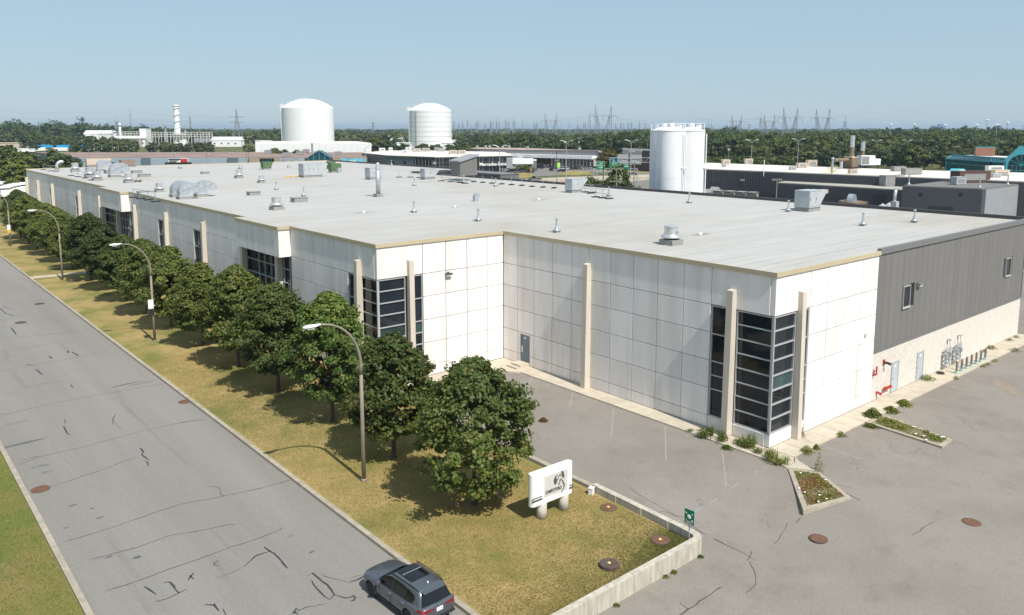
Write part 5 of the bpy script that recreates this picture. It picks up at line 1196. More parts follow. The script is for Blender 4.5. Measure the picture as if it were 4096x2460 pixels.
for k in range(8): MB().bar(_r*(-.7+.4*k)+Vector((0,0,.4*k+.1)), _r*(.7+.4*k)+Vector((0,0,.4*k+.1)), .08, .25).build('tread', HYEL, t)
q = P(*z4(2005,985), 6.0); t = thing('roof_flue', 'steel flue with round collar on the beige shed roof', 'vent', q); MB().lathe([(.5,0),(.3,.6),(.3,1),(.6,1.2),(.6,1.7),(.3,2),(.25,6.2),(.4,6.4),(.3,6.7)], n=12).build('pipe', GALV, t); MB().lathe([(.7,0),(.7,.12)], n=12).build('flange', GALV, t)
roofbox(*z5b(790,1020), 6.0, 5.2, 2.6, 2.6, 'roof_unit', 'square brownish air conditioner on the beige shed roof', CURB, 'roof unit', R(-30))
# near grey ribbed building
grb, gp_ = block('grey_warehouse', 'dark ribbed warehouse with pale side wall at right rear', [(2179,447.5),(2371,455),(2520,436.5),(2283,436)], 7.8, DGREY, DROOF)
ribs(grb, gp_[0], gp_[1], 2180, 2370, 62, GZ, 7.5, DG2)
GL = wrect('side_wall', gp_[1], gp_[2], 2371.5, 2519, 449, 545, LGREYW, grb, .1, None, GZ)
wrect('garage_door', gp_[0], gp_[1], z5b(1218,0)[0], z5b(1515,0)[0], z5b(0,1262)[1], z5b(0,1390)[1], mat('dark_door', (.028,.03,.034)), grb, .12)
for x in (1115,1592): wrect('louvre', gp_[0], gp_[1], z5b(x,0)[0], z5b(x+40,0)[0], z5b(0,1100)[1], z5b(0,1140)[1], BLACK, grb, .15)
for (x, y), w_, d_, h, m, lb in [(z5b(1720,980),8.,3.,2.6,BROWNW,'long dark brown air conditioner on the dark gravel roof'),(z5b(1580,1005),2.4,2.,1.7,AHU,'pale box near the dark gravel roof edge'),(z5b(2010,955),2.2,1.8,1.6,AHU,'pale box right of the brown air conditioner'),(z5b(2060,935),4.,2.4,2.2,CREAM,'cream and brown unit at the right of the gravel roof')]: roofbox(x, y, 7.8, w_, d_, h, 'roof_unit', lb, m, 'roof unit', R(-30), 'units on the gravel roof')
for x, y, lb in [(995,1005,'small flue at the left edge of the dark gravel roof'),(1487,955,'small flue in the middle of the dark gravel roof'),(1835,1040,'small flue at the front corner of the dark gravel roof'),(2168,1005,'small flue at the right of the dark gravel roof')]:
    q = P(*z5b(x, y), 7.8); t = thing('flue_vent', lb, 'vent', q, 0, 'flues on the gravel roof'); MB().lathe([(.35,0),(.2,.35),(.13,.5),(.12,2.),(.2,2.05),(.15,2.2)], n=10).build('pipe', GALV, t); MB().box(-.4,.4,-.4,.4,0,.1).build('flange', GALV, t)
# yard: generators, sheds, tanks, pole, cars
def yd(x, depth): return onground(x, depth)
for k, (x, lb) in enumerate([(1838,'dark grey generator container at the left of the row'),(1868,'dark grey generator container second in the row'),(1899,'dark grey generator container third in the row'),(1930,'dark grey generator container at the right of the row')]):
    c = yd(z4(690+k*135,0)[0], 222-k*2); t = thing('generator', lb, 'generator', c, R(8), 'generator containers in the yard', (.5,.6,.84))
    MB().box(-3,3,-1.8,1.8,.3,5.0).build('container', mat('charcoal_box', (.12,.113,.11), .6), t); MB().box(-3.1,3.1,-1.9,1.9,5.0,5.12).build('lid', CURB, t); MB().box(.9,2.6,-1.86,-1.8,3.4,4.5).build('louvre', ALU, t); MB().box(-2.6,-.6,-1.85,-1.8,3.0,4.4).build('vent_grille', BLACK, t); MB().box(-2.9,2.9,-1.7,1.7,0,.3).build('skid', BLACK, t); MB().box(-.5,.6,-1.84,-1.8,.6,2.8).build('door', BLACK, t)
for k, lb in enumerate(['small grey gabled shed by the silos, left one','small grey gabled shed behind the other']):
    c = yd(z4(555+k*90,0)[0], 216+k*8); t = thing('garden_shed', lb, 'shed', c, R(8), 'sheds beside the generators', (.6,.6,.84))
    MB().box(-1.9,1.9,-1.7,1.7,0,5.0).build('wall', LGREYW, t); bb = MB(); bb.v = [(-2.1,-1.9,5),(0,-1.9,6.1),(2.1,-1.9,5),(-2.1,1.9,5),(0,1.9,6.1),(2.1,1.9,5)]
    for f in ((0,2,1),(3,4,5),(0,1,4,3),(1,2,5,4),(0,3,5,2)): bb.face(f)
    bb.build('roof', CURB, t); MB().box(.6,1.6,-1.76,-1.7,.2,3.4).build('door', WHITE, t)
def upole(c, h, label, arms=((.97,2.6),), m=WOODP, cat='utility pole', rot=0, trans=False, grp=None):
    t = thing('utility_pole', label, cat, c, FACE+rot, grp); MB().tube([(0,0,-.1),(0,0,h)], .17, 8, .11).build('pole', m, t)
    for f, L in arms:
        MB().box(-L/2,L/2,-.08,.08,h*f-.1,h*f+.1).build('crossarm', m, t)
        for x in (-L*.42,-L*.2,L*.2,L*.42): MB().lathe([(.05,0),(.09,.1),(.04,.25)], (x,0,h*f+.1), 6).build('insulator', GALV, t)
    if trans: MB().lathe([(.28,0),(.3,.8),(.2,.95)], (.4,0,h*.75), 10).build('transformer', ALU, t); MB().lathe([(.28,0),(.3,.8),(.2,.95)], (-.4,0,h*.75), 10).build('transformer', ALU, t)
    return t
upole(yd(z4(1382,0)[0], 190), 9.6, 'leaning wooden utility pole in front of the charcoal shed', ((.96,2.4),))
q = yd(z5b(380,0)[0], 183); t = thing('dust_collector_shed', 'small dark shed with rusty roof and curved white hood', 'shed', q, R(5), None, (.72,.72,.93))
MB().box(-4,4,-2.5,2.5,0,4.4).build('wall', TANB, t); MB().prism([(-4.4,-2.9),(4.4,-2.9),(4.4,2.9),(-4.4,2.9)],4.4,[4.9,4.9,5.4,5.4]).build('roof', STACKR, t); MB().box(-3.98,-.5,-2.56,-2.5,.2,4.2).build('front_panel', DGREY, t)
bb = MB(); pr = [(-1.8+1.8*math.cos(R(a))+.6, 1.9*math.sin(R(a))) for a in range(0,181,15)]; n = len(pr); bb.v = [(p[0],-.9,5.1+p[1]) for p in pr]+[(p[0],.9,5.1+p[1]) for p in pr]; bb.face(range(n)); bb.face([n+i for i in reversed(range(n))])
for i in range(n): j = (i+1) % n; bb.face((i,n+i,n+j,j))
bb.build('hood', GALV, t)
for k, (x, lb) in enumerate([(735,'pale vertical tank with dished top, left of a pair'),(812,'pale vertical tank with dished top, right of a pair')]):
    t = thing('storage_tank', lb, 'tank', yd(z5b(x,0)[0], 172+k*2), 0, 'pale tanks by the ribbed warehouse', (.62,.62,1.06)); MB().lathe([(1.55,0),(1.55,4.2),(1.2,4.6),(.3,4.85)], n=20).build('shell', AHU, t); MB().lathe([(.3,4.8),(.3,5.0)], n=10).build('lid', WHITE, t)
t = thing('dust_collector', 'cream stacked machine with curved silver duct by the pale tanks', 'machine', yd(z5b(880,0)[0], 171), 0, None, (.62,.62,.85)); MB().box(-1.1,1.1,-1,1,0,2.8).build('lower_box', AHU, t); MB().box(-1.,1.,-.9,.9,2.8,4.9).build('cream_box', CREAM, t); MB().box(-1.1,1.1,-1,1,4.9,6.9).build('upper_box', AHU, t); MB().tube([(-.2,0,6.9),(-.2,0,8.3),(.1,0,9.2),(.9,.3,9.8)], .55, 12).build('duct', SHINY, t, smooth=True)
# low-poly vehicles for the distance
def car_meshes(kind):
    L, H, cabx0, cabx1, bz = {'car':(4.5,1.45,-1.6,.9,.85),'suv':(4.7,1.75,-2.1,.8,1.0),'van':(5.9,2.6,-2.8,1.7,1.2),'pickup':(5.7,1.85,-.4,1.2,1.05)}[kind]
    bb = MB(); h = L/2; prof = [(-h,.35),(-h,bz*.92),(-h+.15,bz),(cabx1+.35,bz),(h-.25,bz*.86),(h,bz*.65),(h,.35)]
    for y0, y1 in ((-.88,.88),):
        n = len(prof); bb.v = [(p[0],y0,p[1]) for p in prof]+[(p[0],y1,p[1]) for p in prof]; bb.face(range(n)[::-1]); bb.face([n+i for i in range(n)])
        for i in range(n): j = (i+1) % n; bb.face((i,j,n+j,n+i))
    body = bb
    g = MB(); k = .16; tz = H-.06; g.v = [(cabx0,-.82,bz-.02),(cabx1+.45,-.82,bz-.02),(cabx1+.45,.82,bz-.02),(cabx0,.82,bz-.02),(cabx0+.25,-.7,tz),(cabx1-.35,-.7,tz),(cabx1-.35,.7,tz),(cabx0+.25,.7,tz)]
    for f in ((4,5,6,7),(0,1,5,4),(1,2,6,5),(2,3,7,6),(3,0,4,7)): g.face(f)
    rf = MB().box(cabx0+.22,cabx1-.32,-.71,.71,tz,H)
    wl = MB().lathe([(.22,-.11),(.33,-.11),(.33,.11),(.22,.11)], n=14)
    return body.mesh('b', CARS[0]), g.mesh('g', CARGL), rf.mesh('r', CARS[0]), wl.mesh('w', BLACK), L
CARM = {}
def far_car(p, rot, kind, ci, label, grp, name='parked_car'):
    if (kind, ci) not in CARM:
        b_, g_, r_, w_, L = car_meshes(kind); b_.materials[0] = CARS[ci]; r_.materials[0] = CARS[ci] if kind != 'van' else CARS[ci]; CARM[(kind, ci)] = (b_, g_, r_, w_, L)
    b_, g_, r_, w_, L = CARM[(kind, ci)]
    t = thing(name, label, {'van':'van','pickup':'pickup truck'}.get(kind,'car'), p, rot, grp)
    link('body', b_, t); link('windows', g_, t); link('roof', r_, t)
    for x in (-L*.31,L*.31):
        for y in (-.8,.8): link('wheel', w_, t, (x,y,.33), (R(90),0,0))
    return t
CN = ['black','dark blue','white','silver','dark grey','dark red','blue']
XA = math.atan2(_r.y, _r.x)
front = [(380,945,'suv',3),(445,955,'suv',0),(515,940,'car',4),(530,962,'suv',4),(597,958,'car',4),(690,950,'car',0)]
for k, (x, y, kd, ci) in enumerate(front): far_car(P(*z3(x, y), GZ+.012), XA+R(200), kd, ci, '%s vehicle from the left in front of the glass showroom' % ORD[k], 'cars by the showroom')
for x, y, lb in [(635,922,'black delivery van parked right of the showroom'),(785,912,'second black van parked further right of the showroom')]: far_car(P(*z3(x, y), GZ+.012), XA+R(190), 'van', 0, lb, 'black vans', 'delivery_van')
for k, (x, y, kd, ci) in enumerate([(945,935,'suv',0),(1065,950,'car',0),(1075,922,'car',2),(1000,912,'suv',1),(1040,890,'suv',5)]): far_car(P(*z3(x, y), GZ+.012), XA+R([80,185,200,100,20][k]), kd, ci, '%s %s beside the lime green sign in the lot' % (['tall black car seen from behind','low black car side on','white car','dark blue car','dark red car'][k], 'parked'), 'cars by the lime sign')
cs = [4,1,0,2,3,4,0,5,3,4,1,0,3,2,4]
for k in range(13): far_car(P(*z3(868+k*50, 897+k*1.1), GZ+.012), XA+R(100), 'suv' if k % 3 else 'car', cs[k % 15], '%s car from the left in the rear row of the big lot' % ORD[k], 'rear row of parked cars')
for k in range(8): far_car(P(*z3(1130+k*48, 921-k*1.0), GZ+.012), XA+R(100), 'car' if k % 2 else 'suv', cs[(k*4+3) % 15], '%s car from the left in the front row of the big lot' % ORD[k], 'front row of parked cars')
far_car(P(*z3(740,1055), GZ+.018), XA+R(178), 'pickup', 4, 'dark pickup truck with stake bed on the highway', None, 'pickup_truck')
far_car(P(*z3(1950,988), GZ+.018), XA+R(178), 'car', 4, 'grey car on the highway left of the silos', None, 'moving_car')
for k, (x, y, ci) in enumerate([(620,735,2),(625,708,4),(745,712,2),(770,715,4),(870,722,3)]): far_car(P(*z4(x, y), GZ+.012), XA+R(190), 'suv', ci, '%s car from the left in the lot under the woods behind the silos' % ORD[k], 'cars below the woods')
# trucks
def box_truck(p, rot, L, label, cab=True, grp=None, m=WHITE, name='box_truck', H=2.7, cat='truck'):
    t = thing(name, label, cat, p, rot, grp)
    MB().box(-L/2,L/2,-1.25,1.25,1.1,1.1+H).build('cargo_box', m, t); MB().box(-L/2,L/2,-.5,.5,.75,1.1).build('chassis', BLACK, t)
    for x in ([-L/2+1.2,-L/2+2.3] if not cab else [-L/2+1.4, L/2+1.5]):
        for y in (-1.05,1.05): MB().lathe([(.25,-.15),(.5,-.15),(.5,.15),(.25,.15)], n=14).build('wheel', BLACK, t, (x,y,.5), rot=(R(90),0,0))
    if cab:
        bb = MB(); pr = [(L/2+.1,.6),(L/2+.1,2.75),(L/2+1.2,2.75),(L/2+1.6,1.95),(L/2+2.7,1.7),(L/2+2.85,.6)]; n = len(pr); bb.v = [(q[0],-1.05,q[1]) for q in pr]+[(q[0],1.05,q[1]) for q in pr]; bb.face(range(n)); bb.face([n+i for i in reversed(range(n))])
        for i in range(n): j = (i+1) % n; bb.face((i,n+i,n+j,j))
        bb.build('cab', m, t); MB().box(L/2+.4,L/2+1.15,-1.08,1.08,1.85,2.55).build('side_window', CARGL, t); bb = MB().poly([(L/2+1.26,-.95,2.7),(L/2+1.64,-.95,1.98),(L/2+1.64,.95,1.98),(L/2+1.26,.95,2.7)]); bb.v = [(v[0]+.02,v[1],v[2]+.02) for v in bb.v]; bb.build('windscreen', CARGL, t)
    else: MB().box(L/2-3.2,L/2-3.0,-.7,.7,0,.8).build('landing_leg', BLACK, t)
    return t
for k, (x, y, L) in enumerate([(440,845,15),(560,852,15),(700,835,15),(600,868,14.6),(860,838,15)]): box_truck(P(*z3(x, y+8), GZ+.012), XA+R(2), L, '%s white semi trailer from the left by the loading docks' % ORD[k], False, 'white trailers at the docks', name='semi_trailer', cat='trailer')
for x, y, lb in [(868,850,'white truck with cab facing left, left of two by the docks'),(945,850,'white truck with cab facing left, right of two by the docks'),(1345,865,'white box truck behind the parked cars')]: box_truck(P(*z3(x, y), GZ+.012), XA+R(183), 6.8, lb, True, 'white box trucks')
# showroom
sh, sp = block('car_showroom', 'glass car showroom with white roof and white lettering', [(874,368.4),(933,374.2),(1050,378.4),(1237,374.6),(1215,367),(1010,362.5),(930,363.5)], 6.8, LGREYW, WROOF, over=.012)
SHW = mat('slate_wall', (.10,.125,.145), .6)
wrect('stone_wall', sp[0], sp[1], 874.5, 932.5, 372, 400, mat('grey_cladding', (.15,.155,.165), .8, var=.25, scale=.6), sh, .1, None, GZ); wrect('slate_wall', sp[1], sp[2], 933.5, 1000, 378, 412, SHW, sh, .1, None, GZ); gl0 = wrect('glass_wall', sp[1], sp[2], 1000.5, 1049, 380, 412, GLASSF, sh, .1, None, GZ)
gl1 = wrect('glass_wall', sp[2], sp[3], 1051, 1222, 381, 412, GLASSF, sh, .12, None, GZ)
for k in range(22): wrect('mullion', sp[2], sp[3], 1052+k*8, 1053+k*8, 381, 411, GREYT if k % 3 else BLACK, sh, .3, gl1, GZ)
for k in range(6): wrect('mullion', sp[1], sp[2], 1003+k*8, 1004+k*8, 381, 411, GREYT, sh, .3, gl0, GZ)
for y in (391,400): wrect('transom', sp[2], sp[3], 1052, 1221, y, y+.5, GREYT, sh, .28, gl1)
for x in (945,974): wrect('window', sp[1], sp[2], x, x+7, 388, 396, GLASSF, sh, .2)
wrect('portal', sp[2], sp[3], 1092, 1108, 381.5, 410, BLACK, sh, .6, None, GZ)
a = PW(1187.5, 396, sp[2], sp[3]); d_ = (sp[3]-sp[2]); ang = math.atan2(d_.y, d_.x); nn = Vector((math.sin(ang), -math.cos(ang), 0)); a = a+nn*.9
text_obj('showroom_letters', 'Mercedes-Benz', 2.35, LETT, sh, a-sh.location, (R(90),0,ang), .12, .03, 1.05)
wb(MB().bar(PW(1165,398.5,sp[2],sp[3])+nn*.8, PW(1212,398.5,sp[2],sp[3])+nn*.8, .1), 'letter_rail', BLACK, sh)
for k, (x, y, w_, m) in enumerate([(385,225,3.2,WHITE),(555,215,2,WHITE),(830,270,2.5,WHITE),(905,205,3,WHITE),(1075,235,4,CREAM),(1250,225,4.5,BEIGER),(1455,205,2.2,GALV),(1560,225,4.2,BEIGER),(1790,275,4,CREAM),(1960,275,4,CREAM),(985,190,2,WHITE)]): roofbox(*zm(x, y), 6.8, w_, 2.2, 1.9, 'roof_unit', '%s rooftop unit from the left on the showroom roof' % ORD[k], m, 'roof unit', R(-20), 'units on the showroom roof')
# dock warehouse
dk, dp = block('dock_warehouse', 'long grey dock warehouse with white canopy behind the car lot', [(1130,359.2),(1447,366.2),(1455,363.6),(1263,357),(1150,355.5)], 7.0, mat('dock_grey', (.24,.24,.245), .8), mat('tan_gravel_roof', (.37,.31,.24), .9, var=.1, scale=.1))
for k in range(40): wrect('wall_panel', dp[0], dp[1], 1132+k*7.8, 1139.2+k*7.8, 361.5, 372, mat('dock_grey', (.24,.24,.245)), dk, .2)
wrect('roof_trim', dp[0], dp[1], 1131, 1446, 362, 362.8, BRICK, dk, .4); wrect('dock_canopy', dp[0], dp[1], 1155, 1440, 372, 379.5, WHITE, dk, 5.0)
wrect('dock_face', dp[0], dp[1], 1160, 1440, 380, 396, BROWNW, dk, .3, None, GZ)
for k in range(12): wrect('dock_door', dp[0], dp[1], 1345+k*8.4, 1350+k*8.4, 385, 393, BLACK, dk, .8)
for k in range(13): wrect('dock_pillar', dp[0], dp[1], 1341+k*8.4, 1342.6+k*8.4, 381, 394, CONC, dk, 4.4, None, GZ)
for k, (x, y) in enumerate([(25,655),(130,655),(180,655),(343,658),(420,652),(650,668),(1290,683)]): roofbox(*z3(x, y), 7.0, 1.4, 1.2, 1.6, 'roof_unit', '%s small vent from the left on the dock warehouse roof' % ORD[k], ALU, 'vent', 0, 'vents on the dock roof')
ob, op = block('brown_office', 'brown office block with pale sign panel left of the silos', [(1503,361),(1580,365),(1580,360),(1500,357)], 9.0, BROWNW, DROOF)
wrect('pale_panel', op[0], op[1], 1504, 1549, 362, 373, mat('pale_panel', (.5,.48,.46), .7), ob, .4); wrect('panel_sign', op[0], op[1], 1521, 1534, 363, 366.5, LETT, ob, .6)
for k in range(5): wrect('window_strip', op[0], op[1], 1551, 1578, 363.5+k*5, 366+k*5, GLASSF, ob, .2)
for k in range(3): wrect('window_strip', op[0], op[1], 1505, 1548, 375+k*4, 377+k*4, GLASSF, ob, .2)
# gantries and green signs
def green_sign(x0, x1, y0, y1, depth, lines, label):
    c = onground((x0+x1)/2, depth); t = thing('highway_sign', label, 'road sign', c, FACE, 'green highway signs'); s = depth/1926.; w_ = (x1-x0)*s*1.04; zt_ = CAM[2]-(y0-308.9)*s-GZ; zb = CAM[2]-(y1-308.9)*s-GZ
    pl = MB().box(-w_/2,w_/2,-.06,.02,zb,zt_).build('panel', GREENS, t)
    for x in (-w_*.38,w_*.38): MB().box(x-.1,x+.1,.02,.2,0,zt_).build('post', GALV, t)
    MB().box(-w_/2+.08,w_/2-.08,-.065,-.06,zt_-.14,zt_-.1).build('border', LETT, pl)
    for i, (tx, sz) in enumerate(lines): text_obj('sign_text', tx, sz, LETT, pl, (0,-.07,zt_-(zt_-zb)*(.22+i*.25)), (R(90),0,0), .004, .01)
    return t, pl, zt_, w_
g1, pl, zt_, w_ = green_sign(1440,1461,388.4,408,300,[('40 est',.55),('Trans-Canadienne',.4),('Québec',.5),('↑',.6)],'green highway sign with white lettering, left one'); MB().lathe([(.32,-.02),(.32,.02)], n=8).build('route_shield', mat('shield_blue', (.03,.08,.35), .5), pl, (-.75,-.07,zt_-.65), rot=(R(90),0,0))
green_sign(1472,1496,390,409,305,[('40 ouest',.5),('Montréal',.5),('↑',.5)],'green highway sign half hidden by the roadside tree'); green_sign(1506,1520,395,407.5,310,[('Est',.5),('Montréal-Est',.32)],'small green highway sign right of the roadside tree')
def gantry(x0, x1, depth, ztop, h, label, signs=()):
    a, c = onground(x0, depth), onground(x1, depth); t = thing('sign_gantry', label, 'gantry', a); L = (c-a).length; ux = (c-a).normalized()
    q = lambda u, z, o=0: Vector((ux.x*u-ux.y*o, ux.y*u+ux.x*o, z))
    for z in (ztop, ztop-h):
        for o in (0,1.2): MB().bar(q(0,z,o), q(L,z,o), .16).build('chord', GALV, t)
    n = int(L/2)
    for k in range(n): MB().bar(q(L*k/n,ztop-(h if k % 2 else 0)), q(L*(k+1)/n,ztop-(0 if k % 2 else h)), .1).build('lattice_bar', GALV, t)
    for u in (0,L):
        for o in (0,1.2): MB().bar(q(u,0,o), q(u,ztop,o), .2).build('post', GALV, t)
        for k in range(5): MB().bar(q(u,ztop*k/5,0 if k % 2 else 1.2), q(u,ztop*(k+1)/5,1.2 if k % 2 else 0), .1).build('post_brace', GALV, t)
    for u0, u1, z0, z1_, m in signs: MB().prism([q(L*u0,0,.5)[:2], q(L*u1,0,.5)[:2], q(L*u1,0,.7)[:2], q(L*u0,0,.7)[:2]], z0, z1_).build('sign_back', m, t)
gantry(1473,1580,340,9.0,2.0,'grey lattice sign gantry seen from behind the green signs',[(.17,.42,6.2,10.4,LGREYW),(.45,.72,6.0,10.2,LGREYW),(.06,.12,7.2,8.8,TARPB)])
gantry(1433,1540,315,5.6,1.4,'lower lattice sign gantry carrying the green signs')
# lamps and poles around the highway
def double_lamp(x, ybase_or_depth, ztop, label):
    c = onground(x, ybase_or_depth); t = thing('double_lamp', label, 'street lamp', c, FACE, 'double armed highway lamps'); h = ztop-GZ
    MB().tube([(0,0,0),(0,0,h-2)], .16, 8, .1).build('pole', GALV, t)
    for s in (-1,1): MB().tube([(0,0,h-1.6),(s*.4,0,h-.8),(s*1.4,0,h-.25),(s*2.0,0,h-.1)], .07, 6).build('arm', GALV, t); MB().box(s*1.9,s*2.7,-.13,.13,h-.18,h+.0).build('lamp_head', LAMPH, t)
for x, dp_, zt_, lb in [(1206,300,14.0,'double armed highway lamp before the showroom letters'),(z3(1132,0)[0],335,15.2,'double armed highway lamp by the car lot'),(z3(1933,0)[0],330,15.5,'double armed highway lamp left of the silos'),(880.5,290,14.2,'double armed lamp behind the tall chimney'),(z4(1066,0)[0],330,15.6,'double armed highway lamp right of the silos'),(z4(1618,0)[0],330,16.,'double armed highway lamp before the woods'),(z5b(620,0)[0],420,14.,'far double armed lamp right of the stacks'),(z5b(985,0)[0],430,14.,'far double armed lamp in the trees right'),(z1(485,0)[0],330,11.5,'double armed lamp at the left before the blue building')]: double_lamp(x, dp_, zt_, lb)
for x, dp_, h, lb, arms, tr in [(z3(1757,0)[0],195,11.8,'pale utility pole with three crossarms in front of the roadside tree',((.98,3.),(.72,3.),(.4,2.6)),False),(z3(1976,0)[0],195,13.2,'tall grey utility pole left of the silos',((.98,1.2),),False),(z3(1016,0)[0],280,10.5,'wooden pole behind the guard posts',((.97,1.6),),False),(z3(358,0)[0],250,9.,'wooden pole with crossarm before the showroom',((.97,2.4),),False),(z3(1283,0)[0],560,15,'utility pole with transformers before the woods',((.97,3.5),),True),(z3(1117,0)[0],560,15,'utility pole with crossarms before the woods',((.97,3.5),),True),(z3(823,0)[0],560,14.5,'leftmost utility pole at the woods edge',((.98,2.),),False),(z3(968,0)[0],560,14.5,'second utility pole at the woods edge',((.98,2.),),False),(z3(1682,0)[0],540,14,'utility pole at the woods edge above the office',((.98,2.5),),False),(z3(2130,0)[0],520,14,'utility pole at the woods edge beside the silos',((.98,2.),),False),(z4(793,0)[0],460,11.5,'utility pole with two white transformers right of the silos',((.98,3.),),True),(z1(275,0)[0],240,9.4,'wooden utility pole with crossarm at far left',((.95,3.),),False),(z1(465,0)[0],230,9.0,'leaning wooden pole behind the left roof corner',((.98,2.4),),False),(z1(632,0)[0],235,9.,'wooden pole with crossarm behind the left fans',((.96,3.),),False),(z1(825,0)[0],380,11.5,'wooden pole before the blue wall left',((.98,2.),),False),(z1(1930,0)[0],380,10.,'wooden pole before the blue wall right of the billboard',((.97,2.4),),False),(z1(880,0)[0],520,16,'leaning tall pole before the white plant',((.98,2.),),False),(z1(1050,0)[0],520,15,'wooden pole before the white plant',((.98,2.),),False),(z1(1105,0)[0],560,15,'grey pole before the long white plant tank',((.98,2.),),False),(z1(1455,0)[0],560,14,'grey pole before the plant column',((.98,2.),),False),(z1(2312,0)[0],380,12,'pole with red lamp before the white warehouse',((.98,1.),),False)]: upole(onground(x, dp_), h, lb, arms, WOODP, trans=tr)
for k, (x, dp_) in enumerate([(z3(455,0)[0],232),(z3(1591,0)[0],215),(z3(1010,0)[0],400)]):
    t = thing('thin_post', ['thin black post behind the guard posts','thin black post right of the shrubs','thin dark post by the lot'][k], 'post', onground(x, dp_)); MB().tube([(0,0,0),(0,0,[9.5,12,10][k])], .12, 8).build('post', BLACK, t); MB().lathe([(.25,0),(.2,.2)], n=8).build('base', CONC, t)
for x, y, m, lb, w_, h in [(1030,925,mat('lime_sign', (.4,.85,.1), .5),'small lime green sign panel in the car lot',1.6,4.4),(690,965,BRICK,'small red and white sign by the showroom',1.,3.4),(740,955,GREYT,'tall grey totem sign by the showroom',1.6,6.2)]:
    c = P(*z3(x, y+20)); t = thing('lot_sign', lb, 'sign', c, FACE); MB().box(-w_/2,w_/2,-.1,.1,h*.45,h).build('panel', m, t); MB().box(-.1,.1,-.08,.08,0,h*.45).build('post', GALV, t)
t = thing('safety_drum', 'orange construction drum behind the roof edge', 'traffic drum', P(*z3(1095,1100))); MB().lathe([(.45,0),(.45,.15),(.3,.15),(.28,1.2),(.2,1.25)], n=14).build('drum', ORANGE, t); MB().lathe([(.31,.5),(.31,.7)], n=14, cap=False).build('band', WHITE, t)
# turquoise glass building at the right
tq, tp = block('turquoise_building', 'glass building with turquoise steel frame and white roof at right edge', [(2284,382),(2392,389.5),(2427,391.5),(2440,388),(2520,386),(2480,374.5),(2350,373.5),(2291,376)], 6.4, GLASST, WROOF)
for (i, j, n_, w_) in ((0,1,34,.09),(1,2,7,.16),(2,3,3,.16)):
    A, B = tp[i], tp[j]
    for k in range(n_+1):
        a = A.lerp(B, k/n_); wb(MB().bar(Vector((a.x,a.y,GZ)), Vector((a.x,a.y,6.15)), w_ if k % n_ else .5), 'mullion', TURQ, tq)
        c0 = (Vector(sum(tp, Vector()))/len(tp)); inn = a+(c0-a).normalized()*2.6; wb(MB().bar(Vector((a.x,a.y,6.2)), Vector((inn.x,inn.y,7.9)), w_ if k % n_ else .4), 'canopy_bar', TURQ, tq)
    for z in (6.25,4.3,.2): wb(MB().bar(Vector((A.x,A.y,z)), Vector((B.x,B.y,z)), .4 if z > 6 else .25), 'transom', TURQ, tq)
    c0 = sum(tp, Vector())/len(tp); Ai, Bi = A+(c0-A).normalized()*2.6, B+(c0-B).normalized()*2.6
    wb(MB().poly([(A.x,A.y,6.28),(B.x,B.y,6.28),(Bi.x,Bi.y,7.86),(Ai.x,Ai.y,7.86)]), 'canopy_glass', GLASST, tq)
    wb(MB().bar(Vector((Ai.x,Ai.y,7.95)), Vector((Bi.x,Bi.y,7.95)), .5), 'canopy_ridge', TURQ, tq)
# gable with arched window
gA = PD(2427,400,322); gB = PD(2500,400,318); ux = (gB-gA); ux.z = 0; GLn = ux.length; ux.normalize(); gn = Vector((ux.y,-ux.x,0)); gn = gn if gn.dot(Vector(CAM)-gA) > 0 else -gn
t = thing('turquoise_gable', 'turquoise gable front with arched window at right edge', 'building', (gA.x,gA.y,GZ)); G3 = lambda u, z, o=0: Vector((ux.x*u+gn.x*o, ux.y*u+gn.y*o, z))
b = MB(); out_ = [(0,0),(GLn,0),(GLn,8.2),(GLn/2,14.4),(0,8.2)]; b.v = [tuple(G3(u,z,0)) for u, z in out_]+[tuple(G3(u,z,-6)) for u, z in out_]; b.face((0,1,2,3,4)); b.face((9,8,7,6,5))
for i in range(5): j = (i+1) % 5; b.face((i,5+i,5+j,j))
b.build('gable_wall', TURQ, t)
b = MB(); arc = [(GLn/2-4.4,.2),(GLn/2+4.4,.2)]+[(GLn/2+4.4*math.cos(R(a)), 6.6+4.4*math.sin(R(a))) for a in range(0,181,12)]; b.v = [tuple(G3(u,z,.08)) for u, z in arc]; b.face(range(len(arc))); gw = b.build('arched_window', GLASST, t)
for a in range(0,181,30): MB().bar(G3(GLn/2,6.6,.15), G3(GLn/2+4.4*math.cos(R(a)),6.6+4.4*math.sin(R(a)),.15), .14).build('radial_bar', TURQ, gw)
for u in (-2.9,-1.45,0,1.45,2.9): MB().bar(G3(GLn/2+u,.2,.15), G3(GLn/2+u,6.6,.15), .14).build('mullion', TURQ, gw)
for z in (2.6,4.6,6.6): MB().bar(G3(GLn/2-4.4,z,.15), G3(GLn/2+4.4,z,.15), .14).build('transom', TURQ, gw)
q = P(*zt(1480,445), 6.6); t = thing('brick_stair_tower', 'red brick penthouse with turquoise cap on the glass building', 'penthouse', q, FACE-R(25)); MB().prism([(-4.2,-3),(4.2,-3),(4.2,3),(-4.2,3)],0,4.0).build('wall', BRICK, t); MB().box(-4.3,4.3,-3.1,3.1,4.0,4.2).build('cap', TURQ, t)
roofbox(*zt(1345,440), 6.4, 3.4, 2.4, 2.1, 'roof_unit', 'dark cube unit beside the brick penthouse', CURB, 'roof unit', FACE); roofbox(*zt(1950,445), 6.4, 3.6, 2.4, 2.3, 'roof_unit', 'dark cube unit near the turquoise gable', CURB, 'roof unit', FACE)
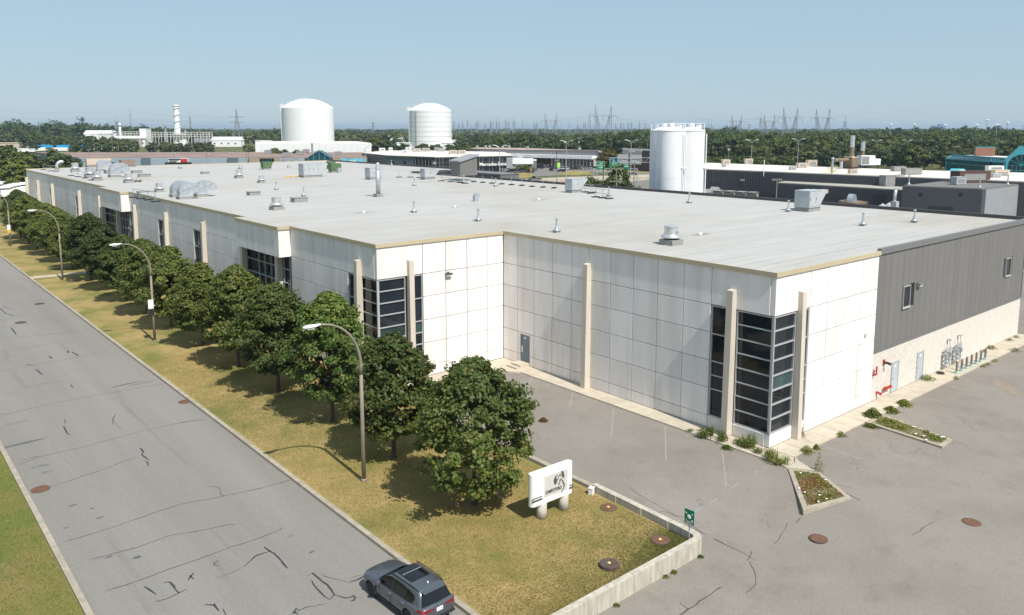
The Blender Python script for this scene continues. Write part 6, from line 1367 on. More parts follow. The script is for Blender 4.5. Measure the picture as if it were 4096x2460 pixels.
t = thing('turquoise_skylight', 'low turquoise skylight hut in front of the glass building', 'skylight', onground(zt(860,0)[0], 300), FACE-R(20)); MB().box(-5,4,-2,2,0,4.5).build('wall', TURQ, t); b = MB(); b.v = [(-3,-2,4.5),(3,-2,4.5),(3,2,4.5),(-3,2,4.5),(-2,0,6.4),(2.4,0,6.4)]
for f in ((0,1,5,4),(1,2,5),(2,3,4,5),(3,0,4)): b.face(f)
b.build('glass_roof', TURQ, t)
# ------------------------------------------------------------------ left background
bl_, bp = block('blue_workshop', 'long pale blue workshop row with brown gravel roof', [(190,380.6),(600,379.2),(600,367),(85,367.5)], 5.0, BLUEW, BROOF)
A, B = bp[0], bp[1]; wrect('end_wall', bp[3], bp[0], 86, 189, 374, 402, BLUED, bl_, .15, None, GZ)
for x0, x1 in ((343.5,364),(551,575.5)): wrect('dark_bay', A, B, x0, x1, 380.4, 402, BLUED, bl_, 1.2, None, GZ)
for k in range(46): 
    x = 193+k*8.8
    if not (342 < x < 366 or 550 < x < 577): wrect('wall_panel', A, B, x, x+8.2, 383, 402, BLUEW, bl_, .12, None, GZ)
for x0, x1 in ((245,287),(398,463),(596,600)): wrect('window_strip', A, B, x0, x1, 391.5, 395.5, GLASSF, bl_, .3)
bb_ = wrect('billboard', A, B, 407, 454, 382.5, 391.5, LETT, bl_, .8); wrect('billboard_band', A, B, 407.5, 437, 382.7, 385.6, BLACK, bl_, .9, bb_); wrect('billboard_end', A, B, 437, 453.5, 383, 391.2, RED, bl_, .95, bb_)
for k in range(5): wrect('printed_line', A, B, 409, 434-k*2, 386.4+k, 386.9+k, GREYT, bl_, .9, bb_)
tn, tp2 = block('tan_workshop', 'tan brick workshop with blue glass gable and vehicle posters', [(600.5,379),(886,380.6),(880,367.5),(600.5,366.9)], 5.2, TANB, BROOF)
A, B = tp2[0], tp2[1]
for x0, x1 in ((628,662),(736,756),(778,803)): 
    g = wrect('window_wall', A, B, x0, x1, 382, 397, GLASSF, tn, .2)
    for k in range(1,5): wrect('mullion', A, B, x0+(x1-x0)*k/5, x0+(x1-x0)*k/5+.6, 382, 397, mat('blue_frame', (.08,.2,.3), .5), tn, .35, g)
mp1 = m_glass('poster_print', (.45,.5,.6), .5); mp2 = m_glass('poster_print_b', (.12,.32,.42), .5)
for x0, x1, m, lb in ((674,736,mp1,'pale poster with three vehicle shapes'),(823,883,mp2,'colourful blue poster with a white car')):
    pb = wrect('poster', A, B, x0, x1, 382, 397.5, m, tn, .5); pb['label'] = lb
    n_ = 3 if x0 < 700 else 1
    for k in range(n_):
        xx = x0+(x1-x0)*(k+.5)/n_; hw = 8 if n_ == 3 else 14; wrect('printed_car', A, B, xx-hw, xx+hw, 390, 395, LETT, tn, .56, pb); wrect('printed_cabin', A, B, xx-hw*.6, xx+hw*.5, 387.5, 390, GREYT if n_ == 3 else LETT, tn, .56, pb)
g0 = PW(773,380,A,B); gx = (B-A).normalized(); gx.z = 0; gn2 = Vector((gx.y,-gx.x,0)); gn2 = gn2 if gn2.dot(Vector(CAM)-g0) > 0 else -gn2
b = MB(); gl = [(-6,GZ),(6,GZ),(6,5.2),(0,8.8),(-6,5.2)]; b.v = [tuple(g0*1+gx*u+gn2*1.5+Vector((0,0,z-g0.z))) for u, z in gl]+[tuple(g0+gx*u-gn2*3+Vector((0,0,z-g0.z))) for u, z in gl]
b.face(range(5)); b.face((9,8,7,6,5))
for i in range(5): j = (i+1) % 5; b.face((i,5+i,5+j,j))
gg = wb(b, 'glass_gable', GLASST, tn)
for u, z in ((-6,5.2),(-3,7),(0,8.8),(3,7),(6,5.2)): wb(MB().bar(g0+gx*u+gn2*1.6+Vector((0,0,GZ-g0.z)), g0+gx*u+gn2*1.6+Vector((0,0,z-g0.z)), .35), 'gable_bar', mat('blue_frame', (.08,.2,.3)), tn, gg)
for a, c in (((-6,5.2),(0,8.8)),((0,8.8),(6,5.2))): wb(MB().bar(g0+gx*a[0]+gn2*1.6+Vector((0,0,a[1]-g0.z)), g0+gx*c[0]+gn2*1.6+Vector((0,0,c[1]-g0.z)), .5), 'gable_edge', mat('blue_frame', (.08,.2,.3)), tn, gg)
for k, (x, y) in enumerate([(345,580),(470,565),(530,545),(170,555),(640,568),(830,570)]): roofbox(*z2(x, y), 5.2, 3.6, 2.4, 2.2, 'roof_unit', '%s grey unit from the left on the tan workshop roof' % ORD[k], CURB if k % 2 else LGREYW, 'roof unit', FACE, 'units on the tan workshop')
for k, x in enumerate([250,330,420,500,560]): roofbox(x, 374, 5.0, 2.2, 1.6, 1.2, 'roof_unit', '%s small vent from the left on the blue workshop roof' % ORD[k], ALU, 'vent', FACE, 'vents on the blue workshop')
ww, wp = block('white_warehouse', 'big plain white warehouse in front of the left storage tank', [(616,344.8),(896,344.8),(860,340.5),(630,340.5)], 10.8, WHITE, WROOF)
wrect('wall_step', wp[0], wp[1], 752, 757, 346, 392, LGREYW, ww, .3, None, GZ)
for k in range(18):
    x = 618+k*15.4
    if not 745 < x < 760: wrect('wall_panel', wp[0], wp[1], x, x+15, 346.3, 392, WHITE, ww, .25, None, GZ)
# storage tanks
def big_tank(x0, x1, yrim, ytop, depth, label, bands, name='storage_tank'):
    s = depth/1926.; r = (x1-x0)/2*s; c = onground((x0+x1)/2, depth+r*.0); zr = CAM[2]+(308.9-yrim)*s-GZ; zt2 = CAM[2]+(308.9-ytop)*s-GZ
    t = thing(name, label, 'tank', c, FACE); MB().lathe([(r,0),(r,zr)], n=72, cap=False).build('shell', TANKW, t, smooth=True)
    hd = zt2-zr; Rs = (r*r+hd*hd)/(2*hd); prof = []
    for k in range(11): rr = r*(1-k/10.02); prof.append((rr, zr+math.sqrt(Rs*Rs-rr*rr)-(Rs-hd)))
    MB().lathe(prof, n=72, cap=False).build('dome_roof', TANKW, t, smooth=True)
    for k in range(bands): MB().lathe([(r+.12,zr*(k+1.)/(bands+.4)),(r+.12,zr*(k+1.)/(bands+.4)+.5)], n=72, cap=False).build('ring_band', mat('tank_band', (.55,.55,.56), .5), t)
    MB().box(-r-1.6,-r+2.2,-3,1,zr-.5,zr+4.5).build('platform', mat('tank_steel', (.6,.58,.57), .6), t); MB().bar((-r*.92,-r*.42,0),(-r*.92,-r*.42,zr), .9).build('stair_pipe', TANKW, t)
    rl = MB()
    for k in range(9): a = k/9; rr = r*(1-a)*.98; rl.box(-rr-.12,-rr+.12,-.4,-.1,zr+math.sqrt(Rs*Rs-rr*rr)-(Rs-hd),zr+math.sqrt(Rs*Rs-rr*rr)-(Rs-hd)+2)
    rl.build('dome_stair', TANKW, t)
    if bands: MB().bar((-r*.55,-r*.86,0),(-r*.55,-r*.86,zr), .7).build('stair_pipe', LGREYW, t)
big_tank(683.5,805,262,240,860,'huge white domed storage tank, left and larger in view',0); big_tank(987,1089.5,268,250,960,'huge white domed storage tank with ring bands, right one',7)
# gas plant
def dpt(x, y, depth): return PD(x, y, depth)
def plant_box(x0, x1, y0, depth, label, m=WHITE, dpth=12, name='plant_building', gable=False, z0=GZ):
    a, c = onground(x0, depth), onground(x1, depth); zt_ = CAM[2]-(y0-308.9)*depth/1926.; t = thing(name, label, 'building', (a+c)/2, FACE, None); w_ = (c-a).length
    MB().box(-w_/2,w_/2,0,dpth,0,zt_-GZ).build('wall', m, t)
    if gable:
        b = MB(); h = zt_-GZ; b.v = [(-w_/2-.5,-.5,h),(w_/2+.5,-.5,h),(w_/2+.5,dpth,h),(-w_/2-.5,dpth,h),(-w_/2,dpth/2,h+4),(w_/2,dpth/2,h+4)]
        for f in ((0,1,5,4),(2,3,4,5),(3,0,4),(1,2,5)): b.face(f)
        b.build('roof', WHITE, t)
    else: MB().box(-w_/2-.3,w_/2+.3,-.3,dpth+.3,zt_-GZ,zt_-GZ+.4).build('roof', m, t)
    for k in range(int(w_/8)): MB().box(-w_/2+3+k*8,-w_/2+5+k*8,-.1,0,(zt_-GZ)*.4,(zt_-GZ)*.6).build('window', GLASSF, t)
    return t
plant_box(*[z1(790,0)[0], z1(1040,0)[0]], z1(0,365)[1], 960, 'white gabled plant hall at the left', gable=True); plant_box(z1(665,0)[0], z1(800,0)[0], z1(0,395)[1], 950, 'white flat plant building with two round vents'); plant_box(z1(1110,0)[0], z1(1385,0)[0], z1(0,418)[1], 930, 'white long low plant building under the tank'); plant_box(z1(1315,0)[0], z1(1375,0)[0], z1(0,318)[1], 940, 'white narrow tower block in the gas plant', dpth=14)
plant_box(z1(1985,0)[0], z1(2265,0)[0], z1(0,425)[1], 930, 'white plant hall right of the column', gable=True); plant_box(z1(420,0)[0], z1(660,0)[0], z1(0,400)[1], 930, 'dark brown low building left of the plant', BROWNW); plant_box(z1(385,0)[0], z1(425,0)[0], z1(0,405)[1], 900, 'small white building beside the brown one'); plant_box(z1(1830,0)[0], z1(1985,0)[0], z1(0,405)[1], 990, 'pale plant block behind the pipe rack', LGREYW); plant_box(z1(2400,0)[0], z1(2520,0)[0], z1(0,430)[1], 700, 'white building edge left of the big white warehouse'); plant_box(z1(-40,0)[0], z1(180,0)[0], z1(0,450)[1], 700, 'beige flat building at the left picture edge', CREAM); plant_box(z2(1270,0)[0], z2(1440,0)[0], z2(0,385)[1], 1150, 'low white plant between the two storage tanks'); plant_box(z2(950,0)[0], z2(1160,0)[0], z2(0,365)[1], 1250, 'dark low office far between the tanks', BROWNW); plant_box(z2(1895,0)[0], z2(2100,0)[0], z2(0,368)[1], 1150, 'pale far building right of the right storage tank', LGREYW)
plant_box(z2(1380,0)[0], z2(1510,0)[0], z2(0,450)[1], 830, 'white hut with tan roof before the right storage tank'); plant_box(z2(1800,0)[0], z2(2045,0)[0], z2(0,450)[1], 830, 'white gabled shed right of the right storage tank', gable=True)
t = thing('horizontal_tank', 'long white horizontal pressure tank in the gas plant', 'tank', onground(z1(1230,0)[0], 915), FACE); MB().tube([(-17,0,10.2),(-16,0,10.2),(16,0,10.2),(17,0,10.2)], 1.8, 16).build('shell', WHITE, t, smooth=True)
for x in (-11,11): MB().box(x-1,x+1,-1.6,1.6,0,9).build('saddle', CONC, t)
s = 940/1926.; t = thing('process_column', 'tall white distillation column with spiral ladder in the gas plant', 'column', onground(428.5,940)); r = 6.9*s; H = CAM[2]+(308.9-257)*s-GZ
MB().lathe([(r*1.12,0),(r*1.05,H*.45),(r*.9,H*.46),(r*.9,H)], n=20).build('shell', TANKW, t); MB().lathe([(r*1.15,H-.3),(r*1.2,H+1.2),(r*.5,H+1.6)], n=16).build('top_platform', WHITE, t)
for k in range(5): MB().tube([(r*1.05*math.cos(R(a)), r*1.05*math.sin(R(a)), H*(.18+k*.16)+a*.022) for a in range(180,400,20)], .4, 6).build('spiral_walkway', mat('tank_steel', (.6,.58,.57)), t)
for x, y0, r_, lb in [(1133,265,1.5,'slim steel stack with platform at the left of the plant'),(1562,280,1.2,'thin white stack left of the process column'),(1748,300,1.4,'thin grey stack right of the process column'),(1080,335,1.6,'short white stack beside the gabled hall'),(1720,365,5.0,'squat white vessel beside the process column')]:
    zt_ = CAM[2]-(z1(0,y0)[1]-308.9)*s; t = thing('plant_stack', lb, 'stack', onground(z1(x,0)[0],940), 0, 'stacks in the gas plant'); MB().lathe([(r_,0),(r_,zt_-GZ-2),(r_*.7,zt_-GZ)], n=12).build('stack', WHITE if r_ > 1.4 else LGREYW, t); MB().lathe([(r_*1.8,(zt_-GZ)*.9),(r_*1.8,(zt_-GZ)*.9+.6)], n=10).build('platform', LGREYW, t)
def pipe_rack(x0, x1, y0, y1, depth, label, n=14):
    a, c = onground(x0, depth), onground(x1, depth); L = (c-a).length; t = thing('pipe_rack', label, 'pipe rack', a, math.atan2(c.y-a.y, c.x-a.x)); s_ = depth/1926.; zt_ = CAM[2]-(y0-308.9)*s_-GZ; zb = CAM[2]-(y1-308.9)*s_-GZ; m = mat('rack_steel', (.58,.57,.55), .6)
    for k in range(n+1): MB().bar((L*k/n,0,0),(L*k/n,0,zt_), .5).build('post', m, t)
    for f in (1,.72,.45): z = zb+(zt_-zb)*f; MB().bar((0,0,z),(L,0,z), .6).build('pipe', m, t)
    for k in range(0,n,2): MB().bar((L*k/n,0,zb),(L*(k+1)/n,0,zt_), .35).build('brace', m, t)
pipe_rack(z1(930,0)[0], z1(1320,0)[0], z1(0,345)[1], z1(0,410)[1], 925, 'steel pipe rack left of the plant column'); pipe_rack(z1(1380,0)[0], z1(2000,0)[0], z1(0,350)[1], z1(0,420)[1], 925, 'long steel pipe rack beside the plant column', 22)
# truck yard with blue and white trucks, far left
k = 0
for x, y, m, L in [(235,500,TARPB,14),(300,495,TARPB,14),(370,498,TARPB,14),(430,502,TARPB,14),(605,500,TARPB,14),(640,510,TARPB,14),(760,500,TARPB,12),(845,495,TARPB,9),(905,495,TARPB,9),(965,495,TARPB,9),(1150,490,TARPB,12),(250,540,WHITE,14),(350,530,WHITE,14),(570,530,WHITE,12),(780,520,WHITE,16),(960,517,WHITE,16),(1200,505,WHITE,16),(1080,508,WHITE,14)]:
    box_truck(P(*z1(x, y+6)), XA+R(10 if k % 3 else 60), L, '%s %s trailer from the left in the far truck yard' % (ORD[k] if m is TARPB else ORD[k-11], 'blue' if m is TARPB else 'white'), False, 'trailers in the far truck yard', m, 'yard_trailer', 2.9, 'trailer'); k += 1
# white trucks behind the left roof corner
def zl(x, y): return (x*.16188/KP, (560+y*.16188)/KP)
c = P(*zl(230,1090), -.1); box_truck((c.x-1,c.y,GZ), XA+R(-4), 15.5, 'long white trailer at the left edge behind the warehouse corner', False, None, WHITE, 'semi_trailer', 3.0, 'trailer')
for k, (x, y) in enumerate([(20,880),(100,880),(190,880),(300,880),(490,840)]):
    c = onground(zl(x,0)[0], 245+k*4); t = thing('tractor_unit', '%s white truck tractor from the left behind the long white trailer' % ORD[k], 'truck', c, XA+R(-60), 'white tractors at the left edge')
    b = MB(); pr = [(-1.6,.8),(-1.6,2.6),(-1.2,3.9),(.2,3.7),(.9,2.4),(2.4,2.0),(2.6,.8)]; n = len(pr); b.v = [(q[0],-1.2,q[1]) for q in pr]+[(q[0],1.2,q[1]) for q in pr]; b.face(range(n)); b.face([n+i for i in reversed(range(n))])
    for i in range(n): j = (i+1) % n; b.face((i,n+i,n+j,j))
    b.build('cab', WHITE, t); MB().box(-4.6,-1.6,-.5,.5,.8,1.1).build('frame', BLACK, t)
    for wx in (-4,-2.8,1.7):
        for wy in (-1,1): MB().lathe([(.2,-.2),(.52,-.2),(.52,.2),(.2,.2)], n=12).build('wheel', BLACK, t, (wx,wy,.52), rot=(R(90),0,0))
    MB().box(.1,.75,-1.22,1.22,2.5,3.2).build('side_window', CARGL, t)
sheet('truck_lot', [(-60,470),(75,452),(120,430),(60,412),(-60,408)], GZ+.012, YARD); sheet('side_road', [(-80,464),(60,447),(62,440),(-80,452)], GZ+.02, SAND)
t = thing('low_fence', 'dark low rail fence at the left edge beyond the maples', 'fence', P(10,447)); a, c = P(-30,453), P(62,444)
for z in (.9,.45): wb(MB().bar(a+Vector((0,0,z)), c+Vector((0,0,z)), .08), 'rail', BLACK, t)
for k in range(9): q = a.lerp(c, k/8); wb(MB().bar(q, q+Vector((0,0,1)), .1), 'post', BLACK, t)

# ================================================================== VEGETATION IN THE DISTANCE, PYLONS, WEEDS, GRASS, HAZE
def tree_mesh(seed, h, rx, ncl, nl, ls, mt, z0f=.16):
    rng = np.random.default_rng(seed); z0 = h*z0f; Pt, Nr, C = crown_pts(rng, rx, h-z0-.1, z0, ncl, nl, rx*.27); V, F = leaves(rng, Pt, Nr*1.4, ls, .4, .3)
    tb = MB(); tb.tube([(0,0,-.3),(.1,0,h*.3),(0,.1,h*.8)], h*.022, 7, h*.006)
    for k in range(7): c = C[rng.integers(len(C))]; tb.tube([(0,0,h*.25),(c[0]*.8,c[1]*.8,c[2])], h*.009, 5, h*.003)
    return np_mesh('crown', V, F, mt), tb.mesh('trunk', BARK)
FT = [tree_mesh(50+i, 12, 4.6, 80, 40, .75, WOODS if i % 2 else WOODS_L) for i in range(4)]; FTY = tree_mesh(77, 12, 5.4, 90, 42, .7, m_leaf('yellowing_leaf', (.06,.07,.015), (.11,.10,.02), (.2,.14,.03))); SHR = tree_mesh(91, 3.2, 2.4, 60, 40, .32, WOODS_L, .03)
def far_tree(x, depth, ztop, label, v=None, wf=1., mesh=None, name='tree', cat='tree', grp='trees beyond the warehouse'):
    c = onground(x, depth); h = ztop-GZ; me = mesh or FT[v if v is not None else rnd.randrange(4)]; s = h/12 if me is not SHR else h/3.2
    t = thing(name, label, cat, c, rnd.uniform(0,6.28), grp, (s*wf,s*wf,s)); link('crown', me[0], t); link('trunk', me[1], t)
def ztop_at(y, depth): return CAM[2]-(y-308.9)*depth/1926.
TL = [(z3(1760,0)[0],200,392,'tall narrow roadside tree in front of the green highway signs',.62,1),(z3(1650,0)[0],385,361,'yellowing tree before the brown office',1.1,'y'),(z3(870,0)[0],210,433,'bushy tree behind the roof edge left of the air handler',1.2,3),(z3(930,0)[0],205,437,'second bushy tree behind the roof edge by the pickup',1.2,1),(z3(1385,0)[0],200,421,'small tree behind the air handler',.9,3),(z3(1480,0)[0],205,423,'spreading tree right behind the air handler hood',1.1,1),(z3(1560,0)[0],200,443,'low tree right of the railing by the signs',1.,3),
    (z1(70,0)[0],300,343,'bright green tree at the left picture edge',1.0,0),(z1(210,0)[0],290,358,'bright green tree left of the warehouse corner',1.1,2),(z1(120,0)[0],270,372,'low bright tree at far left',1.2,0),(z1(510,0)[0],275,356,'dark tree behind the left roof corner',.9,1),(z1(420,0)[0],290,375,'dark bushy tree left of the lamp',1.2,3),(z1(580,0)[0],270,372,'dark tree right of the left lamp',1.1,1),(z1(300,0)[0],700,318,'dark round tree before the left plant',1.,1)]
for x, d, y, lb, wf, v in TL: far_tree(x, d, ztop_at(y, d), lb, v if v != 'y' else None, wf, FTY if v == 'y' else None)
tr2 = [(770,430),(840,430),(970,425),(1090,430),(1150,445),(1240,450),(690,460),(1430,440),(1540,440),(1620,455),(1690,450),(1760,455),(1870,440),(1960,440),(1040,480),(2330,470),(2360,480)]
for k, (x, y) in enumerate(tr2): far_tree(z1(x,0)[0], 640, ztop_at(z1(0,y-8)[1], 640), '%s small tree in the row before the gas plant' % ORD[k], None, 1.1, None, 'tree', 'tree', 'trees before the gas plant')
tr3 = [(1215,375),(1180,385),(1280,385),(1355,450),(1440,445),(1635,445),(1590,460),(1760,450),(1720,460),(1885,455),(1965,450),(2040,460),(2110,455),(1545,475),(2180,440),(2250,450),(2330,440)]
for k, (x, y) in enumerate(tr3): far_tree(z2(x,0)[0], 620, ztop_at(z2(0,y)[1], 620), '%s tree in the row before the right storage tank' % ORD[k], None, 1.15, None, 'tree', 'tree', 'trees before the storage tank')
tr4 = [(215,485),(250,500),(325,495),(415,515),(540,530),(635,535),(770,540),(440,500)]
for k, (x, y) in enumerate(tr4): far_tree(z2(x,0)[0], 480, ztop_at(z2(0,y)[1], 480), '%s tree before the big white warehouse' % ORD[k], None, .7, None, 'tree', 'tree', 'trees before the white warehouse')
tr5 = [(60,560),(150,520),(240,560),(330,640),(400,600),(480,650),(560,560),(650,540),(720,620),(800,690),(860,610),(930,520),(1000,520),(1060,500),(1130,560),(1200,560),(1290,590),(1400,600),(1480,560),(1560,600),(1630,560),(1760,510),(1860,480),(1950,540),(2060,560),(2190,520),(2280,480),(2340,440)]
for k, (x, y) in enumerate(tr5): far_tree(z5b(x,0)[0], 400+(k*37) % 60, ztop_at(z5b(0,y)[1], 420), '%s large tree from the left behind the white factory roof' % ORD[k], [1,3,1,0,3,1,2][k % 7], 1.15, FTY if k == 21 else None, 'tree', 'tree', 'trees behind the factory')
for k, (x, y) in enumerate([(560,690),(660,690),(810,690),(935,660),(1180,660),(1150,720),(1290,690),(1430,650),(1520,700),(1640,700),(1730,530),(1820,700)]): far_tree(z4(x,0)[0], 395+(k*23) % 40, ztop_at(z4(0,y)[1], 400), '%s roadside tree from the silos to the right' % ORD[k], [0,3,0,1][k % 4], 1.3, None, 'tree', 'tree', 'roadside trees right of the silos')
for k, (x, y) in enumerate([(690,905),(560,885),(600,880),(1710,1060),(1740,1110),(870,700)]): far_tree(z3(x,0)[0], [390,400,395,215,205,560][k], ztop_at(z3(0,y-25)[1], [390,400,395,215,205,560][k]), ['dark hedge bush left of the black van','low bush right of the showroom','second low bush right of the showroom','low bush at the foot of the roadside tree','small bush by the grey pole','dark bush behind the dock warehouse'][k], None, 1.3, SHR, 'shrub', 'shrub', 'shrubs around the lots')
# woods: masses of crowns, one object each
def woods(name, label, spots, seed, ncl, nl, ls, mt):
    rng = np.random.default_rng(seed); VV = []; FF = []; n0 = 0
    for x, y, h, rx in spots:
        Pt, Nr, C = crown_pts(rng, rx, h*.9, h*.08, ncl, nl, rx*.3, 4); V, F = leaves(rng, Pt+np.array([x, y, GZ]), Nr*1.5, ls, .35, .25); VV.append(V); FF.append(F+n0); n0 += len(V)
    o = link(name, np_mesh(name, np.concatenate(VV), np.concatenate(FF), mt)); o['label'] = label; o['category'] = 'woods'; return stuff(o)
def spots(n, xa, xb, near, deep, hfun, rxf=.4):
    out = []
    for k in range(n):
        x = xa+(xb-xa)*(k+rnd.random())/n; d = near(x)+deep*rnd.random()**1.6; c = onground(x, d); h = hfun(x, d)*rnd.uniform(.8,1.08); out.append((c.x, c.y, h, h*rxf*rnd.uniform(.8,1.25)))
    return out
def lerp_tab(tab):
    def f(x):
        for (a, va), (c, vc) in zip(tab[:-1], tab[1:]):
            if x <= c: return va+(vc-va)*max(0, (x-a)/(c-a))
        return tab[-1][1]
    return f
top_r = lerp_tab([(1100,326),(1180,322),(1260,316),(1330,319),(1400,321),(1520,313),(1570,309),(1700,310),(1760,308),(1860,315),(1980,313),(2080,318),(2200,314),(2300,312),(2471,309),(2700,309)])
near_r = lerp_tab([(1100,760),(1250,640),(1450,560),(1700,500),(2000,500),(2471,520),(2800,540)])
hf = lambda x, d: ztop_at(top_r(x)+rnd.uniform(-1,3.5), d)-GZ
woods('woods', 'dense green wood along the horizon right of the storage tanks', spots(230, 1100, 2760, near_r, 160, lambda x, d: hf(x, d)), 5, 60, 26, 1.0, WOODS)
woods('woods', 'second lighter belt of the wood right of the storage tanks', spots(120, 1150, 2760, lambda x: near_r(x)-15, 260, lambda x, d: hf(x, d)*.94), 6, 60, 26, 1.0, WOODS_L)
woods('woods', 'far wooded rise at the right horizon', spots(150, 1950, 2800, lambda x: 900, 500, lambda x, d: ztop_at(lerp_tab([(1950,314),(2150,309),(2250,306),(2400,307.5),(2800,307)])(x), d)-GZ), 8, 34, 11, 2.6, WOODS)
woods('woods', 'distant green tree belt between the tanks and the plant', spots(170, 430, 1250, lambda x: 1050, 420, lambda x, d: ztop_at(lerp_tab([(430,311),(560,314),(640,312),(700,312.5),(760,311),(900,317),(1100,318),(1250,320)])(x), d)-GZ), 9, 34, 11, 2.4, WOODS_L)
woods('woods', 'green wood at the left horizon behind the gas plant', spots(150, -250, 470, lambda x: 1000, 260, lambda x, d: ztop_at(lerp_tab([(-250,294),(0,294),(50,290),(90,300),(140,292),(190,296),(260,299),(300,306),(350,303),(420,307),(470,312)])(x), d)-GZ), 10, 40, 12, 2.3, WOODS)
woods('woods', 'lower light green belt of trees before the left wood', spots(70, -250, 330, lambda x: 860, 80, lambda x, d: ztop_at(lerp_tab([(-250,312),(0,310),(120,318),(330,335)])(x), d)-GZ), 12, 40, 12, 1.9, WOODS_L)
woods('woods', 'hazy flat tree cover on the far plain', [(*onground(rnd.uniform(-500,3000), rnd.uniform(2200,5200))[:2], rnd.uniform(10,17), rnd.uniform(16,40)) for _ in range(900)], 14, 16, 6, 9, WOODS)
woods('scrub', 'low green scrub below the wood behind the lots', spots(120, 1160, 2000, lambda x: near_r(x)-30, 25, lambda x, d: 5.5, .6), 15, 18, 10, 1.0, WOODS_L)
woods('scrub', 'low weeds and bushes around the far truck yard', spots(45, -60, 640, lambda x: 540, 160, lambda x, d: 2.2, .8), 16, 18, 10, .9, WOODS_L)
# pylons and substation masts
def lattice(mb, a, c, n, w0, w1, m=None, bw=.3):
    a, c = Vector(a), Vector(c); ax = (c-a).normalized(); u = ax.cross(Vector((0,1,0))); u = u.normalized() if u.length > .01 else Vector((1,0,0)); v = ax.cross(u)
    for k in range(n):
        p, q = a.lerp(c, k/n), a.lerp(c, (k+1)/n); wp, wq = w0+(w1-w0)*k/n, w0+(w1-w0)*(k+1)/n
        cs = [(1,1),(1,-1),(-1,-1),(-1,1)]
        for i in range(4):
            s1, s2 = cs[i], cs[(i+1) % 4]; P1 = p+u*s1[0]*wp/2+v*s1[1]*wp/2; Q1 = q+u*s1[0]*wq/2+v*s1[1]*wq/2; Q2 = q+u*s2[0]*wq/2+v*s2[1]*wq/2
            mb.bar(P1, Q1, bw); mb.bar(P1, Q2, bw*.7)
def pylon_big(x, depth, ytop, label, sc=1., m=PYL):
    c = onground(x, depth); H = ztop_at(ytop, depth)-GZ; t = thing('pylon', label, 'pylon', c, FACE+R(10), 'large transmission pylons'); w_ = H*.19; hb = H*.76
    for s in (-1,1):
        b = MB(); lattice(b, (s*w_*.86,0,0), (s*w_*.95,0,hb), 10, 3.4, 2.0, bw=.25); b.build('leg', m, t)
        b = MB(); lattice(b, (s*w_*.95,0,hb), (s*w_*1.05,0,H), 4, 2.2, .3, bw=.2); b.build('peak', m, t)
        b = MB(); lattice(b, (s*w_*.2,0,H*.32), (s*w_*.85,0,hb), 6, 1.4, 1.4, bw=.2); b.build('inner_strut', m, t)
        b = MB(); lattice(b, (s*w_*1.05,0,hb), (s*w_*1.9,0,hb-1), 4, 1.8, .3, bw=.18); b.build('outer_arm', m, t)
    b = MB(); lattice(b, (-w_*1.05,0,hb), (w_*1.05,0,hb), 8, 2., 2., bw=.22); b.build('bridge', m, t)
    for x_ in (-w_*1.85,0,w_*1.85): MB().tube([(x_,0,hb-1),(x_,0,hb-5)], .25, 5).build('insulator', m, t)
for x, d, y, lb in [(1455,880,256,'nearest big twin-peaked pylon behind the wood'),(1329,1100,274,'twin-peaked pylon left of the nearest one'),(1905,950,262,'big twin-peaked pylon right of the silos'),(1983,980,264,'twin-peaked pylon furthest right'),(1855,1150,277,'twin-peaked pylon left of the pair at right'),(1776,1300,278,'smaller twin-peaked pylon above the wood right of the silos')]: pylon_big(x, d, y, lb)
def mast(x, depth, ytop, label, w0=3., m=PYL, grp='slim lattice masts', arms=0):
    c = onground(x, depth); H = ztop_at(ytop, depth)-GZ; t = thing('lattice_mast', label, 'mast', c, FACE+R(rnd.uniform(-30,30)), grp); b = MB(); lattice(b, (0,0,0), (0,0,H*.8), 8, w0, w0*.45, bw=.3); b.build('tower', m, t); MB().tube([(0,0,H*.8),(0,0,H)], .22, 5).build('spire', m, t)
    for k in range(arms): b = MB(); b.bar((-5,0,H*(.78-.14*k)),(5,0,H*(.78-.14*k)),.35); b.build('arm', m, t)
for x, d, y, lb, a in [(z1(1240,0)[0],1300,z1(0,120)[1],'tall lattice mast left of the plant column',1),(z1(1105,0)[0],1000,z1(0,195)[1],'short lattice mast at the left of the plant',1),(z1(1797,0)[0],1300,z1(0,150)[1],'lattice mast right of the plant column',0),(z2(1160,0)[0],1300,z2(0,215)[1],'lattice mast between the two storage tanks',2),(z4(1158,0)[0],1100,z4(0,150)[1],'lattice mast left of the right pylons',2),(z4(2158,0)[0],1000,z4(0,185)[1],'square lattice mast right of all pylons',0),(z3(1412,0)[0],1000,z3(0,230)[1],'square lattice mast left of the nearest pylon',0),(z4(1025,0)[0],1400,z4(0,240)[1],'small mast with two arms above the wood',2)]: mast(x, d, y, lb, 4.5 if 'square' in lb else 3.4, arms=a)
t = thing('lattice_mast', 'cross-armed pylon left of the big left tank', 'pylon', onground(z1(2235,0)[0],1050), FACE); H = ztop_at(z1(0,135)[1],1050)-GZ
b = MB(); lattice(b,(0,0,0),(0,0,H*.62),7,14,3,bw=.4); b.build('tower', PYL, t); b = MB(); lattice(b,(0,0,H*.62),(0,0,H),4,3,.4,bw=.35); b.build('peak', PYL, t)
for z in (.62,.78): b = MB(); lattice(b,(-10,0,H*z),(10,0,H*z),5,1.2,1.2,bw=.25); b.build('arm', PYL, t)
k = 0
for x in [1918,1968,2003,2047,2085,2130,2148,2213,2265,2290,2322,2405,2440]:
    mast(z2(x,0)[0], 1650+(k*53) % 200, z2(0,205+(k*37) % 55)[1], '%s substation mast from the left beside the right storage tank' % ORD[k], 3.4, grp='substation masts', arms=1 if k % 2 else 0); k += 1
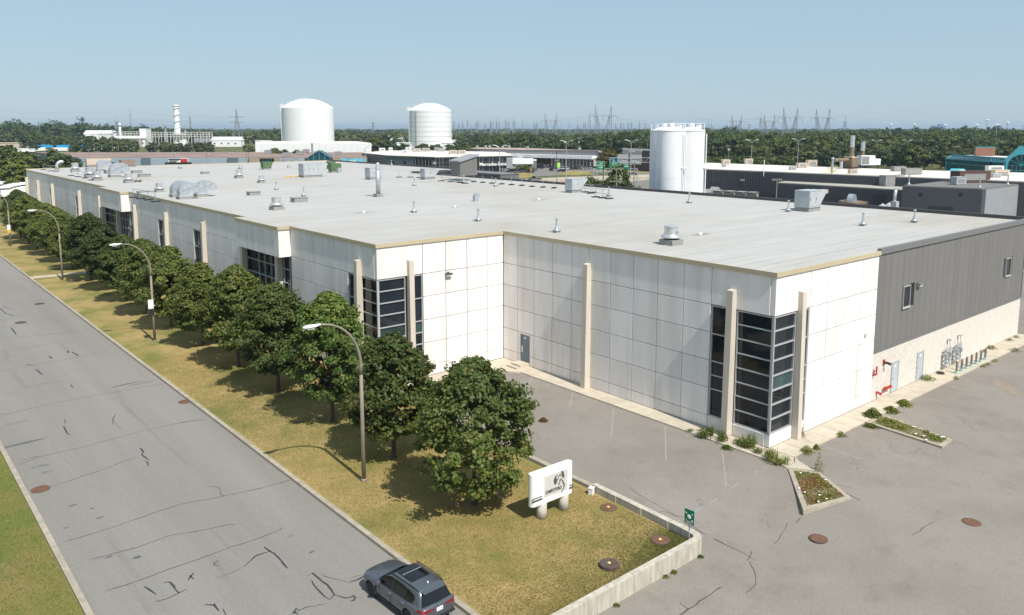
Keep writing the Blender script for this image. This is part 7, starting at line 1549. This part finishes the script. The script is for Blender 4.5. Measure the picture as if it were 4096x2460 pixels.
for j, (x, y) in enumerate([(195,285),(268,270),(297,280),(378,270),(405,300),(470,280),(487,275),(587,270),(730,300),(757,315),(770,315),(1165,320),(1268,330),(1342,310),(1365,305),(1735,320),(1800,300),(1830,310),(1890,300),(1930,295),(2027,290),(2100,300)]):
    mast(z3(x,0)[0], 1650+(j*67) % 250, z3(0,y)[1], '%s substation mast from the left above the middle wood' % ORD[j], 3.2, grp='middle substation masts', arms=1 if j % 3 == 0 else 0)
for j, (x, y) in enumerate([(20,220),(66,230),(97,230),(388,225),(474,225),(538,230),(573,230)]): mast(z4(x,0)[0], 1700, z4(0,y)[1], '%s substation mast from the left beside the silos' % ORD[j], 3.2, grp='right substation masts')
for j, (x, y) in enumerate([(1910,240),(2155,268),(1415,295),(1790,295),(2030,293),(1050,290),(772,290)]):
    dd = 620; c = onground(z5b(x,0)[0], dd); h = ztop_at(z5b(0,y)[1], dd)-GZ; t = thing('high_mast_light', '%s high mast light over the wood at right' % ['tallest','second tallest','slim leftmost of the clear','middle slim','right slim','left faint','farthest left faint'][j], 'street lamp', c, FACE, 'high mast lights'); MB().tube([(0,0,0),(0,0,h)], .35, 8, .2).build('mast', GALV, t); MB().lathe([(1.4,h-.3),(1.5,h+.1),(.5,h+.5)], n=10).build('lamp_ring', LAMPH, t)
# power lines
def wire(a, c, sag, label, r=.11):
    t = thing('power_line', label, 'power line', a, 0, 'power lines'); d = c-a; MB().tube([(d.x*k/12, d.y*k/12, d.z*k/12-sag*4*(k/12)*(1-k/12)) for k in range(13)], r, 4).build('cable', GALV, t)
for x0, y0, x1, y1, d0, d1, sg_, lb in [(-30,266,312,268,1100,1300,3,'upper thin power line over the left wood'),(-30,280,312,283,1100,1300,3,'lower thin power line over the left wood'),(312,268,573,283,1300,1050,3,'upper thin power line left of the big tank'),(312,285,573,293,1300,1050,3,'lower thin power line left of the big tank'),(1340,283,1440,272,1100,880,4,'power line between the two middle pylons'),(1470,275,1560,290,880,1000,3,'power line right of the nearest pylon'),(1905,275,1983,276,950,980,3,'power line between the right pylons'),(1983,276,2560,290,980,900,6,'long power line running off to the right'),(1655,282,1900,277,1400,950,6,'power line left of the right pylons')]: wire(PD(x0,y0,d0), PD(x1,y1,d1), sg_, lb)
t = thing('office_tower', 'faint blue tower block on the right horizon', 'building', onground(z5b(1350,0)[0], 3500), FACE); h = ztop_at(z5b(0,288)[1], 3500)-GZ; MB().box(-26,18,0,20,0,h-6).build('wall', mat('blue_tower', (.12,.22,.4), .4), t); MB().box(-26,18,-.5,0,h-20,h-12).build('window_band', GLASSF, t); MB().box(0,18,0,20,h-6,h).build('top_block', mat('blue_tower', (.12,.22,.4)), t)

# ------------------------------------------------------------------ weeds, ground cover, grass
def tuft(rng, n, r, h, ls):
    n = int(n*2.2); C = rng.normal(0,1,(n,3)); C[:,:2] *= r*.42; C[:,2] = rng.uniform(0,1,n)*h*np.exp(-(C[:,0]**2+C[:,1]**2)/(r*r*.6)); V, F = leaves(rng, C, np.zeros((len(C),3)), ls, .8, .8); return V, F
def weed(p, r, h, label, n=120, ls=.075, m=WEED, name='weed', grp='weeds growing in cracks'):
    rng = np.random.default_rng(int(abs(p[0]*131+p[1]*977)) % 99999); V, F = tuft(rng, n, r, h, ls); o = link(name, np_mesh(name, V, F, m), None, (p[0], p[1], p[2]-.02)); tag(o, label, 'weed', grp)
def reeds(p, r, h, label, n=40):
    b = MB(); rg = random.Random(int(abs(p[0]*71+p[1]*31)*10))
    for k in range(n):
        x, y = rg.gauss(0,r*.5), rg.gauss(0,r*.5); hh = h*rg.uniform(.5,1); lx, ly = rg.uniform(-.25,.25)*hh, rg.uniform(-.25,.25)*hh; a = rg.uniform(0,6.28); wx, wy = .022*math.cos(a), .022*math.sin(a)
        n0 = len(b.v); b.v += [(x-wx,y-wy,0),(x+wx,y+wy,0),(x+lx*.4+wx,y+ly*.4+wy,hh*.6),(x+lx,y+ly,hh),(x+lx*.4-wx,y+ly*.4-wy,hh*.6)]; b.face((n0,n0+1,n0+2,n0+3,n0+4))
        for j in range(3):
            f = rg.uniform(.3,.85); q = (x+lx*f*.7, y+ly*f*.7, hh*f); a2 = rg.uniform(0,6.28); l = .25*rg.uniform(.6,1.2); n0 = len(b.v); b.v += [q,(q[0]+l*.5*math.cos(a2)+.02,q[1]+l*.5*math.sin(a2),q[2]+.08),(q[0]+l*math.cos(a2),q[1]+l*math.sin(a2),q[2]+.02),(q[0]+l*.5*math.cos(a2)-.02,q[1]+l*.5*math.sin(a2),q[2]+.05)]; b.face((n0,n0+1,n0+2,n0+3))
    o = b.build('tall_weed', WEED, None, (p[0],p[1],p[2]-.02)); tag(o, label, 'weed', 'tall weeds along the sidewalk edge')
for x, y, r, h, n, lb in [(310,270,.35,.75,40,'tall grassy weed left of the corner pilaster'),(380,250,.3,.9,40,'tall grassy weed second from the left at the sidewalk edge'),(510,310,.35,.9,45,'tall grassy weed just before the corner pilaster'),(690,350,.3,.7,30,'thin grassy weed below the corner window'),(790,380,.4,1.15,80,'largest clump of grassy weeds below the corner window'),(895,440,.25,.6,25,'small grassy weed right of the largest clump'),(1030,510,.4,.9,55,'grassy weed clump near the building corner'),(1120,560,.25,.6,22,'small grassy weed by the corner, right of the clump'),(1180,560,.25,.7,22,'last grassy weed before the triangular island'),(165,205,.15,.3,10,'tiny weed at the left of the sidewalk edge')]:
    p = P(*z6((x, y+20)), .0); reeds((p.x, p.y, zp(p.x, p.y)), r, h, lb, n)
for x, y, r, h, n, lb in [(1420,430,.45,.5,220,'round green weed tuft at the sidewalk edge, nearest the corner'),(1525,385,.2,.3,260,'flat green weed tuft second along the sidewalk edge'),(1790,250,.35,.35,110,'green weed tuft third along the sidewalk edge'),(560,385,.36,.25,220,'low green weed mat under the tall weeds'),(1375,270,.2,.9,60,'leafy weed against the corner pilaster')]:
    p = P(*z6((x, y)), .1); weed((p.x, p.y, zp(p.x, p.y)+.05), r, h, lb, n)
p = P(*z6((1548,640)), 0); weed((p.x,p.y,.05), .3, 1.3, 'single tall leafy weed at the tip of the triangular island', 70, .08)
for x, y, r, h, n, lb in [(755,785,.75,.45,260,'round green bush weed by the second grey door'),(1395,480,.6,.35,160,'low weed by the wall behind the bollards'),(1325,515,.3,.3,60,'small weed behind the last bollard'),(1050,775,.25,.25,40,'small weed at the sidewalk edge by the first bollard'),(1320,655,.25,.2,40,'small weed at the kerb right of the bollards'),(1360,635,.25,.2,40,'second small weed at the kerb right of the bollards'),(1436,600,.3,.2,40,'third small weed at the kerb right of the bollards'),(1630,500,.6,.3,90,'far weed at the kerb by the wall end'),(1580,400,.4,.3,60,'weed at the wall foot near its far end'),(1645,370,.35,.3,50,'last weed at the wall foot')]:
    p = P(*z7((x, y)), .15); weed((p.x, p.y, .15), r, h, lb, n)
for x, y, r, h, n, lb in [(225,1150,.75,.75,420,'big yellow green weed clump at the inner end of the long island'),(400,1090,.6,.4,300,'weed strip beside the long island along the sidewalk'),(530,1030,.6,.5,260,'weed clump at the end of the strip towards the doors'),(210,1245,.5,.3,150,'low green weed outside the long island kerb')]:
    p = P(*z7((x, y+10)), .06); weed((p.x, p.y, .06), r, h, lb, n, .13)
p = P(1311,1018,0); weed((p.x,p.y,zp(p.x,p.y)), .35, .3, 'small reddish dry weed alone in the parking', 160, .1, m_leaf('dry_weed', (.12,.06,.03), (.2,.11,.05), (.16,.15,.05)))
for x, y, lb in [(1855,985,'tiny weed at the outer foot of the wall corner'),(1650,1125,'tiny weed at the foot of the long low wall'),(1590,1165,'second tiny weed at the foot of the long low wall'),(1200,1420,'weed strip at the foot of the long low wall near the picture bottom')]:
    p = P(*z5((x, y)), -.54); weed((p.x, -4.42+(p.x+12.97)*.012, -.54), .22, .14, lb, 70, .07)
# ground cover inside the islands
def cover(poly, z, n, name, label, m, ls, h, seed):
    rng = np.random.default_rng(seed); xs_ = [p[0] for p in poly]; ys_ = [p[1] for p in poly]; C = []
    nc = [(rng.uniform(min(xs_),max(xs_)), rng.uniform(min(ys_),max(ys_)), rng.uniform(.25,.8)) for _ in range(26)]
    def inside(x, y):
        r_ = False; j = len(poly)-1
        for i in range(len(poly)):
            if (poly[i][1] > y) != (poly[j][1] > y) and x < (poly[j][0]-poly[i][0])*(y-poly[i][1])/(poly[j][1]-poly[i][1])+poly[i][0]: r_ = not r_
            j = i
        return r_
    while len(C) < n:
        c = nc[rng.integers(len(nc))]; x, y = rng.normal(c[0],c[2]*.6), rng.normal(c[1],c[2]*.6)
        if inside(x, y): C.append((x, y, z+rng.uniform(0,h)))
    C = np.array(C); V, F = leaves(rng, C, np.zeros((n,3)), ls, .9, .6); o = link(name, np_mesh(name, V, F, m)); o['label'] = label; o['category'] = 'ground cover'; stuff(o)
tin = [(v.x, v.y) for v in tri_in]; iin = [(v.x, v.y) for v in isl_in]
cover(tin, .1, 1300, 'ground_cover', 'green ground cover on the triangular island', WEED, .09, .1, 1); cover(tin, .1, 1500, 'ground_cover', 'reddish stonecrop on the triangular island', m_leaf('stonecrop', (.16,.06,.035), (.26,.11,.06), (.3,.16,.08)), .08, .06, 2)
cover(iin, .16, 1500, 'ground_cover', 'bright weeds covering the long parking island', WEED, .11, .16, 3)
FL = LETT
b = MB()
for x, y in [(1355,655),(1340,820),(1400,862),(1560,895),(1635,935),(1548,967),(1625,730)]: p = P(*z6((x, y)), .2); b.lathe([(.02,0),(.07,.03),(.02,.05)], (p.x,p.y,.2), 6)
for x, y in [(650,1330),(728,1350),(905,1362),(925,1360),(755,1388),(625,1258)]: p = P(*z7((x, y)), .25); b.lathe([(.02,0),(.09,.03),(.02,.05)], (p.x,p.y,.28), 6)
o = stuff(b.build('flower_heads', FL)); o['label'] = 'tiny white flowers on the two islands'; o['category'] = 'flowers'
# grass blades on the lawns: one mass each
def grass(name, label, n, fn, m, seed, h=.07):
    rng = np.random.default_rng(seed); xy = fn(rng, n); n = len(xy); a = rng.uniform(0,6.28,n); hh = h*rng.uniform(.5,1.5,n); wd = .018*rng.uniform(.7,1.5,n)
    lean = rng.normal(0,.05,(n,2)); b0 = np.column_stack([xy, np.full(n,-.01)]); u = np.column_stack([np.cos(a)*wd, np.sin(a)*wd, np.zeros(n)]); tip = b0+np.column_stack([lean, hh])
    V = np.stack([b0-u, b0+u, tip], 1).reshape(-1,3); o = link(name, np_mesh(name, V, np.arange(3*n).reshape(-1,3), m)); o['label'] = label; o['category'] = 'grass'; return stuff(o)
DRYG = m_leaf('dry_grass', (.29,.205,.09), (.37,.28,.125), (.27,.24,.09), .45); GRNG = m_leaf('green_grass', (.15,.20,.05), (.22,.25,.075), (.32,.28,.11), .45)
grass('grass', 'dry yellow grass blades of the tree lawn', 110000, lambda r, n: np.column_stack([r.uniform(-24.5,-12.9,n), -3.9+50*r.uniform(0,1,n)**1.5]), DRYG, 4)
grass('grass', 'green grass blades in the wall corner of the lawn', 6000, lambda r, n: np.column_stack([-12.95-np.abs(r.normal(0,1.6,n))-4*(r.uniform(0,1,n)<.3)*r.uniform(0,1,n), -3.85+np.abs(r.normal(0,.8,n))]), GRNG, 5, .08)
grass('grass', 'green and dry grass of the left verge', 45000, lambda r, n: np.column_stack([-37.35-9*r.uniform(0,1,n), 4+30*r.uniform(0,1,n)]), GRNG, 6)
# haze: one closed box of faint air round everything
hz = MB().box(-13990,13990,-13990,13990,GZ-1,60).mesh('haze', WHITE); hz.materials.clear()
hm = bpy.data.materials.new('haze_air'); hm.use_nodes = True; hn = hm.node_tree; hn.nodes.remove(hn.nodes['Principled BSDF']); pv = hn.nodes.new('ShaderNodeVolumePrincipled'); pv.inputs['Color'].default_value = (.66,.82,1,1); pv.inputs['Density'].default_value = .00010; pv.inputs['Anisotropy'].default_value = .2
hn.links.new(pv.outputs[0], hn.nodes['Material Output'].inputs['Volume']); hz.materials.append(hm); stuff(link('haze', hz))
